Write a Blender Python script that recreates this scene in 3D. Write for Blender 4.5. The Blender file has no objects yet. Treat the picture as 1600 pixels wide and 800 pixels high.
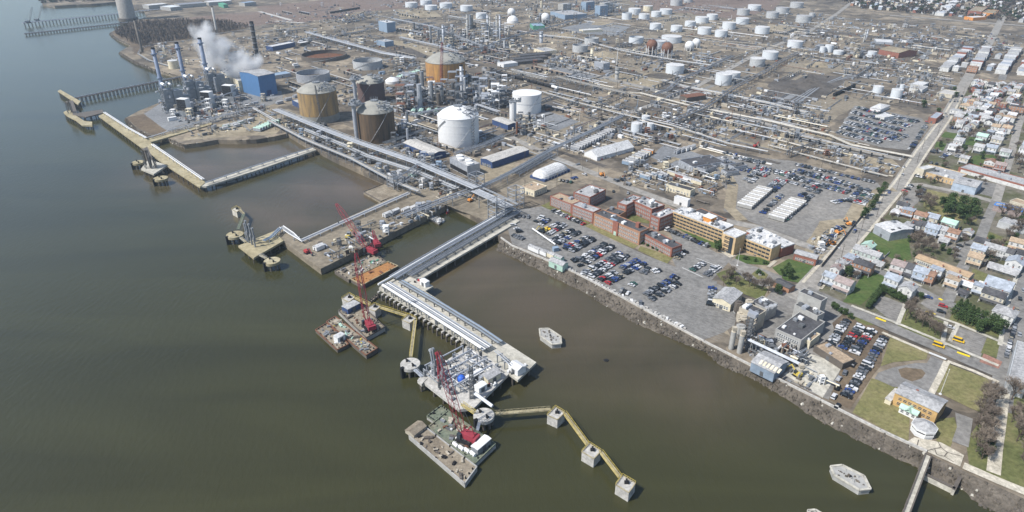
import bpy, math, random
from mathutils import Vector, Matrix
from mathutils.geometry import tessellate_polygon
random.seed(7)
S = bpy.context.scene
COL = S.collection
R = math.radians
# ---------------------------------------------------------------- camera
F, PITCH, H = 1030.0, R(27.5), 188.0
cam_d = bpy.data.cameras.new('camera'); cam = bpy.data.objects.new('camera', cam_d); COL.objects.link(cam)
cam.location = (0, 0, H); cam.rotation_euler = (R(90) - PITCH, 0, 0)
cam_d.sensor_width = 36; cam_d.lens = F / 1600 * 36; cam_d.clip_start = 1; cam_d.clip_end = 20000
S.camera = cam
# ---------------------------------------------------------------- light
SUN_EL, SHADOW_AZ = R(50), R(24)          # shadows fall towards (cos, sin) of SHADOW_AZ
w = bpy.data.worlds.new('World'); S.world = w; w.use_nodes = True
nt = w.node_tree; bg = nt.nodes['Background']
sky = nt.nodes.new('ShaderNodeTexSky'); sky.sky_type = 'NISHITA'; sky.sun_disc = False
sky.sun_elevation = SUN_EL
sd = Vector((-math.cos(SHADOW_AZ), -math.sin(SHADOW_AZ)))      # towards the sun
sky.air_density = 1.0; sky.dust_density = 1.2; sky.ozone_density = 1.8; sky.sun_rotation = math.atan2(sd.x, sd.y)
nt.links.new(sky.outputs[0], bg.inputs[0]); bg.inputs[1].default_value = 0.13
sl = bpy.data.lights.new('sun', 'SUN'); sl.energy = 5.0; sl.angle = R(0.5); sl.color = (1, 0.97, 0.925)
sun = bpy.data.objects.new('sun', sl); COL.objects.link(sun)
sun.rotation_euler = Vector((math.cos(SHADOW_AZ) * math.cos(SUN_EL), math.sin(SHADOW_AZ) * math.cos(SUN_EL), -math.sin(SUN_EL))).to_track_quat('-Z', 'Y').to_euler()
S.view_settings.view_transform = 'Standard'; S.view_settings.look = 'None'
S.view_settings.exposure = 0.24; S.view_settings.gamma = 1; S.view_settings.use_curve_mapping = False
S.render.engine = 'CYCLES'; S.cycles.volume_bounces = 3
# ---------------------------------------------------------------- pixel -> world
CP, SP = math.cos(PITCH), math.sin(PITCH)
GZ = 4.0
def px(x, y, z=GZ):
    dx, dy = (x - 800) / F, (y - 400) / F
    d = Vector((dx, CP - dy * SP, -SP - dy * CP))
    t = (z - H) / d.z
    return Vector((d.x * t, d.y * t, z))
def pxd(x, y, Y):                       # pixel at a known world depth Y
    dx, dy = (x - 800) / F, (y - 400) / F
    d = Vector((dx, CP - dy * SP, -SP - dy * CP)); t = Y / d.y
    return Vector((d.x * t, Y, H + d.z * t))
def proj(p):
    x, y, z = p[0], p[1], p[2] - H
    dep = y * CP - z * SP; up = y * SP + z * CP
    return 800 + F * x / dep, 400 - F * up / dep
def ppm(p):                             # pixels per metre at a world point
    return F / (p[1] * CP - (p[2] - H) * SP)
def vpm(p):                             # pixels per vertical metre
    return abs(proj(p)[1] - proj((p[0], p[1], p[2] + 1))[1])
def inpoly(x, y, poly):
    c = False; n = len(poly); j = n - 1
    for i in range(n):
        xi, yi = poly[i]; xj, yj = poly[j]
        if (yi > y) != (yj > y) and x < (xj - xi) * (y - yi) / (yj - yi) + xi: c = not c
        j = i
    return c
# ---------------------------------------------------------------- materials
BLOCKED = []
MATS = {}
def mat(name, rgb, rough=.8, metal=0., var=.18, scale=.35, rgb2=None, streak=False, spec=.3):
    if name in MATS: return MATS[name]
    m = bpy.data.materials.new(name); m.use_nodes = True; MATS[name] = m
    t = m.node_tree; b = t.nodes['Principled BSDF']
    b.inputs['Roughness'].default_value = rough; b.inputs['Metallic'].default_value = metal
    b.inputs['Specular IOR Level'].default_value = spec
    if var <= 0:
        b.inputs['Base Color'].default_value = (*rgb, 1); return m
    g = t.nodes.new('ShaderNodeNewGeometry'); n = t.nodes.new('ShaderNodeTexNoise')
    n.inputs['Scale'].default_value = scale; n.inputs['Detail'].default_value = 6; n.inputs['Roughness'].default_value = .65
    src = g.outputs['Position']
    if streak:
        mp = t.nodes.new('ShaderNodeMapping'); mp.inputs['Scale'].default_value = (1, 1, .12)
        t.links.new(src, mp.inputs[0]); src = mp.outputs[0]
    t.links.new(src, n.inputs['Vector'])
    r = t.nodes.new('ShaderNodeValToRGB')
    c2 = rgb2 or tuple(min(1, c * (1 + var)) for c in rgb)
    c1 = rgb if rgb2 else tuple(c * (1 - var) for c in rgb)
    r.color_ramp.elements[0].position = .34; r.color_ramp.elements[1].position = .66
    r.color_ramp.elements[0].color = (*c1, 1); r.color_ramp.elements[1].color = (*c2, 1)
    t.links.new(n.outputs['Fac'], r.inputs[0]); t.links.new(r.outputs[0], b.inputs['Base Color'])
    return m
def ground_mat(name, cols, s1=.012, s2=.16, rough=.95, cells=0):
    m = bpy.data.materials.new(name); m.use_nodes = True; MATS[name] = m
    t = m.node_tree; b = t.nodes['Principled BSDF']; b.inputs['Roughness'].default_value = rough
    b.inputs['Specular IOR Level'].default_value = .15
    g = t.nodes.new('ShaderNodeNewGeometry')
    def noise(sc, det=8, ro=.7):
        n = t.nodes.new('ShaderNodeTexNoise'); n.inputs['Scale'].default_value = sc
        n.inputs['Detail'].default_value = det; n.inputs['Roughness'].default_value = ro
        t.links.new(g.outputs['Position'], n.inputs['Vector']); return n
    n1, n2 = noise(s1), noise(s2, 6)
    r = t.nodes.new('ShaderNodeValToRGB'); cr = r.color_ramp
    k = len(cols)
    while len(cr.elements) < k: cr.elements.new(.5)
    for i, c in enumerate(cols):
        cr.elements[i].position = .3 + .4 * i / (k - 1); cr.elements[i].color = (*c, 1)
    t.links.new(n1.outputs['Fac'], r.inputs[0])
    mx = t.nodes.new('ShaderNodeMix'); mx.data_type = 'RGBA'; mx.blend_type = 'MULTIPLY'; mx.inputs[0].default_value = 1
    r2 = t.nodes.new('ShaderNodeValToRGB'); r2.color_ramp.elements[0].position = .3; r2.color_ramp.elements[1].position = .7
    r2.color_ramp.elements[0].color = (.62, .62, .62, 1); r2.color_ramp.elements[1].color = (1.3, 1.3, 1.3, 1)
    t.links.new(n2.outputs['Fac'], r2.inputs[0])
    t.links.new(r.outputs[0], mx.inputs[6]); t.links.new(r2.outputs[0], mx.inputs[7])
    res = mx.outputs[2]
    for sc in ((1 / 46, 1 / 17) if cells else ()):       # worked-over rectangular plots laid out with the street grid
        mp = t.nodes.new('ShaderNodeMapping'); mp.inputs['Rotation'].default_value = (0, 0, R(44)); t.links.new(g.outputs['Position'], mp.inputs[0])
        vo = t.nodes.new('ShaderNodeTexVoronoi'); vo.distance = 'CHEBYCHEV'; vo.inputs['Scale'].default_value = sc; t.links.new(mp.outputs[0], vo.inputs['Vector'])
        sp = t.nodes.new('ShaderNodeSeparateColor'); t.links.new(vo.outputs['Color'], sp.inputs[0]); rr = t.nodes.new('ShaderNodeValToRGB'); t.links.new(sp.outputs[0], rr.inputs[0])
        e = rr.color_ramp.elements; e[0].color = (.62, .63, .66, 1); e[1].color = (1.35, 1.32, 1.25, 1); x = e.new(.5); x.color = (1, .97, .92, 1)
        m2 = t.nodes.new('ShaderNodeMix'); m2.data_type = 'RGBA'; m2.blend_type = 'MULTIPLY'; m2.inputs[0].default_value = cells; t.links.new(res, m2.inputs[6]); t.links.new(rr.outputs[0], m2.inputs[7]); res = m2.outputs[2]
    t.links.new(res, b.inputs['Base Color'])
    return m
ground_mat('ground', [(.08, .07, .057), (.13, .114, .094), (.2, .175, .142), (.115, .105, .092)], cells=.9)
ground_mat('dirt', [(.14, .12, .09), (.21, .18, .135), (.27, .235, .18)], .03, .3)
ground_mat('tan_soil', [(.18, .15, .105), (.26, .22, .155), (.33, .285, .205)], .03, .3)
ground_mat('red_soil', [(.12, .088, .07), (.175, .13, .105), (.16, .135, .115)], .012, .2)
ground_mat('dark_soil', [(.05, .045, .04), (.1, .09, .08), (.14, .125, .11)], .03, .3)
ground_mat('scrub', [(.085, .065, .05), (.13, .1, .07), (.17, .13, .085)], .02, .4)
ground_mat('gravel', [(.14, .145, .15), (.19, .195, .2), (.235, .24, .24)], .02, .6)
ground_mat('asphalt', [(.145, .14, .132), (.19, .184, .172), (.23, .22, .205)], .03, .4)
ground_mat('old_asphalt', [(.15, .145, .135), (.2, .19, .175), (.25, .235, .21)], .03, .4)
ground_mat('road_pave', [(.2, .19, .17), (.26, .245, .22), (.31, .29, .26)], .02, .3)
ground_mat('yards', [(.1, .085, .06), (.085, .09, .045), (.15, .135, .105), (.19, .175, .15)], .035, .35)
ground_mat('lawn', [(.08, .095, .035), (.125, .13, .052), (.19, .17, .085)], .05, .5)
ground_mat('dry_lawn', [(.12, .125, .05), (.17, .16, .07), (.225, .195, .1)], .05, .5)
ground_mat('lush_lawn', [(.045, .08, .022), (.07, .105, .032), (.11, .125, .05)], .06, .5)
ground_mat('paving', [(.36, .33, .26), (.46, .42, .34), (.52, .48, .4)], .1, .8)
ground_mat('brick_pave', [(.24, .13, .1), (.3, .17, .13)], .1, .8)
ground_mat('concrete', [(.33, .31, .26), (.43, .41, .35), (.5, .47, .41)], .06, .5)
ground_mat('pale_concrete', [(.33, .32, .295), (.42, .405, .375), (.49, .47, .435)], .1, .7)
ground_mat('yellow_deck', [(.25, .215, .135), (.33, .285, .18), (.39, .35, .24)], .06, .5)
ground_mat('riprap', [(.06, .053, .043), (.11, .095, .077), (.16, .14, .115)], .12, 1.2)
ground_mat('barge_deck', [(.14, .115, .085), (.24, .205, .155), (.33, .29, .225)], .12, .9)
ground_mat('green_deck', [(.09, .11, .085), (.15, .17, .125), (.22, .19, .14)], .12, .9)
ground_mat('orange_deck', [(.25, .12, .05), (.34, .17, .065), (.22, .12, .065)], .12, .9)
ground_mat('roof_dark', [(.04, .04, .045), (.075, .075, .08), (.11, .11, .11)], .12, .8)
ground_mat('roof_grey', [(.22, .22, .22), (.33, .33, .33), (.42, .42, .41)], .1, .8)
ground_mat('roof_white', [(.4, .4, .395), (.5, .5, .495), (.58, .58, .57)], .1, .8)
ground_mat('roof_tan', [(.3, .23, .16), (.4, .31, .22)], .1, .8)
C_ = dict(steel=(.27, .285, .3), galv=(.4, .42, .45), darksteel=(.1, .105, .11), white=(.64, .64, .63), blue=(.04, .07, .16), skyblue=(.22, .29, .37),
    brick=(.25, .105, .075), brick2=(.33, .18, .11), buff=(.5, .36, .2), cream=(.6, .54, .4), black=(.015, .015, .017), red=(.34, .045, .045), crane_red=(.26, .035, .05),
    green=(.1, .3, .2), mint=(.36, .5, .42), yellow=(.5, .39, .08), orange=(.6, .25, .06), rust=(.16, .075, .045), tanpipe=(.38, .34, .27),
    pipe=(.34, .35, .365), pipe2=(.28, .3, .32), timber=(.11, .095, .08), tank=(.56, .59, .61), tankgrey=(.4, .41, .41), stone=(.33, .325, .305), glass=(.03, .04, .05))
for k, c in C_.items(): mat(k, c, .35 if k == 'glass' else .65, .5 if k in ('steel', 'galv', 'pipe', 'pipe2') else 0, .05 if k in ('white', 'tank', 'skyblue') else .16, .4)
mat('stack_blue', (.15, .19, .27), .5, 0, .2, .3)
mat('hall_blue', (.075, .17, .33), .6, var=.06); mat('tank_rust', (.5, .27, .075), .8, 0, rgb2=(.25, .14, .07), scale=.3, streak=True)
mat('tank_yellow', (.42, .27, .1), .8, 0, rgb2=(.16, .125, .085), scale=.3, streak=True)
mat('tank_brown', (.055, .042, .03), .85, 0, rgb2=(.15, .098, .055), scale=.3, streak=True)
mat('tank_plum', (.085, .055, .055), .8, 0, rgb2=(.12, .08, .07), scale=.15)
mat('dome_grey', (.22, .215, .19), .8, 0, rgb2=(.32, .31, .27), scale=.12)
mat('bark', (.09, .07, .055), .9); mat('twig', (.15, .122, .098), .95, var=.3, scale=.5); mat('twig2', (.21, .172, .135), .95, var=.3, scale=.5)
mat('leaf', (.04, .07, .022), .9, var=.4, scale=.6); mat('leaf2', (.065, .1, .03), .9, var=.4, scale=.6)
mat('paint_white', (.55, .55, .53), .7, var=.1); mat('faded_paint', (.3, .295, .28), .8, var=.2); mat('paint_yellow', (.7, .52, .02), .7, var=.1)
CARC = dict(white=(.6, .6, .6), silver=(.33, .34, .355), grey=(.14, .145, .155), black=(.015, .016, .018), blue=(.03, .06, .2), red=(.4, .03, .03), tan=(.32, .28, .2), yellow=(.8, .5, .02), green=(.03, .1, .07))
for k, c in CARC.items(): mat('car_' + k, c, .3, .15, 0, spec=.5)
# ---------------------------------------------------------------- mesh builder
class MB:
    def __init__(s): s.v = []; s.f = []; s.m = []; s.cur = 0
    def mi(s, i): s.cur = i; return s
    def add(s, vs, fs):
        o = len(s.v); s.v += [tuple(p) for p in vs]
        for f in fs: s.f.append(tuple(i + o for i in f)); s.m.append(s.cur)
        return s
    def box(s, c, d, rz=0, taper=1.0):
        x, y, z = d[0] / 2, d[1] / 2, d[2] / 2; ca, sa = math.cos(rz), math.sin(rz); vs = []
        for k in (-1, 1):
            q = 1 if k < 0 else taper
            for a, b in ((-1, -1), (1, -1), (1, 1), (-1, 1)):
                X, Y = a * x * q, b * y * q
                vs.append((c[0] + X * ca - Y * sa, c[1] + X * sa + Y * ca, c[2] + k * z))
        return s.add(vs, [(3, 2, 1, 0), (4, 5, 6, 7), (0, 1, 5, 4), (1, 2, 6, 5), (2, 3, 7, 6), (3, 0, 4, 7)])
    def bx(s, x0, x1, y0, y1, z0, z1): return s.box(((x0 + x1) / 2, (y0 + y1) / 2, (z0 + z1) / 2), (x1 - x0, y1 - y0, z1 - z0))
    def cyl(s, c, r, h, n=16, r2=None, cap=True, bottom=False):
        r2 = r if r2 is None else r2; vs = []
        for k, rr in ((0, r), (h, r2)):
            vs += [(c[0] + rr * math.cos(2 * math.pi * i / n), c[1] + rr * math.sin(2 * math.pi * i / n), c[2] + k) for i in range(n)]
        fs = [(i, (i + 1) % n, n + (i + 1) % n, n + i) for i in range(n)]
        if cap: fs.append(tuple(range(n, 2 * n)))
        if bottom: fs.append(tuple(range(n - 1, -1, -1)))
        return s.add(vs, fs)
    def dome(s, c, r, h, n=24, k=5):
        vs = []
        for j in range(k):
            q = 1 - j / k; rs = (r * r + h * h) / (2 * h); zz = h - rs + math.sqrt(max(0, rs * rs - r * r * q * q))
            vs += [(c[0] + r * q * math.cos(2 * math.pi * i / n), c[1] + r * q * math.sin(2 * math.pi * i / n), c[2] + zz) for i in range(n)]
        vs.append((c[0], c[1], c[2] + h)); fs = []
        for j in range(k - 1): fs += [(j * n + i, j * n + (i + 1) % n, (j + 1) * n + (i + 1) % n, (j + 1) * n + i) for i in range(n)]
        fs += [((k - 1) * n + i, (k - 1) * n + (i + 1) % n, k * n) for i in range(n)]
        return s.add(vs, fs)
    def sphere(s, c, r, n=18, k=10):
        vs = [(c[0], c[1], c[2] - r)]
        for j in range(1, k):
            a = -math.pi / 2 + math.pi * j / k
            vs += [(c[0] + r * math.cos(a) * math.cos(2 * math.pi * i / n), c[1] + r * math.cos(a) * math.sin(2 * math.pi * i / n), c[2] + r * math.sin(a)) for i in range(n)]
        vs.append((c[0], c[1], c[2] + r)); fs = [(0, 1 + (i + 1) % n, 1 + i) for i in range(n)]
        for j in range(k - 2): fs += [(1 + j * n + i, 1 + j * n + (i + 1) % n, 1 + (j + 1) * n + (i + 1) % n, 1 + (j + 1) * n + i) for i in range(n)]
        L = len(vs) - 1; fs += [(1 + (k - 2) * n + i, 1 + (k - 2) * n + (i + 1) % n, L) for i in range(n)]
        return s.add(vs, fs)
    def tube(s, a, b, r, n=6, r2=None, cap=True):
        a, b = Vector(a), Vector(b); d = b - a
        if d.length < 1e-6: return s
        d.normalize(); u = d.cross(Vector((0, 0, 1)))
        if u.length < 1e-3: u = Vector((1, 0, 0))
        u.normalize(); w_ = d.cross(u); r2 = r if r2 is None else r2; vs = []
        for p, rr in ((a, r), (b, r2)):
            vs += [tuple(p + u * rr * math.cos(2 * math.pi * i / n) + w_ * rr * math.sin(2 * math.pi * i / n)) for i in range(n)]
        fs = [(i, (i + 1) % n, n + (i + 1) % n, n + i) for i in range(n)]
        if cap: fs += [tuple(range(n - 1, -1, -1)), tuple(range(n, 2 * n))]
        return s.add(vs, fs)
    def path(s, pts, r, n=6):
        for a, b in zip(pts[:-1], pts[1:]): s.tube(a, b, r, n)
        return s
    def prism(s, poly, z0, z1, top=True, bottom=False):
        n = len(poly)
        ar = sum(poly[i][0] * poly[(i + 1) % n][1] - poly[(i + 1) % n][0] * poly[i][1] for i in range(n))
        if ar < 0: poly = list(reversed(poly))
        vs = [(p[0], p[1], z0) for p in poly] + [(p[0], p[1], z1) for p in poly]
        fs = [(i, (i + 1) % n, n + (i + 1) % n, n + i) for i in range(n)] if z1 > z0 else []
        tri = tessellate_polygon([[Vector((p[0], p[1], 0)) for p in poly]])
        for t in tri:
            a, b, c = t; A, B_, C2 = poly[a], poly[b], poly[c]
            if (B_[0] - A[0]) * (C2[1] - A[1]) - (C2[0] - A[0]) * (B_[1] - A[1]) < 0: a, c = c, a
            if top: fs.append((a + n, b + n, c + n))
            if bottom: fs.append((c, b, a))
        return s.add(vs, fs)
    def gable(s, L, W, z, rise, over=.3, c=(0, 0), t=.25, axis='x'):
        x, y = L / 2 + over, W / 2 + over
        if axis == 'x': q = [(-x, -y, z), (x, -y, z), (x, 0, z + rise), (-x, 0, z + rise), (-x, y, z), (x, y, z)]
        else: q = [(-x, -y, z), (-x, y, z), (0, y, z + rise), (0, -y, z + rise), (x, -y, z), (x, y, z)]
        q = [(a + c[0], b + c[1], h) for a, b, h in q]; n = 6
        q2 = [(a, b, h + t) for a, b, h in q]
        up = [(6, 7, 8, 9), (9, 8, 11, 10)] if axis == 'x' else [(6, 9, 8, 7), (9, 10, 11, 8)]
        dn = [tuple(reversed([i - 6 for i in f])) for f in up]
        side = [(0, 1), (1, 2), (2, 5), (5, 4), (4, 3), (3, 0)]
        return s.add(q + q2, up + dn + [(a, b, b + 6, a + 6) for a, b in side])
    def hip(s, L, W, z, rise, over=.4, c=(0, 0)):
        x, y = L / 2 + over, W / 2 + over; k = max(0, x - y)
        q = [(-x, -y, z), (x, -y, z), (x, y, z), (-x, y, z), (-k, 0, z + rise), (k, 0, z + rise)]
        q = [(a + c[0], b + c[1], h) for a, b, h in q]
        return s.add(q, [(0, 1, 5, 4), (1, 2, 5), (2, 3, 4, 5), (3, 0, 4), (3, 2, 1, 0)])
    def mesh(s, name, mats, origin=None, smooth=False):
        me = bpy.data.meshes.new(name)
        v = s.v if origin is None else [(a - origin[0], b - origin[1], c - origin[2]) for a, b, c in s.v]
        me.from_pydata(v, [], s.f)
        for m in (mats if isinstance(mats, (list, tuple)) else [mats]): me.materials.append(MATS[m])
        if s.cur or any(s.m): me.polygons.foreach_set('material_index', s.m)
        if smooth: me.polygons.foreach_set('use_smooth', [True] * len(s.f))
        me.update(); return me
def tag(o, label=None, cat=None, group=None, kind=None):
    if label: o['label'] = label
    if cat: o['category'] = cat
    if group: o['group'] = group
    if kind: o['kind'] = kind
    return o
def put(name, me, parent=None, loc=(0, 0, 0), rz=0, scale=None):
    o = bpy.data.objects.new(name, me); COL.objects.link(o); o.location = loc
    if rz: o.rotation_euler = (0, 0, rz)
    if scale: o.scale = scale
    if parent: o.parent = parent
    return o
def thing(name, label, cat, loc=(0, 0, 0), rz=0, group=None):
    return tag(put(name, None, None, loc, rz), label, cat, group)
def part(name, mb, mats, parent, origin=None, smooth=False):
    return put(name, mb.mesh(name, mats, origin, smooth), parent)
def wpart(name, mb, mats, parent, smooth=False):        # mb given in world coordinates, parent unrotated
    return put(name, mb.mesh(name, mats, parent.location, smooth), parent)
def single(name, mb, mats, label, cat, origin, group=None, smooth=False, world=False):
    o = put(name, mb.mesh(name, mats, origin if world else None, smooth), None, origin); return tag(o, label, cat, group)
def centroid(pts): return Vector((sum(p[0] for p in pts) / len(pts), sum(p[1] for p in pts) / len(pts), 0))
def ang(a, b): return math.atan2(b[1] - a[1], b[0] - a[0])
AD = ang(px(1280, 440), px(1440, 235)); BD = ang(px(600, 450), px(800, 580))       # the two directions of the street grid
def jag(poly, step=7, amp=.9):
    out = []; n = len(poly)
    for i in range(n):
        a, b = Vector(poly[i][:2]), Vector(poly[(i + 1) % n][:2]); k = max(1, int((b - a).length / step))
        for j in range(k):
            q = a.lerp(b, j / k); out.append((q.x + random.uniform(-amp, amp), q.y + random.uniform(-amp, amp)))
    return out
LAY = {}
def sheet(name, pts, m, layer=0, amp=0, z=None):
    """flat ground surface traced on the ground"""
    LAY[layer] = LAY.get(layer, 0) + 1
    zz = GZ + .04 + layer * .06 + LAY[layer] * .001 if z is None else z
    poly = [(px(*p)[0], px(*p)[1]) for p in pts]
    if amp: poly = jag(poly, 9, amp)
    o = centroid(poly); o.z = zz
    return tag(put(name, MB().prism(poly, zz, zz).mesh(name, m, o), None, o), kind='structure')
def strip(name, pts, wid, m, layer=3):
    LAY[layer] = LAY.get(layer, 0) + 1; zz = GZ + .04 + layer * .06 + LAY[layer] * .001
    q = [px(*p) for p in pts]; le = []; ri = []
    for i, p in enumerate(q):
        d = (q[min(i + 1, len(q) - 1)] - q[max(i - 1, 0)]); d.z = 0; d.normalize(); n = Vector((-d.y, d.x, 0)) * wid / 2
        le.append(p + n); ri.append(p - n)
    mb = MB(); k = len(q); vs = [(p.x, p.y, zz) for p in ri] + [(p.x, p.y, zz) for p in le]
    mb.add(vs, [(i, i + 1, k + i + 1, k + i) for i in range(k - 1)])
    o = q[0].copy(); o.z = zz
    return tag(put(name, mb.mesh(name, m, o), None, o), kind='structure')
# ================================================================ water
m = bpy.data.materials.new('river_water'); m.use_nodes = True; MATS['river_water'] = m
t = m.node_tree; b = t.nodes['Principled BSDF']; g = t.nodes.new('ShaderNodeNewGeometry')
b.inputs['Roughness'].default_value = .14; b.inputs['IOR'].default_value = 1.38
def N(kind, **kw):
    n = t.nodes.new(kind)
    for k, v in kw.items(): setattr(n, k, v)
    return n
def L(a, b_): t.links.new(a, b_)
nz = N('ShaderNodeTexNoise'); nz.inputs['Scale'].default_value = .006; nz.inputs['Detail'].default_value = 5; nz.inputs['Distortion'].default_value = 1.2
L(g.outputs['Position'], nz.inputs['Vector'])
acc = None
for (x, y, rad) in ((470, 310, 95), (550, 295, 90), (480, 345, 60), (760, 430, 80), (850, 480, 90), (950, 540, 80), (1080, 600, 60), (340, 255, 110), (420, 235, 80)):      # silt stirred up in the slips
    p = px(x, y, 0)
    d = N('ShaderNodeVectorMath', operation='DISTANCE'); d.inputs[1].default_value = p; L(g.outputs['Position'], d.inputs[0])
    mr = N('ShaderNodeMapRange', interpolation_type='SMOOTHSTEP'); mr.inputs[1].default_value = 0; mr.inputs[2].default_value = rad; mr.inputs[3].default_value = 1; mr.inputs[4].default_value = 0
    L(d.outputs['Value'], mr.inputs[0])
    if acc is None: acc = mr.outputs[0]
    else:
        mx = N('ShaderNodeMath', operation='MAXIMUM'); L(acc, mx.inputs[0]); L(mr.outputs[0], mx.inputs[1]); acc = mx.outputs[0]
rp = N('ShaderNodeValToRGB'); rp.color_ramp.elements[0].position = .3; rp.color_ramp.elements[1].position = .6; L(nz.outputs['Fac'], rp.inputs[0])
mu = N('ShaderNodeMath', operation='MULTIPLY'); L(acc, mu.inputs[0]); L(rp.outputs[0], mu.inputs[1])
c1 = N('ShaderNodeMix', data_type='RGBA'); c1.inputs[6].default_value = (.038, .0375, .015, 1); c1.inputs[7].default_value = (.098, .074, .049, 1); L(mu.outputs[0], c1.inputs[0])
n3 = N('ShaderNodeTexNoise'); n3.inputs['Scale'].default_value = .012; n3.inputs['Detail'].default_value = 7; n3.inputs['Distortion'].default_value = 1.5; mp0 = N('ShaderNodeMapping'); mp0.inputs['Rotation'].default_value = (0, 0, R(44)); mp0.inputs['Scale'].default_value = (.35, 1.6, 1); L(g.outputs['Position'], mp0.inputs[0]); L(mp0.outputs[0], n3.inputs['Vector'])
c2 = N('ShaderNodeMix', data_type='RGBA', blend_type='MULTIPLY'); c2.inputs[0].default_value = 1
r3 = N('ShaderNodeMapRange'); r3.inputs[1].default_value = .3; r3.inputs[2].default_value = .7; r3.inputs[3].default_value = .82; r3.inputs[4].default_value = 1.18; L(n3.outputs['Fac'], r3.inputs[0])
L(c1.outputs[2], c2.inputs[6]); L(r3.outputs[0], c2.inputs[7]); L(c2.outputs[2], b.inputs['Base Color'])
wv = N('ShaderNodeTexNoise'); wv.inputs['Scale'].default_value = .42; wv.inputs['Detail'].default_value = 5; wv.inputs['Roughness'].default_value = .6
mp = N('ShaderNodeMapping'); mp.inputs['Rotation'].default_value = (0, 0, R(35)); mp.inputs['Scale'].default_value = (1, .4, 1)
L(g.outputs['Position'], mp.inputs[0]); L(mp.outputs[0], wv.inputs['Vector'])
bp = N('ShaderNodeBump'); bp.inputs['Strength'].default_value = .32; bp.inputs['Distance'].default_value = .5; L(wv.outputs['Fac'], bp.inputs['Height']); L(bp.outputs[0], b.inputs['Normal'])
tag(put('river', MB().prism([(-6000, -400), (3000, -400), (3000, 6000), (-6000, 6000)], 0, 0).mesh('river', 'river_water')), kind='structure')
# ================================================================ land
SHORE = [(62, -12), (66, 6), (85, 9), (120, 7), (150, 6), (188, 2), (200, 10), (225, 16), (230, 26), (212, 32), (190, 42), (172, 51), (185, 61), (205, 70), (187, 81), (212, 96), (250, 111),
    (283, 119), (298, 128), (290, 140), (265, 150), (245, 162), (215, 174), (197, 184), (217, 203), (237, 212), (262, 216), (287, 226), (312, 223), (340, 218), (370, 219), (400, 218), (430, 213), (450, 208), (475, 223), (492, 231),
    (520, 246), (575, 271), (612, 287), (634, 298), (694, 321), (701, 317), (760, 348), (783, 374), (800, 386), (850, 407), (898, 428), (970, 466), (1038, 503), (1100, 536), (1190, 582), (1282, 628), (1375, 675),
    (1447, 708), (1505, 736), (1560, 761), (1600, 779), (1680, 815)]
sh = [px(*p) for p in SHORE]
far = [(2500, sh[-1].y - 60), (4500, 500), (4500, 6000), (-500, 6000)]
poly = [(p.x, p.y) for p in sh] + far
land = tag(put('ground', MB().prism(poly, -3, GZ).mesh('ground', 'ground')), kind='structure')
# ---- rubble slope down to the water
def slope(name, crest, foot, seed):
    rnd = random.Random(seed); mb = MB(); n = 0
    def res(pl, z, k):
        q = [px(x, y, z) for x, y in pl]; d = [0]
        for a, b_ in zip(q[:-1], q[1:]): d.append(d[-1] + (b_ - a).length)
        out = []
        for i in range(k):
            s_ = d[-1] * i / (k - 1); j = max(i2 for i2 in range(len(d)) if d[i2] <= s_ + 1e-6); j = min(j, len(q) - 2)
            out.append(q[j].lerp(q[j + 1], (s_ - d[j]) / max(1e-6, d[j + 1] - d[j])))
        return out, d[-1]
    _, ln = res(crest, GZ, 2); k = max(8, int(ln / 2.2)); A, _ = res(crest, GZ, k); B, _ = res(foot, -.3, k); rows = 6
    vs = []
    for i in range(k):
        for j in range(rows + 1):
            p = A[i].lerp(B[i], j / rows); e = 0 if j in (0,) else 1
            vs.append((p.x + rnd.uniform(-.5, .5) * e, p.y + rnd.uniform(-.5, .5) * e, p.z + rnd.uniform(-.45, .5) * e - (.02 if j == 0 else 0)))
    mb.add(vs, [(i * (rows + 1) + j, (i + 1) * (rows + 1) + j, (i + 1) * (rows + 1) + j + 1, i * (rows + 1) + j + 1) for i in range(k - 1) for j in range(rows)])
    o = A[k // 2].copy(); o.z = 0
    tag(put(name, mb.mesh(name, 'riprap', o), None, o), kind='structure')
    rk = MB(); 
    for i in range(int(ln * 3.2)):
        u = rnd.random() * (k - 1.01); i0 = int(u); f = u - i0; s_ = rnd.random() ** .8
        p = A[i0].lerp(A[i0 + 1], f).lerp(B[i0].lerp(B[i0 + 1], f), s_); r = rnd.uniform(.3, .95)
        rk.box((p.x, p.y, p.z + r * .25), (r * rnd.uniform(1, 2), r * 1.2, r), rnd.random() * 6, rnd.uniform(.4, .8)).mi(rnd.choice((0,) * 14 + (1, 2, 2, 2, 2)))
    tag(put('riprap_stones', rk.mesh('riprap_stones', ['riprap', 'concrete', 'timber'], o), None, o), kind='stuff')
C1 = [(783, 374), (800, 386), (850, 407), (898, 428), (970, 466), (1038, 503), (1100, 536), (1190, 582), (1282, 628), (1375, 675), (1447, 708)]
F1 = [(774, 392), (803, 404), (855, 430), (909, 457), (955, 485), (992, 507), (1105, 553), (1126, 573), (1176, 593), (1236, 630), (1280, 660), (1340, 690), (1410, 722), (1437, 736)]
slope('rubble_bank', C1, F1, 1)
slope('rubble_bank', [(1447, 708), (1505, 736)], [(1442, 738), (1490, 763)], 5)
slope('rubble_bank', [(1505, 736), (1560, 761), (1600, 779), (1680, 815)], [(1497, 762), (1530, 792), (1570, 812), (1640, 850)], 2)
slope('rubble_bank', [(187, 81), (212, 96), (250, 111), (283, 119)], [(185, 84), (210, 100), (248, 115), (280, 123)], 3)
slope('rubble_bank', [(172, 51), (185, 61), (205, 70)], [(171, 54), (184, 64), (204, 73)], 6)
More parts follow.
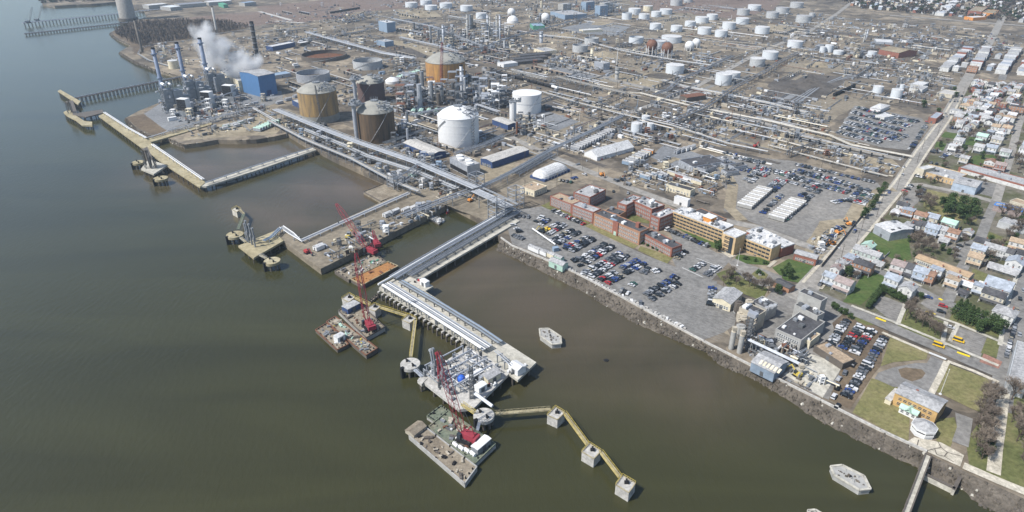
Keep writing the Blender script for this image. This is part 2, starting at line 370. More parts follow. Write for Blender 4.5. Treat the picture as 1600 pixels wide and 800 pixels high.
slope('rubble_bank', [(197, 184), (217, 203), (237, 212), (262, 216), (287, 226), (312, 223), (340, 218), (370, 219), (400, 218), (430, 213)],
      [(194, 188), (213, 209), (234, 218), (262, 222), (288, 233), (314, 229), (342, 223), (372, 224), (402, 223), (430, 217)], 4)
# crest wall along the waterfront
q = [px(x, y - 1.5) for x, y in C1]
mb = MB()
for a, b_ in zip(q[:-1], q[1:]): mb.box(((a.x + b_.x) / 2, (a.y + b_.y) / 2, GZ + .5), ((b_ - a).length + .3, .7, 1.0), ang(a, b_))
single('sea_wall', mb, 'pale_concrete', 'low pale concrete wall along the top of the rubble river bank', 'wall', q[5], world=True)
# ================================================================ soil, lots, lawns, roads
sheet('soil', [(215, 34), (400, 18), (560, 0), (640, -6), (520, 30), (430, 36), (350, 48), (230, 66)], 'red_soil', 0, 4)
sheet('soil', [(400, 10), (600, -8), (780, -14), (660, 12), (560, 18), (470, 36), (430, 33)], 'red_soil', 0, 4)
sheet('scrub_ground', [(175, 50), (230, 30), (330, 30), (385, 45), (345, 54), (262, 68), (212, 86), (205, 70), (188, 60)], 'scrub', 0, 3)
sheet('soil', [(980, -4), (1230, -10), (1210, 14), (1150, 30), (1060, 20), (1000, 12)], 'red_soil', 0, 4)
sheet('soil', [(1020, 25), (1080, 20), (1120, 40), (1060, 60), (1030, 50)], 'dirt', 0, 3)
sheet('soil', [(1200, 35), (1262, 42), (1240, 56), (1200, 52)], 'tan_soil', 0, 2)
sheet('soil', [(620, 14), (680, 18), (690, 26), (625, 30)], 'tan_soil', 0, 2)
sheet('soil', [(605, 62), (640, 66), (690, 84), (676, 90), (640, 74), (606, 68)], 'tan_soil', 0, 1)
sheet('wet_soil', [(600, 70), (640, 75), (670, 88), (610, 92)], 'dark_soil', 0, 1)
sheet('soil', [(920, 80), (962, 82), (968, 92), (930, 94)], 'tan_soil', 1, 2)
sheet('soil', [(858, 50), (898, 54), (905, 62), (862, 58)], 'tan_soil', 1, 2)
sheet('soil', [(937, 126), (965, 113), (1035, 124), (1032, 137), (1020, 142), (975, 133)], 'tan_soil', 1, 1)
sheet('soil', [(985, 92), (1030, 98), (1040, 114), (1005, 116), (975, 106)], 'dirt', 0, 1)
sheet('gravel_yard', [(840, 100), (950, 108), (965, 118), (930, 126), (890, 116)], 'gravel', 0, 2)
sheet('gravel_yard', [(872, 44), (925, 34), (985, 42), (960, 56), (905, 52)], 'gravel', 0, 1)
sheet('soil', [(870, 142), (970, 160), (938, 172), (850, 152)], 'dirt', 0, 2)
sheet('gravel_yard', [(815, 180), (850, 172), (905, 190), (868, 206), (835, 196)], 'gravel', 1)
sheet('soil', [(850, 200), (905, 190), (960, 180), (920, 205), (840, 242), (790, 225)], 'dirt', 0, 1)
sheet('soil', [(1080, 186), (1110, 178), (1185, 196), (1195, 205), (1130, 205)], 'tan_soil', 0, 2)
sheet('dark_pool', [(1112, 180), (1128, 178), (1140, 184), (1125, 189)], 'dark_soil', 1, .8)
sheet('soil', [(1205, 205), (1275, 214), (1290, 222), (1220, 232), (1200, 222)], 'tan_soil', 0, 2)
sheet('soil', [(1300, 228), (1345, 236), (1395, 250), (1410, 262), (1380, 268), (1330, 252)], 'tan_soil', 1, 1.5)
sheet('soil', [(1236, 88), (1290, 92), (1330, 105), (1290, 115), (1225, 112)], 'dirt', 0, 3)
sheet('dark_soil_yard', [(1205, 128), (1240, 114), (1330, 120), (1290, 150), (1225, 172), (1195, 150)], 'dark_soil', 0, 3)
sheet('soil', [(1225, 172), (1300, 150), (1420, 158), (1330, 170), (1290, 195), (1230, 190)], 'dirt', 0, 2)
sheet('soil', [(280, 220), (330, 198), (420, 175), (450, 190), (430, 210), (340, 215)], 'tan_soil', 0, 1)
sheet('soil', [(415, 178), (470, 205), (560, 250), (640, 296), (690, 318), (760, 345), (800, 320), (700, 285), (560, 218), (450, 170)], 'dirt', 0, 1)
sheet('embankment', [(198, 184), (225, 178), (262, 206), (245, 212), (218, 202)], 'scrub', 1, .8)
sheet('plant_yard', [(225, 178), (250, 162), (300, 145), (345, 150), (440, 142), (440, 152), (262, 206)], 'gravel', 0)
sheet('plant_yard', [(272, 198), (400, 162), (442, 148), (442, 158), (300, 203), (290, 205)], 'asphalt', 1)
sheet('soil', [(720, 250), (800, 240), (810, 270), (760, 290), (735, 270)], 'tan_soil', 0, 1)
sheet('soil', [(770, 290), (850, 262), (880, 285), (850, 300), (800, 312)], 'dirt', 0, 1)
sheet('gravel_yard', [(1040, 225), (1110, 245), (1170, 262), (1135, 285), (1060, 262), (1015, 245)], 'gravel', 0, 1)
# lots
sheet('waterfront_lot', [(790, 345), (830, 325), (862, 320), (915, 354), (990, 392), (1041, 415), (1075, 430), (1120, 440), (1118, 460), (1160, 500), (1130, 520), (1100, 531), (1038, 498), (898, 423), (800, 381)], 'asphalt', 1)
sheet('side_lot', [(1040, 352), (1120, 395), (1150, 398), (1110, 440), (1060, 425), (1050, 405), (1062, 395)], 'asphalt', 1)
sheet('dirt_lot', [(1320, 488), (1390, 520), (1375, 570), (1330, 640), (1295, 625), (1320, 560), (1285, 540), (1300, 505)], 'scrub', 1, .6)
sheet('mill_yard', [(1150, 520), (1215, 445), (1290, 470), (1320, 488), (1300, 505), (1320, 560), (1295, 625), (1270, 615), (1180, 570)], 'old_asphalt', 1)
sheet('mill_yard', [(1225, 585), (1262, 552), (1318, 570), (1285, 622)], 'concrete', 2)
sheet('contractor_lot', [(1100, 262), (1175, 262), (1300, 285), (1380, 300), (1330, 345), (1260, 378), (1180, 350), (1130, 330), (1140, 300)], 'old_asphalt', 1, 1)
sheet('contractor_lot', [(1130, 240), (1240, 252), (1372, 286), (1378, 296), (1300, 310), (1230, 300), (1150, 272)], 'old_asphalt', 0, 1)
sheet('workers_lot', [(1335, 165), (1440, 185), (1452, 200), (1420, 235), (1375, 230), (1305, 210)], 'asphalt', 1, 1)
sheet('soil', [(1280, 345), (1345, 340), (1320, 385), (1285, 415), (1255, 395)], 'tan_soil', 2, 1)
sheet('town_lot', [(1363, 478), (1377, 462), (1412, 475), (1402, 510)], 'old_asphalt', 3)
sheet('town_lot', [(1438, 474), (1452, 462), (1482, 475), (1475, 500)], 'old_asphalt', 1)
sheet('town_lot', [(1484, 535), (1495, 510), (1542, 526), (1530, 565)], 'old_asphalt', 1)
sheet('town_lot', [(1455, 234), (1500, 246), (1520, 232), (1490, 220)], 'old_asphalt', 1)
sheet('town_lot', [(1475, 192), (1535, 205), (1525, 215), (1480, 206)], 'asphalt', 1)
sheet('town_lot', [(1415, 288), (1446, 294), (1440, 312), (1424, 325), (1405, 315)], 'old_asphalt', 1)
sheet('town_lot', [(1520, 280), (1560, 288), (1550, 308), (1527, 302)], 'asphalt', 1)
sheet('town_lot', [(1495, 380), (1520, 374), (1510, 408), (1490, 402)], 'asphalt', 1)
# lawns
sheet('backyards', [(1512, 128), (1640, 145), (1640, 620), (1560, 590), (1290, 470), (1275, 455), (1390, 330), (1480, 205)], 'yards', 0)
for pts, mm in (([(1392, 524), (1450, 551), (1447, 562), (1395, 566), (1376, 572)], 'dry_lawn'), ([(1480, 568), (1562, 600), (1548, 650), (1520, 640), (1458, 610)], 'dry_lawn'),
    ([(1362, 592), (1400, 602), (1422, 640), (1418, 690), (1375, 668), (1331, 645)], 'dry_lawn'), ([(1463, 655), (1490, 652), (1495, 670), (1485, 698), (1463, 690)], 'dry_lawn'),
    ([(1540, 640), (1600, 600), (1600, 765), (1550, 742), (1515, 730), (1510, 690)], 'lawn'),
    ([(1370, 456), (1344, 477), (1317, 472), (1352, 425), (1388, 432)], 'lush_lawn'), ([(1402, 510), (1412, 477), (1476, 504), (1470, 540)], 'lawn'), ([(1482, 502), (1495, 470), (1575, 510), (1568, 530)], 'lawn'),
    ([(1542, 528), (1566, 536), (1562, 560), (1533, 552)], 'lawn'),
    ([(1356, 362), (1419, 373), (1425, 405), (1405, 410), (1362, 388), (1350, 373)], 'lush_lawn'), ([(1449, 296), (1529, 314), (1534, 330), (1525, 347), (1470, 341), (1442, 322)], 'dry_lawn'),
    ([(1476, 206), (1496, 209), (1493, 217), (1470, 214)], 'lush_lawn'), ([(1463, 221), (1479, 225), (1474, 236), (1459, 234)], 'lush_lawn'), ([(1500, 214), (1530, 214), (1525, 228), (1490, 225)], 'lush_lawn'), ([(1520, 244), (1570, 240), (1575, 262), (1515, 262)], 'lush_lawn'),
    ([(845, 322), (860, 315), (926, 347), (915, 353)], 'lawn'), ([(915, 354), (926, 350), (997, 384), (990, 389)], 'dry_lawn'), ([(996, 391), (1001, 385), (1052, 402), (1041, 413)], 'dry_lawn'),
    ([(960, 332), (985, 325), (1022, 340), (1015, 350), (985, 345)], 'lawn'), ([(1045, 350), (1075, 352), (1130, 374), (1128, 392), (1110, 386)], 'lush_lawn'), ([(1154, 398), (1205, 405), (1200, 415), (1165, 412), (1148, 404)], 'lush_lawn'),
    ([(1206, 419), (1232, 405), (1280, 415), (1258, 444), (1226, 438)], 'lush_lawn'), ([(1118, 428), (1145, 418), (1165, 432), (1200, 452), (1190, 470), (1140, 452)], 'lawn'), ([(1312, 488), (1325, 482), (1365, 508), (1352, 508)], 'lawn'),
    ([(1540, 360), (1600, 385), (1600, 392), (1535, 375)], 'lawn'), ([(1520, 420), (1580, 442), (1595, 430), (1590, 455), (1575, 462), (1515, 432)], 'lawn')):
    sheet('lawn', pts, mm, 2, .25)
    if pts[0][0] > 1260:
        xs = [p[0] for p in pts]; ys = [p[1] for p in pts]
        for x in range(int(min(xs)), int(max(xs)), 6):
            for y in range(int(min(ys)), int(max(ys)), 5):
                if inpoly(x, y, pts): q = px(x, y); BLOCKED.append((q.x, q.y, 1.5))
# roads
strip('main_street', [(1235, 466), (1262, 449), (1310, 396), (1365, 334), (1405, 289), (1440, 236), (1480, 181), (1500, 144), (1512, 122), (1535, 84), (1550, 60), (1580, 0), (1590, -20)], 11.5, 'road_pave', 3)
strip('cross_street', [(1258, 452), (1290, 466), (1335, 488), (1390, 511), (1470, 545), (1520, 567), (1600, 600)], 8, 'asphalt', 3)
strip('cross_street', [(1338, 412), (1370, 422), (1440, 455), (1465, 468), (1520, 490), (1578, 516)], 6.5, 'asphalt', 3)
strip('cross_street', [(1405, 290), (1440, 289), (1500, 301), (1560, 317), (1640, 335)], 7, 'road_pave', 3)
strip('side_street', [(1610, 400), (1592, 470), (1580, 540), (1566, 610), (1560, 640)], 9, 'asphalt', 3)
strip('side_street', [(1556, 315), (1542, 345), (1532, 372), (1515, 400), (1500, 425), (1480, 470)], 6, 'asphalt', 3)
strip('side_street', [(1616, 130), (1590, 200), (1580, 240), (1567, 280), (1556, 315)], 6, 'road_pave', 3)
strip('side_street', [(1590, 70), (1572, 105), (1565, 125)], 8, 'asphalt', 3)
strip('cross_street', [(1500, 122), (1550, 128), (1640, 142)], 8, 'road_pave', 3)
strip('access_road', [(790, 330), (830, 330), (900, 355), (1000, 402), (1075, 432), (1130, 455)], 9, 'asphalt', 3)
strip('access_road', [(700, 205), (760, 222), (800, 215), (850, 240), (905, 262), (1000, 300), (1110, 340), (1180, 355), (1290, 395)], 8, 'road_pave', 3)
strip('access_road', [(850, 236), (905, 210), (972, 180), (1060, 150), (1120, 118), (1190, 80), (1260, 52), (1310, 20), (1345, -8)], 8, 'road_pave', 3)
strip('access_road', [(1130, 262), (1145, 290), (1140, 325), (1160, 345)], 8, 'tan_soil', 3)
strip('access_road', [(985, 290), (1020, 265), (1055, 248), (1100, 262), (1135, 285)], 8, 'tan_soil', 3)
strip('access_road', [(1330, 345), (1345, 318), (1382, 296), (1398, 296)], 10, 'tan_soil', 3)
strip('access_road', [(620, 30), (700, 50), (780, 68), (860, 100), (960, 125), (1060, 152), (1190, 192), (1300, 224), (1410, 250)], 9, 'road_pave', 3)
strip('access_road', [(1000, 60), (1100, 62), (1200, 76), (1300, 92), (1420, 112), (1490, 135)], 9, 'road_pave', 3)
strip('railway_bed', [(1190, 30), (1260, 44), (1330, 54), (1450, 66), (1620, 82)], 22, 'dark_soil', 2)
strip('access_road', [(1390, 24), (1470, 30), (1620, 42)], 14, 'road_pave', 2)
for k in range(7): strip('railway_track', [(1212 + k * 6, 172 - k * 1.5), (1262 + k * 5, 142 - k * 2), (1310 + k * 5, 120), (1370 + k * 4, 112 - k * .5)], 2.2, 'steel' if k % 2 else 'dark_soil', 4)
strip('access_road', [(430, 33), (475, 36)], 9, 'pale_concrete', 3); strip('access_road', [(405, 18), (456, 32)], 9, 'pale_concrete', 3)
strip('promenade', [(1568, 612), (1562, 660), (1556, 700), (1552, 740)], 4.5, 'paving', 4)
strip('promenade', [(1505, 728), (1560, 752), (1640, 785)], 4, 'paving', 4)
# the drive, lot and plaza by the waterfront hall
sheet('drive', [(1455, 556), (1478, 566), (1462, 600), (1450, 613), (1420, 606), (1395, 605), (1366, 592), (1372, 583), (1395, 575), (1430, 568), (1448, 568)], 'asphalt', 4)
sheet('turning_island', [(1403, 578), (1415, 575), (1440, 578), (1446, 584), (1440, 592), (1425, 597), (1408, 590)], 'scrub', 5)
sheet('drive', [(1492, 645), (1520, 655), (1513, 700), (1487, 690), (1495, 668)], 'asphalt', 4)
strip('footpath', [(1479, 566), (1468, 590), (1455, 615)], 2.6, 'paving', 5)
strip('footpath', [(1480, 565), (1520, 580), (1560, 598)], 2.2, 'paving', 5); strip('footpath', [(1378, 520), (1452, 552)], 2.0, 'paving', 5)
sheet('plaza', [(1415, 692), (1428, 684), (1470, 692), (1506, 712), (1500, 730), (1447, 706)], 'paving', 4)
for a, b_ in (((1435, 688), (1432, 700)), ((1465, 691), (1470, 700)), ((1460, 702), (1448, 705)), ((1480, 708), (1503, 714)), ((1475, 714), (1490, 723)), ((1470, 700), (1480, 708)), ((1480, 708), (1475, 714)), ((1475, 714), (1463, 711)), ((1463, 711), (1460, 702)), ((1460, 702), (1470, 700))):
    strip('paving_joint', [a, b_], .35, 'timber', 5)
sheet('forecourt', [(1148, 404), (1165, 412), (1190, 420), (1222, 432), (1220, 446), (1190, 448), (1165, 438), (1150, 425), (1138, 410)], 'old_asphalt', 3)
sheet('planted_circle', [(1174, 429), (1180, 424), (1192, 424), (1200, 430), (1197, 436), (1184, 437)], 'lawn', 5)
strip('footpath', [(1200, 418), (1212, 408)], 2, 'paving', 5); strip('footpath', [(1130, 392), (1145, 402)], 5, 'paving', 4)
sheet('brick_court', [(1530, 566), (1537, 553), (1566, 566), (1560, 577)], 'brick_pave', 4)
for pts in ([(1402, 508), (1414, 478)], [(1478, 503), (1472, 540)], [(1484, 534), (1496, 508)], [(1472, 535), (1570, 540)][:1] + [(1478, 540)], [(1410, 476), (1495, 506), (1576, 540)], [(1330, 478), (1400, 505), (1480, 538), (1560, 572)], [(1348, 408), (1385, 422), (1440, 448)], [(1600, 398), (1575, 470), (1562, 540)]):
    strip('pavement', pts, 2, 'concrete', 4)
# painted marks
for off in (-1, 1): strip('pavement', [(x + off * w2, y + off * w2 * .35) for x, y, w2 in ((1268, 447, 14), (1310, 399, 12.5), (1365, 337, 10.5), (1405, 291, 9), (1440, 238, 7.5), (1480, 183, 5.5), (1500, 146, 4.5))], 1.8, 'paving', 4)
for pts in ([(1368, 497), (1384, 503)], [(1446, 487), (1451, 489)], [(1456, 490), (1461, 492)], [(1467, 467), (1472, 470)], [(1495, 551), (1515, 558)]): strip('yellow_marking', pts, 1.6, 'paint_yellow', 5)
for k in range(13): strip('crosswalk_bar', [(1453 + k * 2.05, 551 + k * .82), (1451.6 + k * 2.05, 553.4 + k * .82)], .55, 'paint_white', 6)
def stalls(a, b_, n, ln, up):           # painted stall lines
    A, B = px(*a), px(*b_); d = (B - A); dv = d.normalized(); nn = Vector((-dv.y, dv.x, 0)) * (1 if up else -1)
    mb = MB()
    for i in range(n + 1):
        p = A.lerp(B, i / n); q2 = p + nn * ln; u = dv * .07
        mb.add([tuple(p - u), tuple(p + u), tuple(q2 + u), tuple(q2 - u)], [(0, 1, 2, 3)])
    o = A.copy(); zz = GZ + .34; mb.v = [(x, y, zz) for x, y, _ in mb.v]
    tag(put('stall_lines', mb.mesh('stall_lines', 'faded_paint', (o.x, o.y, zz)), None, (o.x, o.y, zz)), kind='structure')
for i in range(6): stalls((1022 + i * 17, 488 + i * 8), (1062 + i * 17, 448 + i * 8), 14, 5, True); stalls((1022 + i * 17, 488 + i * 8), (1062 + i * 17, 448 + i * 8), 14, 5, False)
stalls((1365, 492), (1382, 466), 10, 5, False); stalls((1398, 508), (1410, 478), 10, 5, True); stalls((1528, 560), (1540, 528), 11, 5, True)
mb = MB()
for a, b_ in (((1066, 419), (1098, 434)), ((1088, 404), (1130, 420))): strip('lane_marking', [a, b_], .5, 'paint_white', 5)
# ================================================================ tanks
def tank_at(cx, yb, wpx, hpx, z=GZ):
    g_ = px(cx, yb, z); s_ = ppm(g_); r = wpx / 2 / s_
    d = Vector((g_.x, g_.y, 0)).normalized(); c = g_ + d * r
    return c, r, hpx / vpm(g_)
def tank(cx, yb, wpx, hpx, wall, roof, label, group=None, kind='cone', rise=.06, extras=()):
    c, r, h = tank_at(cx, yb, wpx, hpx); n = 40 if wpx > 35 else 26
    o = thing('storage_tank', label, 'tank', c, 0, group); BLOCKED.append((c.x, c.y, r))
    wb = MB().cyl((0, 0, -.3), r, h + .3, n, cap=False)
    if kind == 'open': wb.cyl((0, 0, 0), r * .985, h, n, cap=False); wb.f = [f if i < n else tuple(reversed(f)) for i, f in enumerate(wb.f)]
    part('wall', wb, wall, o, smooth=True)
    if kind == 'open':
        part('floating_roof', MB().cyl((0, 0, 0), r * .983, h * (.35 if 'rust' not in extras else .08), n), 'dark_soil' if 'rust' not in extras else 'rusty_floor', o)
        part('rim', ring(r, r * .965, h, .35, n), roof, o)
    elif kind == 'dome':
        part('dome_roof', MB().dome((0, 0, h), r, r * rise, n, 8), roof, o, smooth=True)
        part('rim', ring(r * 1.012, r * .99, h - .3, .5, n), roof, o)
    else:
        part('roof', MB().cyl((0, 0, h), r * 1.005, .3, n, r * 1.005).cyl((0, 0, h + .3), r * 1.0, r * rise, n, .4), roof, o)
    if wpx > 15 and kind != 'open' or wpx > 20:
        a0 = random.uniform(-2.6, -1.2); sb = MB(); k = max(10, int(h * 1.2))
        pts = [(math.cos(a0 + 1.1 * i / k) * (r + .45), math.sin(a0 + 1.1 * i / k) * (r + .45), h * i / k) for i in range(k + 1)]
        for i in range(k): sb.tube(pts[i], pts[i + 1], .2, 4)
        part('stairway', sb, 'steel', o)
    return o, c, r, h
def ring(r1, r0, z, h, n=32):
    mb = MB(); vs = []
    for rr, zz in ((r1, z), (r1, z + h), (r0, z + h), (r0, z)): vs += [(rr * math.cos(2 * math.pi * i / n), rr * math.sin(2 * math.pi * i / n), zz) for i in range(n)]
    return mb.add(vs, [(k * n + i, k * n + (i + 1) % n, ((k + 1) % 4) * n + (i + 1) % n, ((k + 1) % 4) * n + i) for k in range(4) for i in range(n)])
W_, G_ = 'tank', 'tankgrey'; ground_mat('rusty_floor', [(.05, .04, .035), (.16, .07, .035), (.07, .055, .045)], .05, .3)
FARM = [(643, 12.5, 19, 7.5), (666, 8.7, 18, 7.5), (674, 16.2, 19.5, 6.5), (697, 13.5, 20, 7.5), (729, 18, 19.5, 8), (752, 30, 17, 8.5), (991, 23.5, 19, 9), (1006, 31, 17, 8), (1025, 27, 16, 8), (1040, 23, 19.5, 7.5),
    (1023.5, 47, 17.5, 9), (1056.5, 50.5, 18, 9), (1078, 42, 17, 7.5), (1096, 37, 21, 9), (1112, 31.5, 17, 8), (1100, 54.5, 21, 10), (1126, 58.5, 19, 9.5), (1138, 46.5, 20.5, 10), (1159, 38.5, 20, 9), (1178, 17, 20, 8), (1190, 53.5, 22, 10)]
for i, a in enumerate(FARM):
    lab = 'white cone-roofed tank in the far group beyond the process columns' if i < 6 else 'white cone-roofed tank in the back rows of the tank farm beyond the ball tanks' if i in (6, 7, 8, 9, 13, 14, 19) else 'white cone-roofed tank in the front rows of the tank farm beyond the ball tanks'
    tank(*a, W_, 'roof_white', lab, 'white tanks of the far tank farm')
for a in ((1056, 9.5, 18, 9), (1075, 4, 14, 6), (1160.5, 24.5, 19, 9), (1206, 29, 19, 9), (1221.5, 22, 20, 9), (1244, 13, 20, 8), (1254.5, 36, 23, 10), (1268, 27, 9, 6)):
    tank(*a, G_, 'roof_grey', 'weathered grey cone-roofed tank by the far railway yard', 'grey tanks by the far railway')
tank(1012, 18, 15, 8, 'cream', 'roof_white', 'small beige tank standing among the white tanks of the far farm')
tank(1048.5, 68, 31.5, 9, W_, 'roof_white', 'broad low white tank behind the four ball tanks')
tank(1053.5, 116.5, 28, 12.5, W_, 'roof_white', 'white tank alone beside the dry sandy yard')
tank(1182, 105, 23, 12, G_, 'roof_white', 'pale grey tank with dark doorway beside the elbow of the pipe rack')
tank(1202, 93.5, 24, 11, W_, 'roof_white', 'white tank behind the pale grey tank at the pipe rack elbow')
tank(1129, 134, 25, 16, W_, 'roof_white', 'tall white tank of a close pair by the diagonal pipe rack')
tank(1143.5, 124, 24, 9, W_, 'roof_white', 'low white tank of a close pair by the diagonal pipe rack')
tank(1241, 75.5, 23, 9.5, W_, 'roof_white', 'white tank beyond the end of the diagonal pipe rack')
tank(1284.5, 82.5, 9, 8.5, W_, 'roof_white', 'narrow small tank in a row of three by the dirt road')
tank(1294, 82, 12.5, 10.5, W_, 'roof_white', 'tallest white tank in a row of three by the dirt road')
tank(1309, 86, 15, 5.5, W_, 'roof_white', 'squat white tank in a row of three by the dirt road')
tank(1361, 90, 13, 8.5, W_, 'roof_white', 'lone white tank near the ruined brick shed')
tank(1370.5, 146, 15, 9.5, W_, 'roof_white', 'shorter white tank in a blue bund north of the workers lot')
tank(1399, 154, 16.5, 12.5, W_, 'roof_white', 'taller white tank near the workers lot')
tank(1408, 142, 7, 9, W_, 'roof_white', 'slim white tank behind the taller tank near the workers lot')
tank(994, 209, 17.5, 14, W_, 'roof_white', 'largest of three small white tanks beside the long white tent')
tank(1008, 192, 12.5, 9, W_, 'roof_white', 'low tank behind the three small white tanks near the long tent')
tank(1015.5, 205.5, 11, 11, W_, 'roof_white', 'slim tank of three small white tanks near the long tent')
for a in ((924, 69.5, 22.5, 8.5), (906, 82.5, 24, 10)):
    o, c, r, h = tank(*a, G_, G_, 'grey open-topped tank with a slanting mast beside a sand heap', 'open grey tanks by the sand heap', 'open')
    part('mast', MB().tube((-r * .2, 0, 2), (-r * .35, 0, h + 7), .35), 'white', o)
tank(993.5, 68.5, 23, 9, W_, 'roof_grey', 'white open-topped tank with dark inside near the rusty ball tanks', None, 'open')
tank(979, 31, 15.5, 10, W_, 'roof_dark', 'small white open-topped tank at the edge of the far tank farm', None, 'open')
tank(1026, 78, 30, 12, W_, 'rust', 'white tank with rusted open top just behind the rusty ball tanks', None, 'open', extras=('rust',))
tank(575.5, 110, 46, 11.5, G_, G_, 'pale grey open-topped tank behind the plum coloured tank', None, 'open')
tank(491, 131, 52, 12.5, 'galv', G_, 'grey open-topped tank behind the mustard coloured tank', None, 'open')
tank(508, 97, 72, 6, 'timber', 'timber', 'wide ruined tank base with a low rusty ring wall', None, 'open', extras=('rust',))
# ---- the big refrigerated tanks
def bigtank(cx, yb, w, h, wall, roof, label, rise, band=None):
    o, c, r, hh = tank(cx, yb, w, h, wall, roof, label, None, 'dome', rise)
    for k in (.25, .5, .75): part('stiffener', ring(r * 1.006, r * .99, hh * k, .35, 40), wall, o)
    pf = MB().cyl((0, 0, hh + r * rise * .93), r * .2, 1.2, 14)
    for i in range(10):
        a = i * .63; pf.tube((r * .2 * math.cos(a), r * .2 * math.sin(a), hh + r * rise * .93), (r * .2 * math.cos(a), r * .2 * math.sin(a), hh + r * rise + 3), .15, 4)
    part('roof_platform', pf, 'steel', o)
    gb = MB()
    for i in range(60): 
        a = random.uniform(-1.2, .6); q_ = random.uniform(.45, 1); z_ = hh + r * rise * (1 - q_ * q_)
        p_ = (r * q_ * math.cos(a), r * q_ * math.sin(a), z_ + .8); gb.tube(p_, (p_[0] + random.uniform(-4, 4), p_[1] + random.uniform(-4, 4), p_[2] + .6), random.uniform(.2, .5), 5)
    part('roof_piping', gb, 'steel', o)
    if band: part('base_band', MB().cyl((0, 0, -.2), r * 1.008, hh * .24, 40, cap=False), band, o, smooth=True)
    return o, c, r, hh
bigtank(697.5, 135, 62.5, 34, 'tank_rust', 'dome_grey', 'huge orange rusty tank with an olive grey dome roof', .42)
bigtank(582, 163, 42, 31, 'tank_plum', 'dome_grey', 'dark plum coloured tank with grey dome between two brown tanks', .45)
o, c, r, hh = bigtank(502, 194, 60, 46, 'tank_yellow', 'dome_grey', 'mustard and brown stained tank with grey dome nearest the power plant', .38, 'dome_grey')
o, c, r, hh = bigtank(591, 225, 58, 45, 'tank_brown', 'dome_grey', 'very dark brown tank with grey dome beside a tall silver column', .5)
for x0, yb_, topy, lab in ((558.5, 222, 163, 'silver pipe column with a platform beside the dark brown tank'), (557, 165, 123, 'silver pipe column with a platform beside the plum coloured tank')):
    b0 = px(x0, yb_); hh2 = (yb_ - topy) / vpm(b0)
    o = thing('pipe_column', lab, 'column', b0)
    part('shaft', MB().cyl((0, 0, -.2), 1.9, hh2, 14), 'galv', o); pb = MB().cyl((1.5, 1, hh2 - 1), 6.5, .6, 10)
    for i in range(22): pb.box((random.uniform(-4, 7), random.uniform(-4, 6), hh2 + random.uniform(-2, 2.5)), (random.uniform(.5, 3), random.uniform(.5, 3), random.uniform(.5, 2)), random.random())
    part('platform', pb, 'steel', o)
    part('walkway', MB().tube((1.5, 1, hh2 - .8), (9, 7, hh2 - 2), .8, 4), 'steel', o)
o, c, r, hh = bigtank(717.5, 231.5, 65, 43, 'white', 'white', 'tall white domed tank between two blue-walled sheds', .42)
lb = MB()
for s_ in (-1, 1): lb.tube((r * .72 + s_ * 1.2, -r * .71 - s_ * 1.0, 0), (r * .72 + s_ * 1.2, -r * .71 - s_ * 1.0, hh + 2), .25, 4)
for k in range(10): lb.box((r * .74, -r * .73, hh * (k + .5) / 10), (3.2, 2.2, .35), -.8)
part('ladder_tower', lb, 'steel', o)
sb = MB(); pts = [(math.cos(-2.95 + .8 * i / 20) * (r + .6), math.sin(-2.95 + .8 * i / 20) * (r + .6), hh * (.45 + .5 * i / 20)) for i in range(21)]
part('spiral_stair', sb.path(pts, .4, 4), 'steel', o)
o, c, r, hh = tank(823, 179, 46, 28, 'white', 'white', 'broad white tank with a nearly flat roof beside a white stair tower', None, 'cone', .1)
part('band', ring(r * 1.01, r * .99, hh * .52, .4, 36), 'galv', o)
b0 = px(801.5, 191); hh2 = 32 / vpm(b0)
o = thing('stair_tower', 'slim white tower with pipework on top beside the broad white tank', 'tower', b0)
part('shaft', MB().cyl((0, 0, -.2), 3.4, hh2, 14), 'white', o); pb = MB().box((2, 0, hh2 + .3), (12, 7, .5))
for i in range(24): pb.box((random.uniform(-3, 8), random.uniform(-3, 3), hh2 + random.uniform(0, 3)), (random.uniform(.4, 2.5), .6, random.uniform(.5, 2)), random.random())
part('top_pipework', pb, 'steel', o)
c, r, h = tank_at(613.5, 132, 22, 4); single('dome_tent', MB().cyl((0, 0, 0), r, h, 24, cap=False).dome((0, 0, h), r, r * .45, 24, 5), 'white', 'low white dome between the plum and orange tanks', 'dome', c, smooth=True).data
# ---- ball tanks
def ball(cx, cy, rp, yb, m_, label, group=None):
    g_ = px(cx, yb); s_ = ppm(g_); r = rp / s_; c = g_ + Vector((g_.x, g_.y, 0)).normalized() * r; hc = (yb - cy) / vpm(g_) - r * .1
    o = thing('ball_tank', label, 'tank', c, 0, group)
    part('sphere', MB().sphere((0, 0, max(hc, r * 1.02)), r, 24, 14), m_, o, smooth=True)
    for i in range(8):
        a = i * math.pi / 4; part('leg', MB().cyl((r * .93 * math.cos(a), r * .93 * math.sin(a), -.2), .55, max(hc, r), 6), 'white' if m_ == 'rust' else m_, o)
    part('top_platform', MB().cyl((0, 0, max(hc, r) + r * .93), r * .25, 1.2, 10), 'steel', o)
for a in ((1017, 71, 8.7, 88), (1041, 75.5, 9, 92)): ball(*a, 'rust', 'rust brown ball-shaped tank standing on pale legs', 'rusty ball tanks')
for a in ((1076.5, 71.8, 7.2, 80), (1087, 67, 6.5, 75)): ball(*a, 'white', 'white ball-shaped tank of the pair beside the rusty ball tanks', 'white ball tanks near the rusty pair')
ball(852, 27.5, 7, 36, 'white', 'single white ball-shaped tank on legs beyond the open grey tanks'); ball(799, 19, 6, 26, 'white', 'white ball-shaped tank behind a white hemispherical tank')
c, r, h = tank_at(801, 37, 18, 4); single('dome_tank', MB().cyl((0, 0, 0), r, h, 24, cap=False).dome((0, 0, h), r, r * .8, 24, 6), 'white', 'white hemispherical tank in front of a white ball tank', 'tank', c, smooth=True)
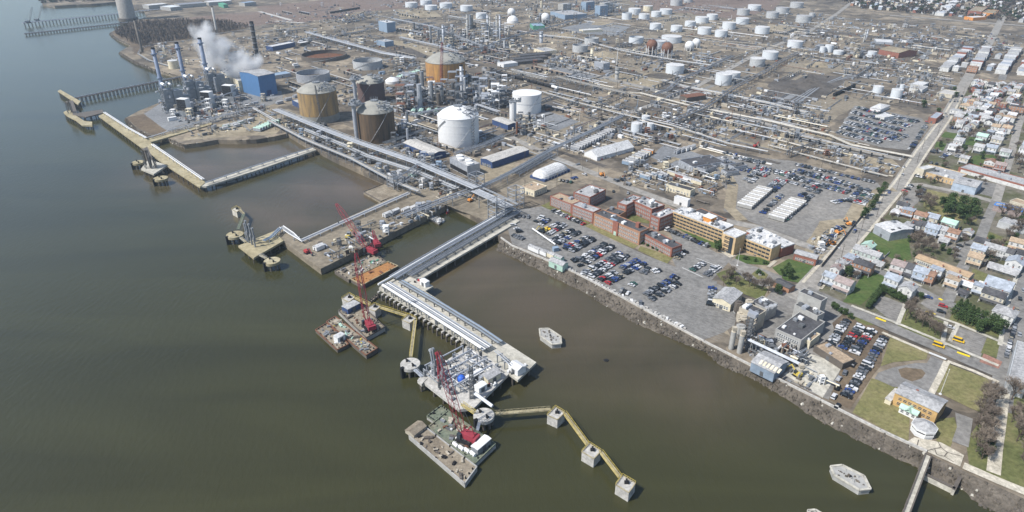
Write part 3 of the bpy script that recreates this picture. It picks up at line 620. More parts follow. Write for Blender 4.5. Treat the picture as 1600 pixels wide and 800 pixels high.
# ================================================================ stacks and columns
def stack(xt, yt, xb, yb, wpx, m_, label, name='chimney', rings=3, base=None, group=None, taper=.85):
    b0 = px(xb, yb); s_ = ppm(b0); hh = (yb - yt) / vpm(b0) * 1.03; r = wpx / 2 / s_
    o = thing(name, label, 'chimney' if name == 'chimney' else 'column', b0, 0, group)
    part('shaft', MB().cyl((0, 0, -.3), r, hh, 18, r * taper), m_, o, smooth=True)
    part('mouth', ring(r * taper * 1.06, r * taper * .8, hh - 1.2, 1.5, 18), 'black' if name == 'chimney' else m_, o)
    for k in range(rings): part('platform', ring(r * 1.35, r * .9, hh * (k + 1.6) / (rings + 1.2), .9, 16), 'steel', o)
    return o, b0, r, hh
STK = ((244, 79, 262, 172), (281, 70, 296, 157), (315, 62.5, 329, 143))
SL = ('blue-grey power plant stack nearest the river', 'blue-grey power plant stack in the middle of three', 'blue-grey power plant stack nearest the blue hall')
for (xt, yt, xb, yb), lab in zip(STK, SL):
    b0 = px(xb, yb); s_ = ppm(b0); hh = (yb - yt) / vpm(b0); r = 2.9 / s_
    o = thing('power_stack', lab, 'chimney', b0)
    part('shaft', MB().cyl((0, 0, -.3), r, hh, 18, r * .92), 'stack_blue', o, smooth=True)
    part('mouth', ring(r * .98, r * .75, hh - 1, 1.4, 18), 'black', o)
    for k in (.52, .9): part('platform', ring(r * 1.5, r * .9, hh * k, 1.1, 16), 'stack_blue', o)
    ad = AD
    u = Vector((math.cos(BD), math.sin(BD), 0)); v_ = Vector((-u.y, u.x, 0))
    o2 = thing('boiler_unit', lab.replace('stack', 'boiler') + ', steel galleries around ducts', 'boiler', b0 + u * 4 + v_ * 2, BD)
    hb = hh * .42; fb = MB()
    for x_ in (-5, 0, 5):
        for y_ in (-5, 5): fb.box((x_, y_, hb / 2), (.7, .7, hb))
    for k in range(6): fb.box((0, -5, hb * k / 6), (11, .5, .5)).box((0, 5, hb * k / 6), (11, .5, .5)).box((-5, 0, hb * k / 6), (.5, 11, .5)).box((5, 0, hb * k / 6), (.5, 11, .5))
    part('frame', fb, 'steel', o2); part('casing', MB().box((0, 0, hb * .45), (8.5, 8.5, hb * .8)).box((2, 9, hb * .4), (8, 9, hb * .75)).box((2, 17, hb * .28), (7, 8, hb * .5), 0, .8), 'pipe2', o2)
    part('drum', MB().tube((-6, -2, hb + 1.4), (6, -2, hb + 1.4), 1.5, 10).tube((-6, 4, hb + 1), (6, 4, hb + 1), 1.1, 10), 'white', o2)
    db = MB()
    for i in range(40): db.box((random.uniform(-7, 9), random.uniform(-9, 20), random.uniform(.5, hb)), (random.uniform(.6, 3), random.uniform(.6, 3), random.uniform(.6, 2.5)), random.random())
    part('fittings', db, 'galv', o2)
for (x0, y0, x1, y1), lab in zip(((280, 157, 295, 172), (317, 146, 331, 160), (350, 135, 365, 149)), ('nearest the river', 'in the middle of three', 'nearest the blue hall')):
    b0 = px((x0 + x1) / 2, y1 + 9); s_ = ppm(b0); w_m = 16 / s_
    o = thing('air_intake', 'black slatted air intake house on steel legs ' + lab, 'air intake', b0, -.25)
    part('housing', MB().bx(-w_m / 2, w_m / 2, 0, 7, 5, 17), 'white', o)
    for k in range(5): part('louvre', MB().bx(-w_m / 2 + .3, w_m / 2 - .3, -.5, .02, 5.4 + k * 2.3, 7.5 + k * 2.3), 'black', o)
    for x_ in (-1, 1):
        for y_ in (.5, 6.5): part('leg', MB().box((x_ * w_m * .45, y_, 3), (.6, .6, 6.2)), 'steel', o)
    part('duct', MB().bx(-2.5, 2.5, 7, 15, 4, 11), 'galv', o); part('turbine_house', MB().bx(-4, 8, -2, 6, 0, 5), 'steel', o)
stack(396.2, 37.5, 404, 100, 6, 'black', 'slender black chimney behind the blue hall', rings=6, taper=.95)
stack(214, 33, 222.5, 82, 4, 'timber', 'old brown brick chimney at the river side of the pipe loop', rings=0)
stack(335, 12, 339, 51, 3.6, 'stone', 'tan brick chimney beyond the steam cloud', rings=0)
stack(722.3, 104, 722, 152, 5, 'galv', 'silver twin flue stack beside the orange tank', rings=2, taper=1)
stack(744, 52 + 90, 744.5, 158, 3, 'galv', 'short silver vessel behind the white domed tank', 'process_column', 1)
for i, (x, yt, yb_, w_) in enumerate(((693, 40, 67, 3.4), (706, 43, 58, 3), (730.6, 24, 61, 3), (762, 24, 58, 2.8), (765.5, 26, 58, 2.4), (776, 25, 60, 2.6), (781, 25, 61, 2.6), (791, 42, 56, 1.8), (795, 41, 56, 1.6), (845.5, 50, 67, 5.5), (963.5, 106, 124, 6), (1349, 46, 66, 2.2), (1353, 46, 62, 2.4), (719, 52, 60, 2), (930, 8, 16, 2))):
    stack(x, yt, x, yb_, w_, 'stone' if i % 3 else 'galv', 'tall grey process column among the far refinery units', 'process_column', 2, group='process columns of the far units', taper=1)
o, b0, r, hh = stack(964, 80, 963.5, 104, 1.8, 'stone', 'slim vent pipe on a thick column beside the dry sandy yard', 'process_column', 0)
stack(924.5, 58 + 18, 924.5, 90, 5, 'cream', 'short beige vessel on the box plant by the sand heap', 'process_column', 0)
b0 = px(200.5, 30); s_ = ppm(b0); mat('tower_concrete', (.3, .285, .26), .9)
o = thing('concrete_silo', 'massive grey concrete tower standing at the root of the far pier', 'tower', b0)
part('shaft', MB().cyl((0, 0, -2), 11.8 / s_, 95, 32, 10.2 / s_), 'tower_concrete', o, smooth=True); part('plinth', MB().cyl((0, 0, -3), 14 / s_, 6, 32), 'timber', o); part('roof', MB().cyl((0, 0, 93), 10.4 / s_, 1, 32), 'roof_grey', o)
# ================================================================ pipe racks
SUPM = {}
def support_mesh(wid, h, m_):
    k = (round(wid, 1), round(h, 1), m_)
    if k not in SUPM:
        mb = MB(); 
        for s_ in (-1, 1): mb.box((0, s_ * wid / 2, h / 2), (.4, .4, h))
        mb.box((0, 0, h), (.45, wid + .8, .45)); 
        if h > 5: mb.box((0, 0, h * .62), (.35, wid, .35))
        SUPM[k] = mb.mesh('support_frame', m_)
    return SUPM[k]
def rack(pts, label, wid=6, n=7, h=6, mats=('pipe', 'pipe2', 'tanpipe'), frame='steel', sp=12, rad=(.16, .36), ground=GZ, cover=None, group=None):
    """pts: pixels of the top of the pipes"""
    q = [px(x, y, ground + h) for x, y in pts]; o0 = q[0].copy(); o0.z = ground
    o = thing('pipe_rack', label, 'pipe rack', o0, 0, group); nrm = []
    for i in range(len(q)):
        d = q[min(i + 1, len(q) - 1)] - q[max(i - 1, 0)]; d.normalize(); nrm.append(Vector((-d.y, d.x, 0)))
    rnd = random.Random(hash(label) % 1000 if False else len(label))
    for j in range(n):
        off = wid * (-.5 + (j + .5) / n); r = rnd.uniform(*rad); zl = 0 if h < 5 or rnd.random() < .65 else -h * .38
        mb = MB().path([a + nn * off + Vector((0, 0, zl + r + .2)) for a, nn in zip(q, nrm)], r, 6)
        wpart('pipe', mb, mats[j % len(mats)], o)
    if cover:
        mb = MB()
        for i in range(len(q) - 1):
            a, b_ = q[i], q[i + 1]; mb.box(((a.x + b_.x) / 2, (a.y + b_.y) / 2, a.z + 1.3), ((b_ - a).length, wid * .2, .3), ang(a, b_))
        wpart('cable_tray', mb, cover, o)
    me = support_mesh(wid, h, frame)
    for a, b_ in zip(q[:-1], q[1:]):
        ln = (b_ - a).length; k = max(1, int(ln / sp)); rz = ang(a, b_)
        for i in range(k):
            p = a.lerp(b_, (i + .5) / k); put('support_frame', me, o, (p.x - o0.x, p.y - o0.y, 0), rz)
    return o
SILV = ('galv', 'pipe', 'pipe2'); WHT = ('pipe2', 'pipe', 'tanpipe', 'steel', 'white')
rack([(432, 171), (500, 199), (560, 222), (650, 253), (746, 294)], 'wide silver pipe rack running past the brown tanks to the corner tower', 9, 9, 9, SILV, rad=(.2, .42))
rack([(420, 188), (475, 217), (550, 248), (615, 283), (655, 299)], 'pipe rack running along the top of the quay wall', 4.5, 6, 5, WHT)
rack([(475, 202), (540, 228), (572, 243), (650, 268), (715, 295)], 'lower pipe rack between the quay pipes and the wide silver rack', 6, 7, 5, WHT)
rack([(746, 294), (775, 281), (800, 268), (860, 234), (925, 204), (972, 181)], 'pipe rack climbing from the corner tower past the white tents', 6, 7, 6, ('pipe2', 'galv', 'steel'))
rack([(746, 297), (772, 309), (800, 323)], 'broad blue-silver pipe rack joining the corner tower to the jetty', 12, 12, 9, SILV, rad=(.2, .4))
rack([(736, 297), (690, 314), (630, 337)], 'silver pipe rack running out along the middle dock', 7, 7, 5, SILV)
rack([(616, 281), (634, 272), (655, 257)], 'tall pipe bridge crossing the quay pipes', 6, 6, 10, SILV)
rack([(480, 50), (519, 61), (560, 72), (600, 83), (648, 91)], 'wide pale pipe rack behind the ruined tank base', 11, 8, 6, SILV, rad=(.25, .5))
rack([(614, 29), (677, 41), (720, 58), (756, 72)], 'pipe rack through the far process units', 10, 6, 6, SILV); rack([(700, 25), (762, 35), (800, 42)], 'pipe rack behind the far process columns', 7, 5, 5, WHT)
rack([(625, 58), (690, 73), (715, 80)], 'pale pipe rack beyond the orange tank', 6, 5, 5, SILV)
rack([(727, 84), (775, 66), (800, 57), (875, 38), (962, 13)], 'grey pipe rack running diagonally to the far tank farm', 9, 6, 5, ('pipe2', 'pipe', 'darksteel'))
rack([(800, 109), (852, 122), (870, 119), (925, 132), (981, 145)], 'long dark pipe rack above the railway sidings', 9, 7, 6, ('tanpipe', 'pipe2', 'darksteel'))
rack([(982, 145), (960, 155), (937, 166)], 'dark steel pipe bridge across the sidings', 3.5, 4, 7, ('darksteel', 'timber'), 'timber')
rack([(981, 145), (1000, 145.5), (1085, 167), (1200, 189), (1297, 212), (1330, 227), (1425, 245)], 'long cream pipe line running to the main street', 5, 5, 2, ('tanpipe', 'pipe', 'cream', 'pipe2'), rad=(.18, .36))
rack([(1050, 189), (1075, 178), (1102, 167), (1150, 135), (1200, 109), (1216, 98), (1249, 81)], 'diagonal mauve-grey pipe rack running past the pair of white tanks', 6, 6, 6, ('pipe2', 'pipe', 'darksteel'), 'timber')
rack([(1022, 148), (1045, 140), (1060, 126), (1090, 113), (1112, 103), (1145, 87)], 'pipe rack beside the lone white tank of the sandy yard', 6, 5, 4, ('pipe2', 'pipe', 'timber'))
rack([(1034, 125), (1072, 136), (1125, 146), (1200, 161), (1260, 176)], 'white pipes crossing the sandy yard behind the rust-roofed shed', 9, 6, 2, WHT)
rack([(846, 143), (905, 161), (969, 178), (1050, 196), (1137, 224), (1200, 237)], 'thin white pipe line in front of the sidings', 4, 4, 3, WHT)
rack([(1200, 227), (1287, 250), (1387, 276)], 'cream pipes along the top of the contractor lot', 3, 3, 1.5, ('tanpipe', 'pipe2'), rad=(.18, .3))
rack([(1200, 215), (1250, 228), (1300, 240)], 'low pipes across the dry ground above the contractor lot', 3, 3, 1.5, ('tanpipe', 'white'))
rack([(1228, 237), (1262, 226), (1282, 219)], 'dark pipe bridge over the dry ground beside the contractor lot', 2.5, 3, 6, ('darksteel',), 'timber')
rack([(848, 55), (900, 60), (966, 78), (1000, 85), (1060, 95), (1110, 102)], 'pale pipe line in front of the ball tanks', 5, 5, 3, WHT, rad=(.2, .36))
rack([(1065, 44), (1090, 47), (1137, 50), (1200, 58)], 'white pipe line in front of the far tank farm', 5, 3, 2, ('white',)); rack([(1062, 54), (1137, 65), (1200, 70), (1290, 92)], 'beige pipe line behind the white ball tanks', 4, 3, 2, ('tanpipe',))
rack([(612, 159), (650, 150), (690, 139)], 'dark pipe rack between the plum tank and the orange tank', 7, 6, 6, ('pipe2', 'darksteel')); rack([(741, 158), (770, 146), (795, 136)], 'silver pipe rack behind the white domed tank', 6, 6, 7, SILV)
rack([(600, 224), (630, 214), (662, 203)], 'dark pipe rack in front of the very dark brown tank', 6, 6, 4, ('pipe2', 'darksteel')); rack([(710, 240), (757, 225), (786, 213)], 'short silver pipe rack at the foot of the white domed tank', 5, 6, 5, SILV)
rack([(805, 272), (830, 258), (862, 240)], 'flat bed of parallel pipes beside the round white tent', 9, 8, 1, SILV)
rack([(262, 205), (300, 194), (345, 181), (395, 169), (412, 178), (432, 190)], 'white pipe line along the front of the power plant yard', 4, 3, 4, ('white', 'pipe')); rack([(310, 161), (350, 149), (372, 141)], 'silver header pipe linking the boilers', 3, 2, 10, ('galv',))
rack([(222, 74), (216, 84), (232, 94), (270, 105)], 'white pipe curving round the old brick chimney', 3, 3, 1.5, WHT); rack([(222, 74), (250, 67), (290, 64), (330, 54), (395, 45)], 'pale pipe line behind the power plant', 3, 3, 1.5, WHT)
rack([(360, 175), (390, 205), (410, 190)], 'low pipes behind the sandy point', 2, 2, 1.5, WHT)
rack([(640, 30), (600, 40), (560, 50), (490, 62), (420, 78)], 'low grey pipe line behind the wide pale rack', 5, 4, 2, ('pipe2', 'pipe'))
rack([(905, 50), (960, 36), (985, 40)], 'low pipe line in the gravel substation yard', 4, 4, 2, SILV)
rack([(1150, 190), (1220, 205), (1290, 222)], 'mauve pipe bundle along the dry ground', 3, 3, 1.5, ('pipe2', 'pipe'))
rack([(545, 252), (585, 240), (620, 228), (640, 222)], 'low cross pipes beside the dark brown tank', 4, 4, 4, ('pipe2', 'pipe')); rack([(640, 180), (690, 170), (735, 160), (780, 175)], 'pipes behind the white domed tank', 5, 5, 5, SILV)
# corner tower frames
for (x, y), hh, lab in (((745, 303), 16, 'steel frame tower where the pipe racks meet'), ((776, 343), 15, 'steel frame tower at the root of the jetty'), ((806, 324), 15, 'steel frame tower at the landward end of the jetty bridge'), ((618, 292), 11, 'steel frame tower on the quay wall')):
    b0 = px(x, y); o = thing('frame_tower', lab, 'tower', b0, BD)
    for a in (-4, 4):
        for c_ in (-4, 4): part('column', MB().box((a, c_, hh / 2), (.5, .5, hh)), 'steel', o)
    for k in range(1, 5):
        part('platform', ring4(4, hh * k / 4) if False else MB().bx(-4, 4, -4.2, -3.8, hh * k / 4 - .3, hh * k / 4).bx(-4, 4, 3.8, 4.2, hh * k / 4 - .3, hh * k / 4).bx(-4.2, -3.8, -4, 4, hh * k / 4 - .3, hh * k / 4).bx(3.8, 4.2, -4, 4, hh * k / 4 - .3, hh * k / 4), 'galv', o)
    br = MB()
    for a in (-4, 4):
        for k in range(4): br.tube((a, -4, hh * k / 4), (a, 4, hh * (k + 1) / 4), .18, 4).tube((-4, a, hh * k / 4), (4, a, hh * (k + 1) / 4), .18, 4)
    part('bracing', br, 'steel', o)
# ================================================================ piers, dolphins, barges, cranes
PILE = {}
def pile_mesh(h, r=.45, m_='timber'):
    k = (round(h, 1), r, m_)
    if k not in PILE: PILE[k] = MB().cyl((0, 0, -1.5), r, h + 1.5, 8, cap=True).mesh('pile', m_)
    return PILE[k]
def deck(name, label, cat, pts, z, th, m_, pile_sp=9, inset=1.2, group=None, edge=None, pm='timber', solid=False):
    w_ = [px(x, y, z) for x, y in pts]; c = centroid(w_); c.z = 0
    o = thing(name, label, cat, c, 0, group); poly = [(p.x, p.y) for p in w_]
    wpart('deck', MB().prism(poly, -1 if solid else z - th, z, bottom=not solid), m_, o)
    if not solid:
        me = pile_mesh(z - th + .2, .45, pm); n = len(poly)
        for i in range(n):
            a, b_ = Vector(poly[i]), Vector(poly[(i + 1) % n]); k = max(1, int((b_ - a).length / pile_sp))
            for j in range(k):
                p = a.lerp(b_, (j + .3) / k); d = (Vector((c.x, c.y)) - p); d = d.normalized() * min(inset, d.length * .3)
                put('pile', me, o, (p.x + d.x - c.x, p.y + d.y - c.y, 0))
    if edge:
        eb = MB(); n = len(w_)
        for i in range(n): 
            a, b_ = w_[i], w_[(i + 1) % n]; eb.box(((a.x + b_.x) / 2, (a.y + b_.y) / 2, z + .25), ((b_ - a).length, .5, .5), ang(a, b_))
        wpart('edge_kerb', eb, edge, o)
    return o, c, w_
def round_dolphin(cx, cy, wpx, z, m_, label, th=1.6, group=None):
    c = px(cx, cy, z); r = wpx / 2 / ppm(c); c.z = 0
    o = thing('round_dolphin', label, 'mooring platform', c, 0, group)
    part('deck', MB().cyl((0, 0, z - th), r, th, 28, bottom=True), m_, o)
    for i in range(8): put('pile', pile_mesh(z - th + .1, .6), o, (r * .75 * math.cos(i * .785), r * .75 * math.sin(i * .785), 0))
    for a, q in ((2.4, .5), (-.9, .55)):
        part('bollard', MB().cyl((r * q * math.cos(a), r * q * math.sin(a), z), .55, 1.1, 8).box((r * q * math.cos(a), r * q * math.sin(a), z + 1.1), (1.8, .5, .5), a), 'black', o)
    part('fender', MB().box((-r * .7, -r * .75, z * .5), (1.6, 1.6, z * 1.1), .6), 'black', o)
    return c, r
def square_dolphin(left, top, right, bot, z, label, m_='pale_concrete', group='concrete mooring blocks'):
    w_ = [px(x, y, z) for x, y in (left, top, right, bot)]; c = centroid(w_); c.z = 0
    o = thing('mooring_block', label, 'mooring block', c, 0, group)
    wpart('block', MB().prism([(p.x, p.y) for p in w_], -1.5, z), m_, o)
    eb = MB()
    for i in range(4): a, b_ = w_[i], w_[(i + 1) % 4]; eb.box(((a.x + b_.x) / 2, (a.y + b_.y) / 2, z + .12), ((b_ - a).length, .35, .3), ang(a, b_))
    wpart('edge_trim', eb, 'yellow_deck', o)
    part('mooring_hook', MB().box((.4, .4, z + .5), (1.6, 1.0, 1.0)).box((.4, .4, z + 1.2), (.5, 2.0, .4)).tube((.4, .4, z), (.7, .4, z + 2.4), .12, 5), 'black', o)
    rb = MB()
    for i in (0, 1):
        a, b_ = w_[i], w_[i + 1]
        for k in range(6): p = a.lerp(b_, k / 5); rb.tube((p.x, p.y, z), (p.x, p.y, z + 1.1), .07, 4)
        rb.tube((a.x, a.y, z + 1.1), (b_.x, b_.y, z + 1.1), .07, 4)
    wpart('railing', rb, 'yellow', o)
    return c
def gangway(a, b_, z, wid, label, m_='yellow_deck', rail='yellow', group='mooring walkways'):
    wid *= .72; A, B = px(*a, z), px(*b_, z); d = B - A; ln = d.length; o = thing('walkway', label, 'walkway', ((A.x + B.x) / 2, (A.y + B.y) / 2, 0), ang(A, B), group)
    part('deck', MB().box((0, 0, z - .15), (ln, wid, .3)), m_, o)
    for s_ in (-1, 1):
        rb = MB(); k = max(3, int(ln / 2.5))
        for i in range(k + 1): rb.box((-ln / 2 + ln * i / k, s_ * wid / 2, z + .3), (.08, .08, 1.2)); 
        for i in range(k): rb.tube((-ln / 2 + ln * i / k, s_ * wid / 2, z - .3), (-ln / 2 + ln * (i + 1) / k, s_ * wid / 2, z + .8), .04, 4)
        rb.box((0, s_ * wid / 2, z + .9), (ln, .1, .1)).box((0, s_ * wid / 2, z - .35), (ln, .12, .14))
        part('truss', rb, rail, o)
    return o
# ---- central jetty: approach, spine and head
DZ = 5.0
deck('jetty_approach', 'jetty approach carrying silver pipes and a roadway to the shore', 'jetty', [(592, 449), (790, 333), (812, 345), (655, 437)], DZ, 1.2, 'concrete', 8)
deck('jetty_spine', 'straight jetty spine with a pale road and covered silver pipes', 'jetty', [(592, 450), (618, 434), (660, 452), (740, 503), (838, 566), (809, 594), (790, 580), (745, 545)], DZ + .04, 1.2, 'concrete', 8)
u_ = [px(x, y, DZ) for x, y in ((592, 450), (745, 545))]
o = thing('pile_cap_row', 'row of white concrete pile caps along the river side of the jetty spine', 'pile caps', (u_[0].x, u_[0].y, 0))
me = MB().box((0, 0, 3.6), (1.0, 1.5, .8)).mesh('pile_cap', 'pale_concrete'); 
for i in range(22):
    p = u_[0].lerp(u_[1], (i + .4) / 22); put('pile_cap', me, o, (p.x - u_[0].x - .7, p.y - u_[0].y - .8, 0), BD); put('pile', pile_mesh(3.2, .5), o, (p.x - u_[0].x - 1.2, p.y - u_[0].y - 1.5, 0))
rack([(799, 325), (770, 343), (700, 383), (650, 412), (614, 434)], 'bundle of pipes under a bright cable tray along the jetty approach', 6.5, 10, 2, ('galv', 'pipe2', 'pipe', 'darksteel'), 'steel', 7, (.15, .36), ground=DZ)
rack([(812, 330), (780, 349), (700, 396), (640, 431)], 'darker second pipe bundle along the jetty approach', 5, 8, 1.6, ('pipe2', 'darksteel', 'pipe'), 'darksteel', 7, (.12, .32), ground=DZ)
rack([(602, 444), (660, 480), (720, 518), (762, 545)], 'covered silver pipe bundle along the jetty spine', 6, 9, 2, ('galv', 'pipe2', 'white', 'darksteel'), 'steel', 6, (.15, .36), ground=DZ)
rack([(626, 440), (690, 477), (750, 514), (782, 536)], 'second dark blue-grey pipe bundle along the jetty spine', 4, 7, 1.6, ('darksteel', 'pipe2', 'skyblue'), 'darksteel', 6, (.12, .3), ground=DZ)
rack([(591, 446.5), (640, 418), (700, 383), (792, 330)], 'fat bright insulated pipe along the river edge of the jetty approach', 1.2, 1, 2, ('white',), 'steel', 7, (.55, .6), ground=DZ)
rack([(598, 447), (660, 486), (720, 525), (752, 546)], 'fat bright insulated pipe along the river edge of the jetty spine', 1.2, 1, 2.4, ('white',), 'steel', 7, (.6, .65), ground=DZ)
rack([(775, 549), (798, 570)], 'single pipe gantry crossing to the white tent on the jetty', 2.5, 2, 4, ('galv',), 'steel', 6, ground=DZ)
deck('lay_by_platform', 'small concrete lay-by platform on the landward side of the jetty', 'platform', [(634, 444), (655, 434), (677, 447), (657, 459)], DZ + .08, 1, 'concrete', 6)
deck('jetty_platform', 'wide concrete jetty head crowded with pipes and loading arms', 'jetty', [(731, 541), (654, 591), (717, 640), (741, 637), (795, 584), (778, 566)], DZ + .02, 1.4, 'pale_concrete', 6)
deck('fender_platform', 'low concrete outrigger at the upriver corner of the jetty head', 'platform', [(652, 594), (661, 586), (668, 591), (659, 600)], DZ + .3, 1.6, 'pale_concrete', 4)
round_dolphin(641, 568, 31, DZ + .4, 'pale_concrete', 'round white mooring platform upriver of the jetty head')
round_dolphin(756, 648, 33, DZ + .4, 'pale_concrete', 'round white mooring platform beside the green crane barge')
gangway((648, 577), (660, 588), DZ + .6, 2, 'short walkway from the jetty head to the upriver round platform', 'galv', 'galv', None)
gangway((722, 631), (742, 645), DZ + .6, 2, 'short tan walkway from the jetty head to the downriver round platform', 'yellow_deck', 'yellow', None)
gangway((750, 658), (746, 672), DZ, 1.4, 'narrow ramp from the round platform down to the green barge', 'galv', 'galv', None)
square_dolphin((855, 648.8), (867.5, 636), (882.5, 645), (871, 656), 4.6, 'pale concrete mooring block joined to the round platform by a long walkway')
square_dolphin((909, 706), (921, 693), (939, 705), (928, 717), 4.6, 'pale concrete mooring block between two yellow walkways')
square_dolphin((962, 757.5), (972.5, 743), (993, 755), (982.5, 770), 4.6, 'pale concrete mooring block at the free end of the yellow walkway')
square_dolphin((628, 500), (638.5, 492), (650.6, 497.5), (640, 505.5), 4.6, 'beige mooring block where the upriver walkway bends')
square_dolphin((574, 481.5), (584, 475), (595, 479), (586, 486.5), 4.6, 'beige mooring block in the middle of the upriver walkway')
square_dolphin((534, 466.5), (545.6, 459), (555, 464.7), (544.7, 472.5), 4.6, 'beige mooring block behind the crane barge at the walkway end')
gangway((772, 646), (860, 639), 4.7, 2.2, 'long yellow-brown walkway from the round platform to the first block', 'yellow_deck', 'yellow_deck'); gangway((882, 645), (918, 694), 4.7, 2.0, 'yellow walkway between the first and second downriver blocks'); gangway((939, 706), (969, 745), 4.7, 2.0, 'yellow walkway between the second and last downriver blocks')
gangway((649, 500), (642, 557), 4.7, 2.0, 'yellow walkway from the bent block to the upriver round platform'); gangway((595, 480), (636, 493), 4.7, 2.2, 'brownish walkway between two upriver blocks'); gangway((555, 465), (578, 476), 4.7, 2.0, 'walkway behind the crane barge joining two beige blocks')
# loading arms
def loading_arm(b, top, lean, m_, label):
    hh = top; o = thing('marine_loader', label, 'loading arm', b, BD, 'marine loaders')
    part('riser', MB().cyl((0, 0, 0), .55, hh * .55, 10), m_, o)
    part('inboard_arm', MB().tube((.6, 0, hh * .5), (lean, .4, hh), .35, 8).tube((.6, .6, hh * .5), (lean, .8, hh), .15, 6), m_, o)
    part('outboard_arm', MB().tube((lean, .6, hh), (lean * .35 + 1.0, .8, hh * .3), .3, 8), m_, o)
    part('counterweight', MB().box((-.6, .3, hh * .42), (1.6, 1.2, 1.4)), 'steel', o); part('pulley', MB().tube((lean, .1, hh), (lean, 1.1, hh), .8, 12), m_, o)
b0 = px(686, 590, DZ)
for i, (x, y, m_) in enumerate(((680, 592, 'steel'), (686, 597, 'crane_red'), (692, 601, 'steel'), (676, 588, 'galv'))):
    loading_arm(px(x, y, DZ), 15 - i * .6, -1.2, m_, ('tall dark grey', 'red', 'shorter dark grey', 'pale silver')[i] + ' loading arm folded upright on the jetty head')
for i, (x, y) in enumerate(((389, 379), (394, 382), (399, 386), (386, 376))): loading_arm(px(x, y, DZ), 14 - i, -1.0, 'steel', 'grey loading arm folded upright on the middle dock head')
b0 = px(737.5, 622, DZ); o = thing('gangway_tower', 'dark slender gangway tower at the edge of the jetty head', 'tower', b0)
mb = MB()
for a, c_ in ((-.9, -.9), (.9, -.9), (.9, .9), (-.9, .9)): mb.tube((a, c_, 0), (a * .7, c_ * .7, 17), .16, 4)
for k in range(8): mb.box((0, 0, k * 2.1 + .6), (1.9, 1.9, .14)).tube((-.9, -.9, k * 2.1), (.9, -.9, k * 2.1 + 2), .1, 4).tube((.9, .9, k * 2.1), (-.9, .9, k * 2.1 + 2), .1, 4)
part('lattice_mast', mb, 'darksteel', o); part('ramp', MB().tube((1, 0, 3), (9, -7, 1.5), .9, 4), 'galv', o)
# equipment on the jetty head
hub = px(722, 580, DZ)
rnd = random.Random(3)
o = thing('manifold', 'dense manifold of silver valves and pipes on the jetty head', 'pipe manifold', hub, BD)
for i in range(34):
    y_ = -14 + i * .8; mb = MB(); x0, x1 = sorted((rnd.uniform(-12, 2), rnd.uniform(-2, 11))); z_ = rnd.uniform(.5, 2.6)
    mb.tube((x0, y_, z_), (x1 + 3, y_, z_), rnd.uniform(.15, .4), 6).tube((x0, y_, 0), (x0, y_, z_), .2, 5).tube((x1 + 3, y_, 0), (x1 + 3, y_, z_), .2, 5)
    part('pipe', mb, rnd.choice(('galv', 'pipe', 'white', 'pipe2', 'steel')), o)
for i in range(46):
    x_, y_ = rnd.uniform(-13, 13), rnd.uniform(-15, 14); h_ = rnd.uniform(1, 3.6)
    part('valve_stand', MB().box((x_, y_, h_ / 2), (rnd.uniform(.5, 1.6), rnd.uniform(.5, 1.6), h_)).box((x_, y_, h_), (1.8, .3, .3), rnd.random()), rnd.choice(('galv', 'white', 'steel', 'pipe2', 'darksteel')), o)
for i in range(5): part('gantry', MB().box((-10 + i * 5, -2, 4.4), (.5, 22, .5)).box((-10 + i * 5, -12, 2.2), (.5, .5, 4.4)).box((-10 + i * 5, 9, 2.2), (.5, .5, 4.4)), 'galv', o)
def shed(name, label, cat, c, rz, Lx, Wy, h, wall, roof, rise=.8, z=None, group=None, kind='gable', doors=1):
    o = thing(name, label, cat, c, rz, group); part('wall', MB().bx(-Lx / 2, Lx / 2, -Wy / 2, Wy / 2, -.2, h), wall, o)
    if kind == 'gable':
        part('roof', MB().gable(Lx, Wy, h, rise, .15), roof, o)
        part('gable_end', MB().add([(-Lx / 2, -Wy / 2, h), (-Lx / 2, Wy / 2, h), (-Lx / 2, 0, h + rise), (Lx / 2, -Wy / 2, h), (Lx / 2, Wy / 2, h), (Lx / 2, 0, h + rise)], [(1, 0, 2), (3, 4, 5)]), wall, o)
    else: part('roof', MB().bx(-Lx / 2 - .15, Lx / 2 + .15, -Wy / 2 - .15, Wy / 2 + .15, h, h + .25), roof, o)
    if doors: part('door', MB().bx(-1, 1, -Wy / 2 - .06, -Wy / 2 + .05, 0, min(2.4, h * .8)), 'darksteel', o)
    return o
shed('white_tent', 'white box tent at the seaward corner of the jetty', 'tent', px(808, 580, DZ), BD, 6, 5, 3, 'white', 'white', 1)
shed('control_hut', 'grey-roofed control hut on the jetty head', 'hut', px(767, 593, DZ), BD + R(90), 7.5, 5, 3, 'cream', 'roof_grey', .7)
shed('white_cabin', 'long white cabin beside the manifold on the jetty head', 'cabin', px(741, 592, DZ), BD + R(90), 9, 2.6, 2.6, 'white', 'white', .4); shed('white_cabin', 'small white cabin behind the grey-roofed hut on the jetty', 'cabin', px(751, 609, DZ), BD + R(90), 4.5, 3.2, 2.6, 'white', 'white', .4)
shed('white_truck_box', 'white boxy generator on the lay-by platform of the jetty', 'generator', px(664, 446, DZ), BD, 5, 3, 3, 'white', 'white', .2)
b0 = px(721, 598, DZ); o = thing('blue_vessel', 'bright blue round vessel on the jetty head', 'vessel', b0); part('shell', MB().sphere((0, 0, 2.2), 1.9, 16, 10), 'blue_bright' if 'blue_bright' in MATS else mat('blue_bright', (.03, .12, .55), .5).name, o, smooth=True); part('stand', MB().cyl((0, 0, 0), 1.2, .8, 10), 'steel', o)
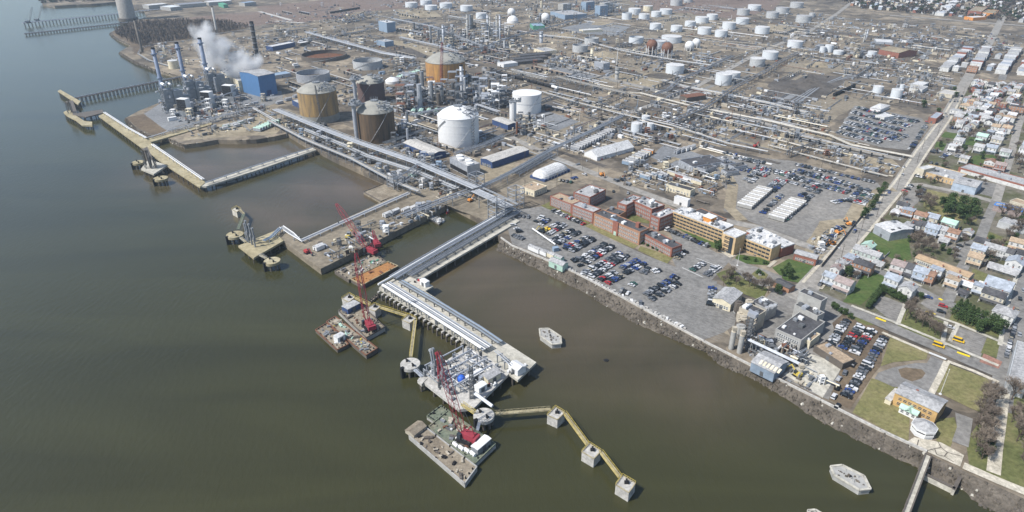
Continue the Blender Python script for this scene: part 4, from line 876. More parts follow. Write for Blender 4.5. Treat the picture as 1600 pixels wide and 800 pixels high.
for i in range(26):
    x, y = rnd.choice(((815, 575), (822, 572), (800, 582), (700, 610), (712, 626), (770, 601), (652, 440))); x += rnd.uniform(-9, 9) * .7; y += rnd.uniform(-4, 4) * .6
    single('deck_crate', MB().box((0, 0, .5), (rnd.uniform(.6, 1.8), rnd.uniform(.6, 1.4), 1.0), rnd.random() * 3).box((.1, 0, 1.05), (.5, .5, .25)), rnd.choice(('white', 'black', 'red', 'steel', 'darksteel')), 'small crate left lying on the jetty deck', 'crate', px(x, y, DZ + .1), 'crates on the jetty')
# ---- middle dock
deck('middle_dock', 'long earth-covered dock with pipes along its river side', 'dock', [(634, 298), (478, 370), (470, 379), (441, 354), (427, 361), (443, 377), (501, 420), (596, 373), (640, 350), (696, 322)], GZ + .1, 1.5, 'dirt', 12, solid=True)
deck('dock_head', 'concrete head of the middle dock with loading arms', 'dock', [(372, 384), (428, 361), (443, 376), (396, 403)], DZ, 1.3, 'yellow_deck', 7)
rack([(440, 355), (456, 366), (471, 377), (540, 346), (640, 302)], 'bright pipe bundle along the river side of the middle dock', 3.5, 4, 1.5, ('white', 'galv', 'pipe'), 'galv', 9, ground=GZ + .1)
rack([(412, 377), (424, 371), (438, 357)], 'pale blue pipe bundle on the head of the middle dock', 3, 4, 1.5, ('skyblue', 'galv'), 'galv', 6, ground=DZ)
round_dolphin(367, 366, 26, DZ + .3, 'yellow_deck', 'round tan mooring platform upriver of the middle dock head'); round_dolphin(425, 407, 25, DZ + .3, 'yellow_deck', 'round tan mooring platform downriver of the middle dock head')
gangway((376, 371), (384, 378), DZ + .4, 2, 'short walkway on the upriver side of the middle dock head', 'yellow_deck', 'galv', None); gangway((406, 398), (416, 403), DZ + .4, 2, 'short walkway on the downriver side of the middle dock head', 'yellow_deck', 'galv', None)
gangway((381, 334), (372, 358), DZ, 3, 'dark green walkway from the old block to the round tan platform', 'green_deck', 'darksteel', None)
square_dolphin((362, 327), (369, 323.5), (377, 327), (370, 331.5), 4.4, 'small old mooring block at the tip of the green walkway', 'concrete', None); gangway((374, 327), (381, 334), DZ, 2.4, 'bent end of the dark green walkway', 'yellow_deck', 'darksteel', None)
deck('timber_raft', 'square sandy-decked barge moored beside the quay wall', 'barge', [(568, 300), (600, 287.5), (632.5, 300.5), (595, 315)], 1.8, 1.5, 'barge_deck', solid=True, edge='timber')
# ---- north pier
NZ = 5.0
deck('north_pier', 'long yellow-decked pier running parallel to the power plant shore', 'pier', [(154, 181), (164, 176), (228, 217), (268, 246), (322, 284), (312, 292), (258, 257)], NZ, 1.3, 'yellow_deck', 9)
deck('north_pier_branch', 'yellow causeway joining the north pier to the sandy point', 'pier', [(226, 218), (270, 207), (330, 191), (331, 194), (270, 212), (232, 223)], NZ + .03, 1.3, 'yellow_deck', 9)
deck('breakwater', 'dark narrow breakwater carrying pipes from the quay to the north pier', 'breakwater', [(314, 291), (322, 285), (400, 258), (488, 230), (494, 234), (404, 265), (322, 291)], NZ - .4, 1.4, 'concrete', 8, pm='black')
rack([(321, 286), (400, 259), (488, 231)], 'pipes running along the dark breakwater', 2.5, 3, 1.2, ('pipe', 'galv'), 'steel', 10, ground=NZ)
rack([(163, 176), (200, 200), (229, 216), (262, 206), (330, 187), (395, 169)], 'white pipe line along the north pier and its causeway', 2.5, 3, 1.6, ('white', 'galv'), 'galv', 8, ground=NZ); rack([(238, 226), (270, 248), (318, 281)], 'white pipe line along the outer half of the north pier', 2.5, 3, 1.6, ('white', 'galv'), 'galv', 8, ground=NZ)
round_dolphin(215.5, 253, 18, NZ + .3, 'yellow_deck', 'small round yellow platform upriver of the north pier head'); round_dolphin(251, 278, 21, NZ + .3, 'yellow_deck', 'larger round yellow platform downriver of the north pier head')
deck('loading_pier', 'loading head of the north pier with dark hose towers', 'platform', [(220, 264), (232, 249), (262, 258), (240, 272)], NZ, 1.3, 'concrete', 6)
deck('pier_link', 'slanting link between the north pier and its loading head', 'walkway', [(224, 232), (230, 229), (240, 250), (230, 252)], NZ + .02, 1.0, 'timber', 6)
deck('mooring_platform', 'yellow angular mooring platform at the northern berth', 'platform', [(99, 175), (108, 171), (118, 180), (132, 189), (144, 190), (144, 196), (128, 195), (118, 187), (104, 180)], NZ, 1.5, 'yellow_deck', 5)
deck('pier_stub', 'dark steel stub linking the northern berth to the north pier', 'pier', [(118, 180), (124, 176), (160, 171), (162, 176), (134, 183)], NZ + .05, 1, 'timber', 6)
deck('timber_pier', 'short slanting timber pier head at the end of the old trestle', 'pier', [(90, 142), (94, 140), (126, 158), (122, 163)], NZ, 1.2, 'yellow_deck', 6); deck('timber_link', 'dark timber link at the northern berth', 'pier', [(108, 157), (114, 157), (122, 180), (114, 180)], NZ + .04, 1.2, 'timber', 5)
for (x, y, hh), lab in zip(((110, 176, 11), (232, 262, 15), (240, 262, 9)), ('dark hose tower at the northern berth', 'tall dark hose tower on the north pier head', 'short dark hose tower on the north pier head')):
    o = thing('hose_tower', lab, 'tower', px(x, y, NZ), BD); mb = MB()
    for a, c_ in ((-2, -2), (2, -2), (2, 2), (-2, 2)): mb.box((a, c_, hh / 2), (.4, .4, hh))
    for k in range(5): mb.box((0, -2, hh * k / 4.2), (4, .3, .3)).box((0, 2, hh * k / 4.2), (4, .3, .3)).tube((-2, -2, hh * k / 5), (2, -2, hh * (k + 1) / 5), .15, 4).tube((2, 2, hh * k / 5), (-2, 2, hh * (k + 1) / 5), .15, 4)
    part('frame', mb, 'darksteel', o); part('hoses', MB().tube((-3, 0, hh), (-4, 0, 1), .5, 6).tube((3, 0, hh), (4, .5, 1), .5, 6).box((0, 0, hh), (7, 1, .8)), 'timber', o)
def trestle(a, b_, wid, label, z=5, bents=30, m_='timber'):
    A, B = px(*a, z), px(*b_, z); d = B - A; ln = d.length; o = thing('old_trestle', label, 'trestle', ((A.x + B.x) / 2, (A.y + B.y) / 2, 0), ang(A, B))
    part('deck', MB().box((0, 0, z - .3), (ln, wid, .6)), 'timber' if m_ == 'timber' else m_, o)
    me = MB().box((0, -wid / 2 + .3, z / 2 - .8), (.7, .7, z + 1)).box((0, wid / 2 - .3, z / 2 - .8), (.7, .7, z + 1)).box((0, 0, z - .9), (.6, wid + 1, .6)).mesh('bent', 'timber')
    for i in range(bents): put('bent', me, o, (-ln / 2 + ln * (i + .5) / bents, 0, 0))
    part('conduit', MB().box((0, wid * .3, z + .5), (ln, .6, .9)), 'galv', o)
trestle((117, 153.5), (289, 119), 3.5, 'old black trestle crossing the inlet behind the power plant'); trestle((38, 53), (215, 33.5), 5, 'long low timber pier below the concrete tower', 3, 40); trestle((35, 36), (190, 21), 5, 'far conveyor pier with small cranes', 6, 30, 'galv'); trestle((210, 18), (250, 14), 5, 'far landward end of the conveyor pier', 6, 8, 'galv')
# ---- barges
def barge(pts, z, label, m_, side, edge='timber', bits=(), nclut=20, seed=1):
    o, c, w_ = deck('barge', label, 'barge', pts, z, 1, m_, solid=True); rr = random.Random(seed)
    wpart('hull', MB().prism([(p.x * 1.0 + (p.x - c.x) * .012, p.y + (p.y - c.y) * .012) for p in w_], -1, z - .4, top=True), side, o)
    eb = MB()
    for i in range(len(w_)): a, b_ = w_[i], w_[(i + 1) % len(w_)]; eb.box(((a.x + b_.x) / 2, (a.y + b_.y) / 2, z + .2), ((b_ - a).length, .45, .45), ang(a, b_))
    wpart('rubbing_rail', eb, edge, o)
    bo = MB()
    for i in range(len(w_)):
        a, b_ = w_[i], w_[(i + 1) % len(w_)]
        for k in (.2, .5, .8):
            p = a.lerp(b_, k).lerp(Vector((c.x, c.y, z)), .06); wpart('bollard', MB().cyl((p.x, p.y, z), .3, .8, 6), 'black', o)
    a, b_, d_ = w_[0], w_[1], w_[3]
    for i in range(nclut):
        p = a + (b_ - a) * rr.uniform(.12, .88) + (d_ - a) * rr.uniform(.08, .92); s_ = rr.uniform(.35, 1.15)
        single('deck_gear', MB().box((0, 0, s_ * .4), (s_ * rr.uniform(.7, 3.4), s_, s_ * .8), rr.random() * 3).box((0, 0, s_ * .85), (s_ * .4, s_ * .5, s_ * .3)), rr.choice(bits or ('timber', 'steel', 'darksteel', 'tanpipe', 'rust')), 'loose gear lying on the ' + ' '.join(label.split()[:7]), 'deck gear', (p.x, p.y, z), 'loose gear on the ' + ' '.join(label.split()[:4]))
    return o, c, w_
barge([(529, 486), (555, 467.5), (601, 511.5), (572, 528)], 2.2, 'brown crane barge moored beside the beige mooring blocks', 'barge_deck', 'stone', nclut=52, seed=1)
barge([(510, 503), (524, 494.7), (589.7, 544.4), (572, 555.6)], 2.0, 'narrow timber-decked barge loaded with yellow and green gear', 'barge_deck', 'timber', 'rust', ('yellow', 'tanpipe', 'tanpipe', 'steel', 'timber', 'timber', 'mint'), 54, 2)
barge([(493, 516), (511, 505), (544.7, 538), (527, 547)], 1.6, 'flat barge with a red edge carrying a white machine', 'barge_deck', 'timber', 'rust', ('timber', 'steel', 'white'), 24, 3)
barge([(523, 424), (585, 396), (603, 409), (545, 438)], 1.8, 'grey crane barge tied to the middle dock', 'barge_deck', 'timber', 'timber', ('green', 'white', 'steel', 'tanpipe', 'timber', 'timber'), 50, 4)
barge([(548, 436), (606, 409), (622, 416), (566, 446)], 2.2, 'barge with a bright orange rusty hold tied outside the crane barge', 'orange_deck', 'timber', 'yellow_deck', ('rust', 'orange'), 5, 5)
barge([(670, 667), (700, 642), (774, 694), (742, 725)], 2.0, 'green-decked crane barge below the jetty head', 'green_deck', 'stone', 'green_deck', ('timber', 'steel', 'white', 'tanpipe', 'darksteel', 'rust'), 64, 6)
barge([(667, 651), (689, 634), (701, 642), (679, 659)], 1.6, 'small pale green flat float beside the green crane barge', 'green_deck', 'stone', 'green_deck', ('black',), 2, 7)
barge([(639, 681), (665, 668), (745, 730), (726, 756)], 2.0, 'long sandy-decked barge lashed to the green crane barge', 'barge_deck', 'stone', 'stone', ('timber', 'black', 'tanpipe'), 30, 8)
barge([(668, 340), (676, 336), (694, 343), (686, 350)], 1.2, 'small grey work float in the basin', 'pale_concrete', 'timber', 'stone', ('white', 'steel'), 6, 9)
barge([(576, 471), (590, 460), (593, 461), (579, 473)], .7, 'narrow timber log float beside the jetty corner', 'barge_deck', 'timber', 'timber', ('timber',), 1, 10)
for k, (x, y) in enumerate(((700, 703), (709, 708), (718, 712), (727, 717))):
    p = px(x + 12, y - 6, 2.0); single('white_tank_drum', MB().tube((-1.3, 0, .8), (1.3, 0, .8), .75, 14).box((-.7, 0, .15), (.3, 1.4, .4)).box((.7, 0, .15), (.3, 1.4, .4)), 'white', 'white cylinder lying in a row on the green barge', 'cylinder', p, 'white cylinders on the green barge').rotation_euler = (0, 0, BD)
shed('barge_cabin', 'long white-roofed cabin at the end of the green barge', 'cabin', px(752, 700, 2), AD, 8, 3.4, 2.8, 'steel', 'white', .3); shed('barge_winch_house', 'blue-grey winch house on the brown crane barge', 'cabin', px(549, 484, 2.2), AD, 8, 5, 3, 'blue', 'roof_grey', .3); shed('white_machine', 'white machine standing on the red-edged barge', 'machine', px(531, 532, 1.6), AD, 4.5, 3.4, 3, 'white', 'roof_white', .3); shed('scow_rubble', 'heap of pale rubble bags at the end of the sandy barge', 'rubble', px(650, 673, 2), AD, 7, 5, 1.2, 'tanpipe', 'barge_deck', 1.2, doors=0)
# ---- lattice boom crawler cranes
def crane(base, top, zbase, facing, label, boom_w=1.7, m_='crane_red', body=1.0, z_tip=None):
    b0 = px(*base, zbase); o = thing('crawler_crane', label, 'crane', b0, 0)
    hb = 40; tip = pxd(top[0], top[1], b0.y + facing[1]) - b0
    d2 = Vector((tip.x, tip.y, 0)); rz = math.atan2(d2.y, d2.x) if d2.length > .5 else 0
    def rot(x, y, z): return (x * math.cos(rz) - y * math.sin(rz), x * math.sin(rz) + y * math.cos(rz), z)
    for s_ in (-1, 1): c_ = rot(0, s_ * 2.4 * body, .8 * body); part('track', MB().box(c_, (7.5 * body, 1.1 * body, 1.5 * body), rz, .85), 'black', o)
    part('turntable', MB().cyl((0, 0, 1.2 * body), 1.6 * body, .8 * body, 14), 'darksteel', o)
    c_ = rot(-1.2 * body, 0, 3.2 * body); part('machine_house', MB().box(c_, (6.2 * body, 3.4 * body, 2.4 * body), rz, .94), m_, o)
    c_ = rot(-4.6 * body, 0, 3.0 * body); part('counterweight', MB().box(c_, (1.4 * body, 4 * body, 2.2 * body), rz), m_, o)
    c_ = rot(1.9 * body, 2.1 * body, 3.3 * body); part('cab', MB().box(c_, (1.8 * body, 1.4 * body, 2.2 * body), rz, .9), 'glass', o)
    foot = Vector(rot(1.8 * body, 0, 2.6 * body)); d = tip - foot; ln = d.length; dn = d.normalized()
    side = dn.cross(Vector((0, 0, 1))); side = side.normalized() if side.length > .01 else Vector((1, 0, 0)); up = side.cross(dn)
    def sec(t): 
        w_ = boom_w * (min(1, .25 + t * 7) if t < .12 else (1 if t < .85 else max(.35, 1 - (t - .85) * 4.3))) / 2
        c = foot + d * t; return [c + side * a * w_ + up * b_ * w_ for a, b_ in ((-1, -1), (1, -1), (1, 1), (-1, 1))]
    k = max(8, int(ln / (boom_w * 1.25))); mb = MB(); prev = sec(0)
    for i in range(1, k + 1):
        cur = sec(i / k)
        for j in range(4): mb.tube(prev[j], cur[j], .16, 4, cap=False); mb.tube(prev[j], cur[(j + 1) % 4], .085, 3, cap=False)
        prev = cur
    part('boom', mb, m_, o)
    gt = Vector(rot(-2.5 * body, 0, 8.5 * body)); part('gantry', MB().tube(rot(.5, 0, 4 * body), gt, .2, 5).tube(rot(-4 * body, 0, 4 * body), gt, .2, 5), m_, o)
    part('pendant', MB().tube(gt, tip, .09, 4), 'darksteel', o); hk = tip + Vector((0, 0, -min(tip.z * .45, 18))); part('hoist_line', MB().tube(tip, hk, .08, 4).box(hk, (.7, .5, 1.2)), 'darksteel', o)
    return o
crane((577, 513), (556, 395), 2.2, (0, 6), 'dark red lattice crane standing on the brown barge', 2.5)
crane((578, 397), (525, 318), 1.8, (0, 14), 'dark red lattice crane on the grey barge by the middle dock', 2.4)
crane((729, 688), (684, 549), 2.0, (0, 6), 'red lattice crane with white stripe on the green barge', 2.5)
o = crane((588, 385), (583, 360), GZ, (0, 4), 'short red crane standing on the middle dock', 1.4)
crane((687, 136), (691, 66), GZ, (0, 3), 'distant red lattice tower crane left of the orange tank', 2.2, 'crane_red')
crane((505, 197), (492, 133), GZ, (0, 3), 'slim dark lattice crane in front of the mustard tank', 1.2, 'darksteel', .8)
crane((1092, 0 + 0 + 0), (0, 0), GZ, (0, 0), 'x') if False else None
crane((45, 36), (50, 11), 5.5, (0, 5), 'tiny grey crane at the tip of the far conveyor pier', 2, 'steel', 1); crane((59, 33), (66, 7), 5.5, (0, 5), 'tiny grey crane further along the far conveyor pier', 2, 'steel', 1)
# ---- stone islands and debris
def island(pts, label, z=2.4):
    o, c, w_ = deck('stone_pier', label, 'stone pier', pts, z, 1, 'stone', solid=True)
    mb = MB(); n = len(w_)
    for i in range(n): a, b_ = w_[i], w_[(i + 1) % n]; mb.box(((a.x + b_.x) / 2, (a.y + b_.y) / 2, z + .1), ((b_ - a).length, .8, .5), ang(a, b_))
    wpart('coping', mb, 'concrete', o); rr = random.Random(len(label))
    for i in range(26):
        p = w_[rr.randrange(n)].lerp(Vector((c.x, c.y, z)), rr.uniform(.25, 1)); s_ = rr.uniform(.3, .9); wpart('rubble_stone', MB().box((p.x, p.y, z + .15), (s_ * 1.4, s_, s_ * .7), rr.random() * 3, .7), rr.choice(('stone', 'riprap', 'timber')), o)
    p = w_[0].lerp(w_[n // 2], .5); wpart('iron_bollard', MB().cyl((p.x, p.y, z), .4, 1, 8), 'black', o)
island([(843, 514), (857, 513.5), (876, 526), (877, 537), (863, 538.5), (844, 525)], 'six-sided ruined stone pier beside the jetty road')
island([(1298, 729), (1316, 727), (1350, 744), (1360, 764), (1343, 766), (1303, 742)], 'six-sided stone pier off the waterfront hall'); island([(1262, 798), (1274, 797), (1300, 812), (1280, 818)], 'stone pier only just rising into view off the bank')
p = px(947, 563, 0); single('driftwood', MB().box((0, 0, .2), (2.4, 1.6, .6), .4, .7).box((.6, -.6, .2), (1.6, .5, .4), 1), 'black', 'dark lump of driftwood floating in the river', 'driftwood', p)
# footbridge and walls at the plaza
deck('footbridge', 'narrow grey pier walkway running out from the plaza', 'footbridge', [(1446, 709), (1455, 713), (1421, 803), (1410, 803)], GZ + .2, .8, 'concrete', 6, edge='timber')
for a, b_, lab in (((1446, 739), (1493, 762), 'low concrete wall across the foot of the rubble pocket'), ((1491, 764), (1505, 735), 'low concrete wall on the far side of the rubble pocket')):
    A, B = px(*a, 3), px(*b_, 3); o = thing('retaining_wall', lab, 'wall', ((A.x + B.x) / 2, (A.y + B.y) / 2, 0), ang(A, B)); part('wall', MB().box((0, 0, .5), ((B - A).length, .9, 4)), 'concrete', o); part('coping', MB().box((0, 0, 2.6), ((B - A).length, 1.2, .3)), 'timber', o)
# small boats
def boat(p, rz, ln, label, m_='white'):
    o = thing('work_boat', label, 'boat', p, rz); w_ = ln * .3
    part('hull', MB().prism([(-ln / 2, -w_ / 2), (ln * .25, -w_ / 2), (ln / 2, 0), (ln * .25, w_ / 2), (-ln / 2, w_ / 2)], -.5, 1.4), m_, o); part('cabin', MB().box((-ln * .05, 0, 2.2), (ln * .35, w_ * .65, 1.8), 0, .9), 'white', o)
    part('windscreen', MB().box((ln * .13, 0, 2.5), (.3, w_ * .5, .7)), 'glass', o); part('mast', MB().tube((-ln * .1, 0, 3), (-ln * .1, 0, 6), .1, 5), 'steel', o)
boat(px(358, 284, 0), R(30), 20, 'white work boat moored under the dark breakwater', 'steel'); boat(px(688, 348, 0), R(20), 6, 'small white launch beside the grey work float'); boat(px(700, 333, 0), R(60), 3, 'tiny orange-red skiff at the basin wall', 'red')
# ================================================================ buildings traced from their roof corners
WIN = {}
def win_mesh(w_, h_, fr='paint_white', gl='glass'):
    pad = .15
    k = (round(w_, 2), round(h_, 2), fr)
    if k not in WIN:
        mb = MB().bx(-w_ / 2 - pad, w_ / 2 + pad, -.07, .05, -pad, h_ + pad); mb.mi(1); mb.bx(-w_ / 2, w_ / 2, -.1, .02, 0, h_); mb.mi(0); mb.bx(-w_ / 2, w_ / 2, -.13, -.02, h_ * .4, h_ * .6)
        WIN[k] = mb.mesh('window', [fr, gl])
    return WIN[k]
def windows(o, Lx, Wy, h, rows, n, w_=1.1, wh=1.5, fr='paint_white', sides='fr', z0=1.0, margin=1.5):
    me = win_mesh(w_, wh, fr)
    for r_ in range(rows):
        z = z0 + r_ * (h - z0) / rows
        def along(length, f):
            k = max(1, int(round(n * length / Lx)))
            for i in range(k): f(-length / 2 + margin + (length - 2 * margin) * (i + .5) / k)
        if 'f' in sides: along(Lx, lambda x: put('window', me, o, (x, -Wy / 2, z)))
        if 'b' in sides: along(Lx, lambda x: put('window', me, o, (x, Wy / 2, z), math.pi))
        if 'r' in sides: along(Wy, lambda y: put('window', me, o, (Lx / 2, y, z), math.pi / 2))
        if 'l' in sides: along(Wy, lambda y: put('window', me, o, (-Lx / 2, y, z), -math.pi / 2))
def frame3(A, B, C, h):
    a, b_, c = (px(*p, GZ + h) for p in (A, B, C)); rz = ang(a, b_); Lx = (b_ - a).length
    n = Vector((-math.sin(rz), math.cos(rz), 0)); Wy = (c - b_).dot(n)
    if Wy < 0: Wy = -Wy; n = -n; 
    ctr = (a + b_) / 2 + n * Wy / 2; ctr.z = GZ
    if n.dot(Vector((-math.sin(rz), math.cos(rz), 0))) < 0: rz += math.pi
    return ctr, rz, Lx, Wy
def bld(name, label, A, B, C, h, wall, roof, kind='flat', cat='building', rise=1.5, win=None, door=True, clutter=0, parapet=None, group=None):
    ctr, rz, Lx, Wy = frame3(A, B, C, h); o = thing(name, label, cat, ctr, rz, group)
    for f in range(int(Lx / 8) + 1): q0 = ctr + Vector((math.cos(rz), math.sin(rz), 0)) * (Lx * ((f + .5) / (int(Lx / 8) + 1) - .5)); BLOCKED.append((q0.x, q0.y, Wy / 2))
    part('wall', MB().bx(-Lx / 2, Lx / 2, -Wy / 2, Wy / 2, -.3, h), wall, o)
    if kind == 'flat':
        rf = part('roof', MB().bx(-Lx / 2 + .05, Lx / 2 - .05, -Wy / 2 + .05, Wy / 2 - .05, h, h + .12), roof, o)
        pm = parapet or wall; t_ = .35
        for nm, q in (('parapet', (-Lx / 2 - .03, Lx / 2 + .03, -Wy / 2 - .03, -Wy / 2 + t_)), ('parapet', (-Lx / 2 - .03, Lx / 2 + .03, Wy / 2 - t_, Wy / 2 + .03)), ('parapet', (-Lx / 2 - .03, -Lx / 2 + t_, -Wy / 2 + t_, Wy / 2 - t_)), ('parapet', (Lx / 2 - t_, Lx / 2 + .03, -Wy / 2 + t_, Wy / 2 - t_))):
            part(nm, MB().bx(*q, h - .2, h + .5), pm, o)
    elif kind in ('gable', 'gable_y'):
        ax = 'x' if kind == 'gable' else 'y'; rf = part('roof', MB().gable(Lx, Wy, h, rise, .25, axis=ax), roof, o)
        if ax == 'x': q = [(-Lx / 2, -Wy / 2, h), (-Lx / 2, Wy / 2, h), (-Lx / 2, 0, h + rise), (Lx / 2, -Wy / 2, h), (Lx / 2, Wy / 2, h), (Lx / 2, 0, h + rise)]
        else: q = [(Lx / 2, -Wy / 2, h), (-Lx / 2, -Wy / 2, h), (0, -Wy / 2, h + rise), (-Lx / 2, Wy / 2, h), (Lx / 2, Wy / 2, h), (0, Wy / 2, h + rise)]
        part('gable_end', MB().add(q, [(1, 0, 2), (3, 4, 5)]), wall, o)
    else: rf = part('roof', MB().hip(Lx, Wy, h, rise), roof, o)
    if win: windows(o, Lx, Wy, h, *win[:2], **(win[2] if len(win) > 2 else {}))
    if door: part('door', MB().bx(-.8, .8, -Wy / 2 - .08, -Wy / 2 + .02, 0, 2.3), 'darksteel', o)
    rr = random.Random(len(label))
    for i in range(clutter):
        s_ = rr.uniform(.8, 2.4); x_, y_ = rr.uniform(-Lx / 2 + 1.5, Lx / 2 - 1.5), rr.uniform(-Wy / 2 + 1.2, Wy / 2 - 1.2)
        put('roof_unit', MB().box((x_, y_, h + s_ * .35), (s_, s_ * rr.uniform(.6, 1.6), s_ * .7)).box((x_, y_, h + s_ * .75), (s_ * .5, s_ * .5, .2)).mesh('roof_unit', rr.choice(('galv', 'white', 'steel', 'darksteel'))), rf)
    return o, Lx, Wy
# brick office range
mat('pale_window', (.5, .5, .48), .5); SW = dict(w_=.75, wh=1.45, fr='paint_white', sides='fr', z0=.9, margin=1)
bld('brick_office', 'left red-brown brick office wing with brown roof beside the tan-roofed hall', (859.7, 307), (893.5, 320), (905, 313.5), 7, 'brick', 'roof_tan', win=(3, 12, SW), clutter=2)
bld('brick_office', 'red-brown brick office wing with grey roof facing the row of cars', (893.5, 320.3), (927.2, 332.5), (938, 326.5), 8, 'brick', 'roof_grey', win=(3, 12, SW), clutter=3)
o, Lx, Wy = bld('brick_office', 'long tan brick office block with dark roof and central entrance', (928, 334), (1000, 363.5), (1012, 356), 8.6, 'brick2', 'roof_dark', win=(3, 24, SW), clutter=5)
part('entrance_bay', MB().bx(-2.2, 2.2, -Wy / 2 - .7, -Wy / 2 + .1, 0, 9.6), 'brick', o); part('entrance_door', MB().bx(-1, 1, -Wy / 2 - .8, -Wy / 2 - .6, 0, 2.8), 'mint', o); part('roof_banner', MB().bx(-6, -1, -Wy / 2 + 1, -Wy / 2 + 2.4, 8.8, 9.5), 'skyblue', o); part('chimney', MB().bx(Lx / 2 - 7, Lx / 2 - 4.6, -.5, 1.6, 8, 12), 'brick', o)
bld('brick_office', 'low end wing of red brick with black flat roof and rooftop cages', (1004, 365), (1050, 389), (1061, 381), 6, 'brick', 'roof_dark', win=(2, 14, SW), clutter=8)
SW2 = dict(SW, sides='fr'); bld('brick_wing', 'red brick wing of the courtyard block nearer the brick office', (964.7, 317), (979, 321.5), (1000, 308), 9, 'brick', 'roof_grey', win=(3, 4, SW2), clutter=4)
bld('brick_wing', 'red brick link across the back of the lawn courtyard', (988, 314), (1019, 327.6), (1034, 319), 9, 'brick', 'roof_grey', win=(3, 9, SW), clutter=14); bld('brick_wing', 'red brick wing of the courtyard block next to the yellow office', (1016, 336), (1031, 342), (1053, 328.5), 9, 'brick', 'roof_grey', win=(3, 4, SW2), clutter=6)
bld('brick_annex', 'brick building with pale grey stepped roof behind the brick offices', (896, 301), (922, 309), (941, 295), 7.5, 'brick', 'roof_grey', win=(3, 8, SW), clutter=6); bld('corridor', 'dark flat-roofed corridor behind the tan brick block', (945, 330), (968, 337), (976, 330), 5, 'brick2', 'roof_dark', clutter=2)
# yellow office
def bands(o, Lx, Wy, h, floors, gap=0):
    for k in range(floors):
        z = 1.2 + k * (h - 1.2) / floors; part('window_band', MB().bx(-Lx / 2 + .8, Lx / 2 - .8, -Wy / 2 - .06, -Wy / 2 + .05, z, z + (h - 1.2) / floors * .5), 'glass', o)
        n = int(Lx / 2.6)
        for i in range(n): part('mullion', MB().bx(-Lx / 2 + .8 + (Lx - 1.6) * i / n - .12, -Lx / 2 + .8 + (Lx - 1.6) * i / n + .12, -Wy / 2 - .12, -Wy / 2, z, z + (h - 1.2) / floors * .5), 'buff', o)
        part('sill', MB().bx(-Lx / 2 + .5, Lx / 2 - .5, -Wy / 2 - .35, -Wy / 2 - .05, z - .35, z - .05), 'buff', o)
o, Lx, Wy = bld('yellow_office', 'long buff office block with four window bands and white roof', (1051.6, 330), (1131, 360), (1138, 349.5), 10.5, 'buff', 'roof_white', clutter=26, parapet='roof_white'); bands(o, Lx, Wy, 10.5, 4); part('penthouse', MB().bx(2, 8, -3, 3, 10.6, 13.6), 'orange', o); part('penthouse_roof', MB().bx(1.7, 8.3, -3.3, 3.3, 13.6, 13.9), 'white', o)
o, Lx, Wy = bld('yellow_entrance_block', 'taller buff entrance block with a dark glazed stair strip', (1130, 364), (1150, 372), (1165, 364), 11.8, 'buff', 'roof_white', win=(4, 5, dict(w_=1.3, wh=1.5, fr='buff', sides='f', z0=1.2)), parapet='roof_white'); part('stair_glazing', MB().bx(Lx / 2 - 4, Lx / 2 - 1.5, -Wy / 2 - .14, -Wy / 2 + .05, .5, 11), 'glass', o)
o, Lx, Wy = bld('yellow_office', 'right-hand buff office wing with three window bands by the lawn', (1161, 371), (1206, 388.5), (1216, 379), 8.6, 'buff', 'roof_white', clutter=16, parapet='roof_white'); bands(o, Lx, Wy, 8.6, 3)
bld('rear_wing', 'low brick wing with white roof behind the buff offices', (1166, 361), (1222, 388), (1233, 377.5), 6.2, 'brick', 'roof_white', clutter=8, parapet='roof_white'); bld('black_roof_shed', 'black-roofed shed behind the buff office', (1085, 330), (1124, 347), (1131, 341), 4.5, 'brick2', 'roof_dark', clutter=3)
bld('garage', 'red brick garage with grey metal roof beside the main street', (1241, 396), (1275.6, 405.5), (1281, 399.5), 4.5, 'brick', 'roof_grey', 'gable', rise=.9, win=(1, 8, SW)); bld('gatehouse', 'long dark-roofed gatehouse at the planted circle', (1209, 440), (1233, 451.5), (1240, 445.5), 3, 'brick2', 'roof_dark', 'gable', rise=.8)
bld('yellow_shop', 'yellow single-storey building with black flat roof', (1041, 288.5), (1079, 299), (1088, 295), 4.6, 'cream', 'roof_dark', win=(1, 8, SW), clutter=2); bld('white_box_trailer', 'long white box trailer raised behind the courtyard block', (1053.5, 308), (1075, 314), (1077, 311), 5, 'white', 'roof_white')
bld('tan_hall', 'pale pink-walled hall with a flat brown roof', (813, 292), (835, 299.5), (851, 290), 4.2, 'cream', 'roof_tan', win=(1, 5, SW), clutter=2)
# mill complex
mat('shed_blue', (.2, .25, .31), .8)
bld('beige_warehouse', 'beige warehouse with pale grey pitched roof at the lot edge', (1113.8, 466), (1142, 476), (1160.6, 458.5), 4.6, 'cream', 'roof_grey', 'gable_y', rise=1.6, win=(1, 6, SW)); bld('mill_block', 'lower black-roofed mill block giving off steam', (1174, 472), (1198, 484), (1215, 475), 7, 'stone', 'roof_dark', clutter=8); bld('mill_block', 'tall brown-fronted mill block with black roof', (1155, 481), (1184, 494.5), (1194, 485), 9, 'tanpipe', 'roof_dark', clutter=6)
bld('mill_hall', 'wide mill hall with a stained black roof and white walls', (1212, 515), (1252, 533), (1273, 497), 6, 'stone', 'roof_dark', clutter=6, win=(2, 10, dict(SW, sides='f'))); bld('mill_tower', 'tall pale grey mill tower with a narrow black roof', (1248, 456.5), (1283.5, 472), (1291, 465.5), 13.5, 'stone', 'roof_dark', clutter=2); bld('mill_tower_annex', 'mid-height grey annex in front of the pale mill tower', (1241.5, 477), (1277.5, 495), (1283.5, 487), 8.5, 'stone', 'roof_dark', clutter=7)
